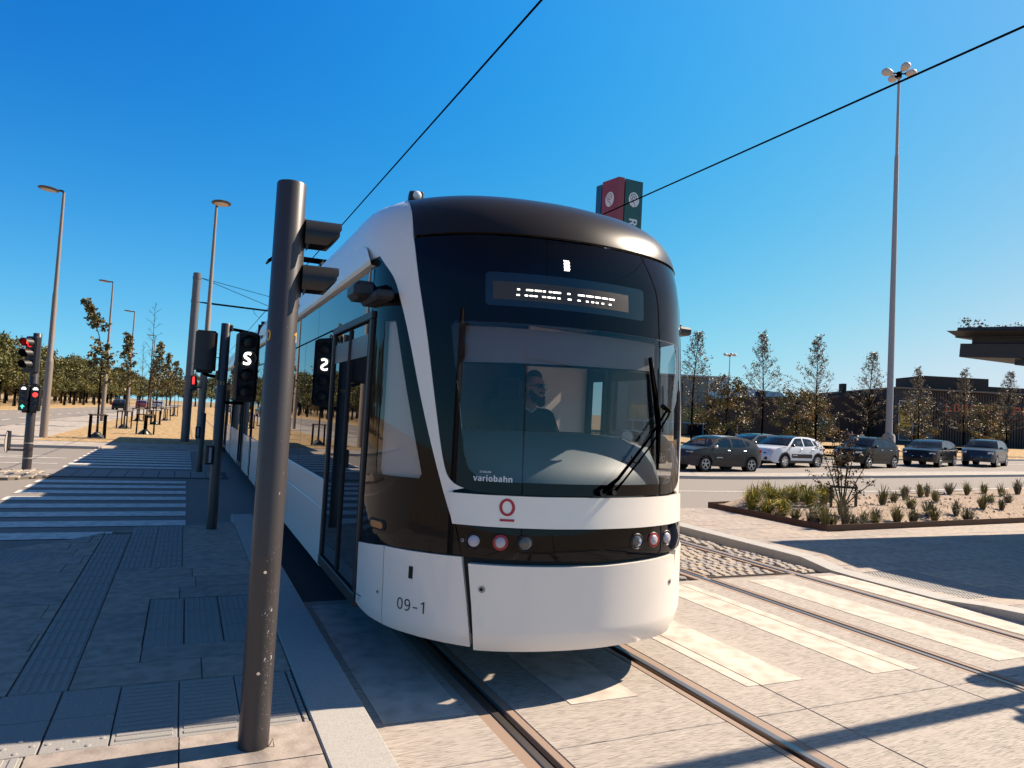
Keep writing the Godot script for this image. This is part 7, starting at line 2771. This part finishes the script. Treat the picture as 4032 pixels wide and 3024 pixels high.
	for e in [[1.25, 6.1, 1.65, 0.09], [1.25, 1.7, 1.65, 0.09]]:
		m.box(Vector3(e[0], e[1], 0.14), Vector3(e[2], e[3], 0.05))
	for xx in [0.46, 2.04]:
		m.box(Vector3(xx, 3.9, 0.142), Vector3(0.08, 4.4, 0.05))
	obj("poster_frame", m, M("rail_pale", 0.42, 0.40, 0.38, 0.4), ps)
	m = MB.new()
	m.box(Vector3(1.25, 3.95, 0.15), Vector3(1.3, 1.55, 0.02))
	obj("yellow_notice", m, M("notice_yellow", 0.50, 0.34, 0.03, 0.6), ps)
	m = MB.new()
	for i in 4:
		m.box(Vector3(1.25 + 0.04 * (i % 2), 4.5 - 0.32 * i, 0.163), Vector3(1.0 - 0.12 * (i % 3), 0.10, 0.004))
	obj("notice_print", m, M("ink", 0.012, 0.012, 0.014, 0.5), ps)
	m = MB.new()
	for i in 3:
		m.box(Vector3(0.9 + 0.3 * i, 5.1 + 0.12 * (i % 2), 0.15), Vector3(0.22, 0.45, 0.02))
	obj("poster_print", m, M("poster_pale", 0.4, 0.42, 0.45, 0.6), ps)
	m = MB.new()
	m.box(Vector3(3.9, 1.6, 0.12), Vector3(0.9, 2.3, 0.08), Basis.IDENTITY, 0.02)
	obj("door", m, M("door_steel", 0.085, 0.095, 0.10, 0.5), h)
	# glass hall
	var g := thing("glass_hall", "tall glass hall with pale panels and a yellow band", "building", far_at(15.5, 95.0), TURN)
	m = MB.new()
	m.box(Vector3(6.6, 3.4, -8), Vector3(13.2, 10.4, 16))
	m.box(Vector3(22.0, 2.2, -10), Vector3(18.0, 7.4, 16))
	obj("wall", m, M("glass_hall_wall", 0.17, 0.14, 0.115, 0.6), g)
	m = MB.new()
	m.box(Vector3(6.6, 8.7, -7.9), Vector3(13.6, 0.22, 16.6))
	obj("roof_edge", m, M("rail_pale", 0.42, 0.40, 0.38, 0.4), g)
	# panes of the front
	for i in 9:
		for j in 2:
			m = MB.new()
			m.box(Vector3(0.75 + 1.13 * i, 5.55 + 1.95 * j, 0.05), Vector3(1.05, 1.85, 0.04))
			obj("pane", m, M("pane_tan", 0.20, 0.17, 0.14, 0.25), g)
		m = MB.new()
		m.box(Vector3(0.75 + 1.13 * i, 3.55, 0.05), Vector3(1.05, 1.9, 0.04))
		obj("pane", m, M("pane_yellow", 0.46, 0.33, 0.09, 0.4), g)
	for i in 6:
		m = MB.new()
		m.box(Vector3(10.75 + 0.46 * i, 6.8, 0.06), Vector3(0.40, 3.6, 0.05))
		obj("panel", m, M("panel_white", 0.62, 0.62, 0.60, 0.4), g)
	m = MB.new()
	for i in 8:
		m.box(Vector3(0.8 + 1.55 * i, 1.15, 0.08), Vector3(0.12, 2.5, 0.10))
	m.box(Vector3(6.6, 2.45, 0.08), Vector3(13.2, 0.16, 0.12))
	m.cyl(Vector3(6.9, -1, 0.6), Vector3(6.9, 8.2, 0.6), 0.16, 0.16, 10)
	obj("mullion", m, M("panel_white", 0.62, 0.62, 0.60, 0.4), g)
	for i in 7:
		m = MB.new()
		m.box(Vector3(1.58 + 1.55 * i, 1.1, 0.04), Vector3(1.40, 2.4, 0.05))
		obj("door", m, M("window_dark", 0.012, 0.014, 0.017, 0.08), g)
	# white sloping roof lights behind
	m = MB.new()
	m.prism(P2([[0, 0], [9, 0], [7.5, 1.5], [1.5, 1.9]]), -6.0, 0.0, Transform3D(Basis.IDENTITY, Vector3(14.0, 5.8, -3.0)))
	obj("roof_light", m, M("panel_white"), g)

# four-sided advertising pylon of coloured panels
func pylon() -> void:
	var d := 46.0
	var base := ground_at(far_at((1318.0 - 1106.0) / 1544.0 * d, d))
	var t := thing("sign_pylon", "tall pylon of red, green and blue panels with white spiral signs above the tram roof", "sign", base, TURN - 0.14)
	var top := 17.5 - base.y
	var hgt := 13.0
	var m := MB.new()
	m.box(Vector3(0, top - hgt / 2, 0), Vector3(1.5, hgt - 0.4, 1.5), Basis(Vector3.UP, PI / 4))
	m.cyl(Vector3(0, -0.2, 0), Vector3(0, top - hgt + 0.3, 0), 0.5, 0.5, 12)
	obj("core", m, M("canopy_dark", 0.012, 0.010, 0.010, 0.55), t)
	# box panels round the core: red with an angled face, green, blue behind
	var red := coat(M("panel_red", 0.26, 0.022, 0.016, 0.45), 0.2, 0.4)
	var green := coat(M("panel_green", 0.016, 0.062, 0.042, 0.45), 0.2, 0.4)
	var blue := coat(M("panel_blue", 0.012, 0.065, 0.14, 0.45), 0.2, 0.4)
	var wht := M("sign_letters", 0.66, 0.66, 0.68, 0.5)
	# plan: corner towards the viewer
	var c0 := Vector2(-0.05, 1.25)
	var lft := Vector2(-1.10, 0.10)
	var rgt := Vector2(0.32, 1.02)
	m = MB.new()
	m.prism(P2([[lft.x, lft.y], [c0.x, c0.y], [rgt.x, rgt.y], [0.0, 0.2]]), -top, -top + hgt, Transform3D(Basis(Vector3.RIGHT, PI / 2), Vector3.ZERO))
	var ro := obj("red_panel", m, red, t)
	m = MB.new()
	m.prism(P2([[0.38, 0.98], [1.50, 0.24], [1.35, 0.02], [0.25, 0.6]]), -top + 0.03, -top + hgt, Transform3D(Basis(Vector3.RIGHT, PI / 2), Vector3.ZERO))
	var go := obj("green_panel", m, green, t)
	m = MB.new()
	m.prism(P2([[-1.50, -0.35], [-1.16, 0.04], [-0.95, -0.1], [-1.3, -0.5]]), -top + 0.12, -top + hgt, Transform3D(Basis(Vector3.RIGHT, PI / 2), Vector3.ZERO))
	obj("blue_panel", m, blue, t)
	for e in [[lft, c0, ro, 0.98], [Vector2(0.38, 0.98), Vector2(1.50, 0.24), go, 0.98]]:
		var a: Vector2 = e[0]
		var b: Vector2 = e[1]
		var ux := Vector3(b.x - a.x, 0, b.y - a.y).normalized()
		var nn := Vector3(-ux.z, 0, ux.x)
		if nn.z < 0:
			nn = -nn
		var bs := Basis(ux, Vector3.UP, nn)
		var mid := Vector3((a.x + b.x) / 2, 0, (a.y + b.y) / 2)
		spiral_sign(e[2], mid + Vector3(0, top - 1.30, 0) + nn * 0.01, bs, wht)
		# word set on its side, read downwards
		var w := "Ro"
		label_text("pylon_word", w, 0.62, mid + Vector3(0, top - 3.0, 0) + nn * 0.012, bs * Basis(Vector3.BACK, -PI / 2) * Basis.from_scale(Vector3(1, 1, 1)), wht, e[2], true)

func spiral_sign(parent: Node, at: Vector3, bs: Basis, m: Material) -> void:
	# round white sign cut by a spiral that runs out through its foot
	var line := PackedVector2Array()
	for k in 46:
		var a := -1.2 + k * 0.235
		var r := 0.03 + k * 0.0052
		line.append(Vector2(cos(a) * r * 0.95 + 0.0, sin(a) * r + 0.13))
	var last := line[line.size() - 1]
	for q in [Vector2(-0.20, -0.02), Vector2(-0.10, -0.14), Vector2(0.03, -0.20), Vector2(0.10, -0.30), Vector2(0.09, -0.52)]:
		line.append(q)
	var shapes := [ring2(0, 0, 0.40, 0.48, 36)]
	for cut in Geometry2D.offset_polyline(line, 0.024):
		if Geometry2D.is_polygon_clockwise(cut):
			continue
		var rest := []
		for s in shapes:
			for q in Geometry2D.clip_polygons(s, cut):
				if not Geometry2D.is_polygon_clockwise(q):
					rest.append(q)
		shapes = rest
	var mb := MB.new()
	for s in shapes:
		mb.prism(s, 0.0, 0.02, Transform3D(bs, at))
	obj("spiral_sign", mb, m, parent)

# ---------- far left ----------
func build_far_left() -> void:
	var r := RandomNumberGenerator.new()
	r.seed = 4
	var z := -58.0
	var k := 0
	while z > -235:
		var dx: float = 0.0 if z > -60 else pow((-60 - z) / 80.0, 1.35) * 2.9
		for row in 2:
			var x := -20.2 - row * 5.2 + dx + r.randf_range(-0.6, 0.6)
			tree("avenue_tree", "dense", 7.0, 80 + (k + row) % 4, Vector3(x, 0.06, z + row * 2.2 + r.randf_range(-0.8, 0.8)), r.randf() * TAU, r.randf_range(1.0, 1.22), "broad leafy tree in the %s row along the avenue" % ["front", "rear"][row], "leafy trees along the avenue, %s row" % ["front", "rear"][row])
		z -= 6.2 if z > -110 else 9.0
		k += 1
	# closing mass of trees where the avenue bends
	for i in 44:
		var p := Vector3(-40 + (i % 22) * 4.4 + r.randf_range(-1.5, 1.5), 0.0, -252.0 - 14.0 * (i / 22) + r.randf_range(-5, 5))
		tree("avenue_tree", "dense", 7.0, 80 + i % 4, p, r.randf() * TAU, r.randf_range(1.1, 1.5), "leafy tree closing the view at the far bend of the avenue", "trees at the far bend")
	# low growth filling the wood under and behind the rows
	for i in 30:
		var zz := -50.0 - i * 6.5
		for row in 2:
			var p := Vector3(-27.5 - row * 7.0 + pow(maxf(-60 - zz, 0.0) / 80.0, 1.35) * 2.6 + r.randf_range(-1.5, 1.5), 0.0, zz + r.randf_range(-2, 2))
			tree("wood_tree", "bush", 4.6, 60 + (i + row) % 3, p, r.randf() * TAU, r.randf_range(1.0, 1.35), "low bushy tree filling the wood behind the avenue rows", "bushy trees of the wood")
	# wood behind the rear row
	for i in 22:
		var zz := -46.0 - i * 9.0
		var p := Vector3(-33.0 + pow(maxf(-60 - zz, 0.0) / 80.0, 1.3) * 2.0 + r.randf_range(-2, 2), 0.06, zz)
		tree("avenue_tree", "dense", 7.0, 80 + i % 4, p, r.randf() * TAU, r.randf_range(1.15, 1.4), "leafy tree at the edge of the wood behind the avenue rows", "trees at the edge of the wood")

# ---------- overhead line ----------
func build_overhead() -> void:
	for e in [[2.68, "thin contact wire above the near track"], [6.68, "thin contact wire above the second track"]]:
		var m := MB.new()
		var pts := []
		for i in 41:
			var z := 24.0 - i * 4.6
			pts.append(Vector3(e[0] + 0.0 * i, 5.60, z))
		m.tube(pts, 0.0115, 6)
		tag(obj("contact_wire", m, M("wire", 0.03, 0.03, 0.034, 0.45, 0.5)), e[1], "wire")
	var k := 0
	for e in [[0.07, -33.4, 7.24], [0.0, -72.0, 7.2], [0.3, -113.0, 7.2], [-0.4, 14.0, 7.2]]:
		var t := thing("catenary_mast", "thick grey overhead line mast " + ["at the corner of the yellow lawn", "second along the track lawn", "third along the track lawn", "behind the slab pavement"][k], "mast", Vector3(e[0], 0.06, e[1]), 0.0, "overhead line masts")
		var m := MB.new()
		var h: float = e[2]
		m.lathe([Vector2(0.175, -0.1), Vector2(0.16, h - 0.01), Vector2(0, h)], 20)
		obj("pole", m, M("pole_grey"), t)
		m = MB.new()
		for y in [h - 0.22, h - 1.22]:
			m.lathe([Vector2(0.168, y - 0.05), Vector2(0.176, y - 0.05), Vector2(0.176, y + 0.05), Vector2(0.168, y + 0.05)], 18)
		obj("collar", m, M("pole_grey"), t)
		m = MB.new()
		m.tube([Vector3(0.16, h - 1.25, 0), Vector3(0.5, h - 1.26, 0), Vector3(8.2, h - 1.42, 0)], [0.02, 0.04, 0.036], 8)
		obj("cantilever", m, M("dark_metal"), t)
		m = MB.new()
		m.cyl(Vector3(0.16, h - 0.2, 0), Vector3(3.7, h - 1.33, 0), 0.012, 0.012, 6)
		m.cyl(Vector3(0.16, h - 0.2, 0), Vector3(7.2, h - 1.38, 0), 0.012, 0.012, 6)
		m.cyl(Vector3(3.6, h - 1.33, 0), Vector3(4.2, h - 0.75, 0.0), 0.010, 0.010, 6)
		obj("stay_wire", m, M("wire", 0.03, 0.03, 0.034, 0.45, 0.5), t)
		m = MB.new()
		for x in [2.68, 6.68]:
			var w: float = x - e[0]
			m.tube([Vector3(w - 0.25, h - 1.33, 0), Vector3(w - 0.2, 5.75, 0), Vector3(w, 5.56, 0), Vector3(w + 0.25, h - 1.34, 0)], 0.010, 6)
		obj("dropper", m, M("wire"), t)
		k += 1
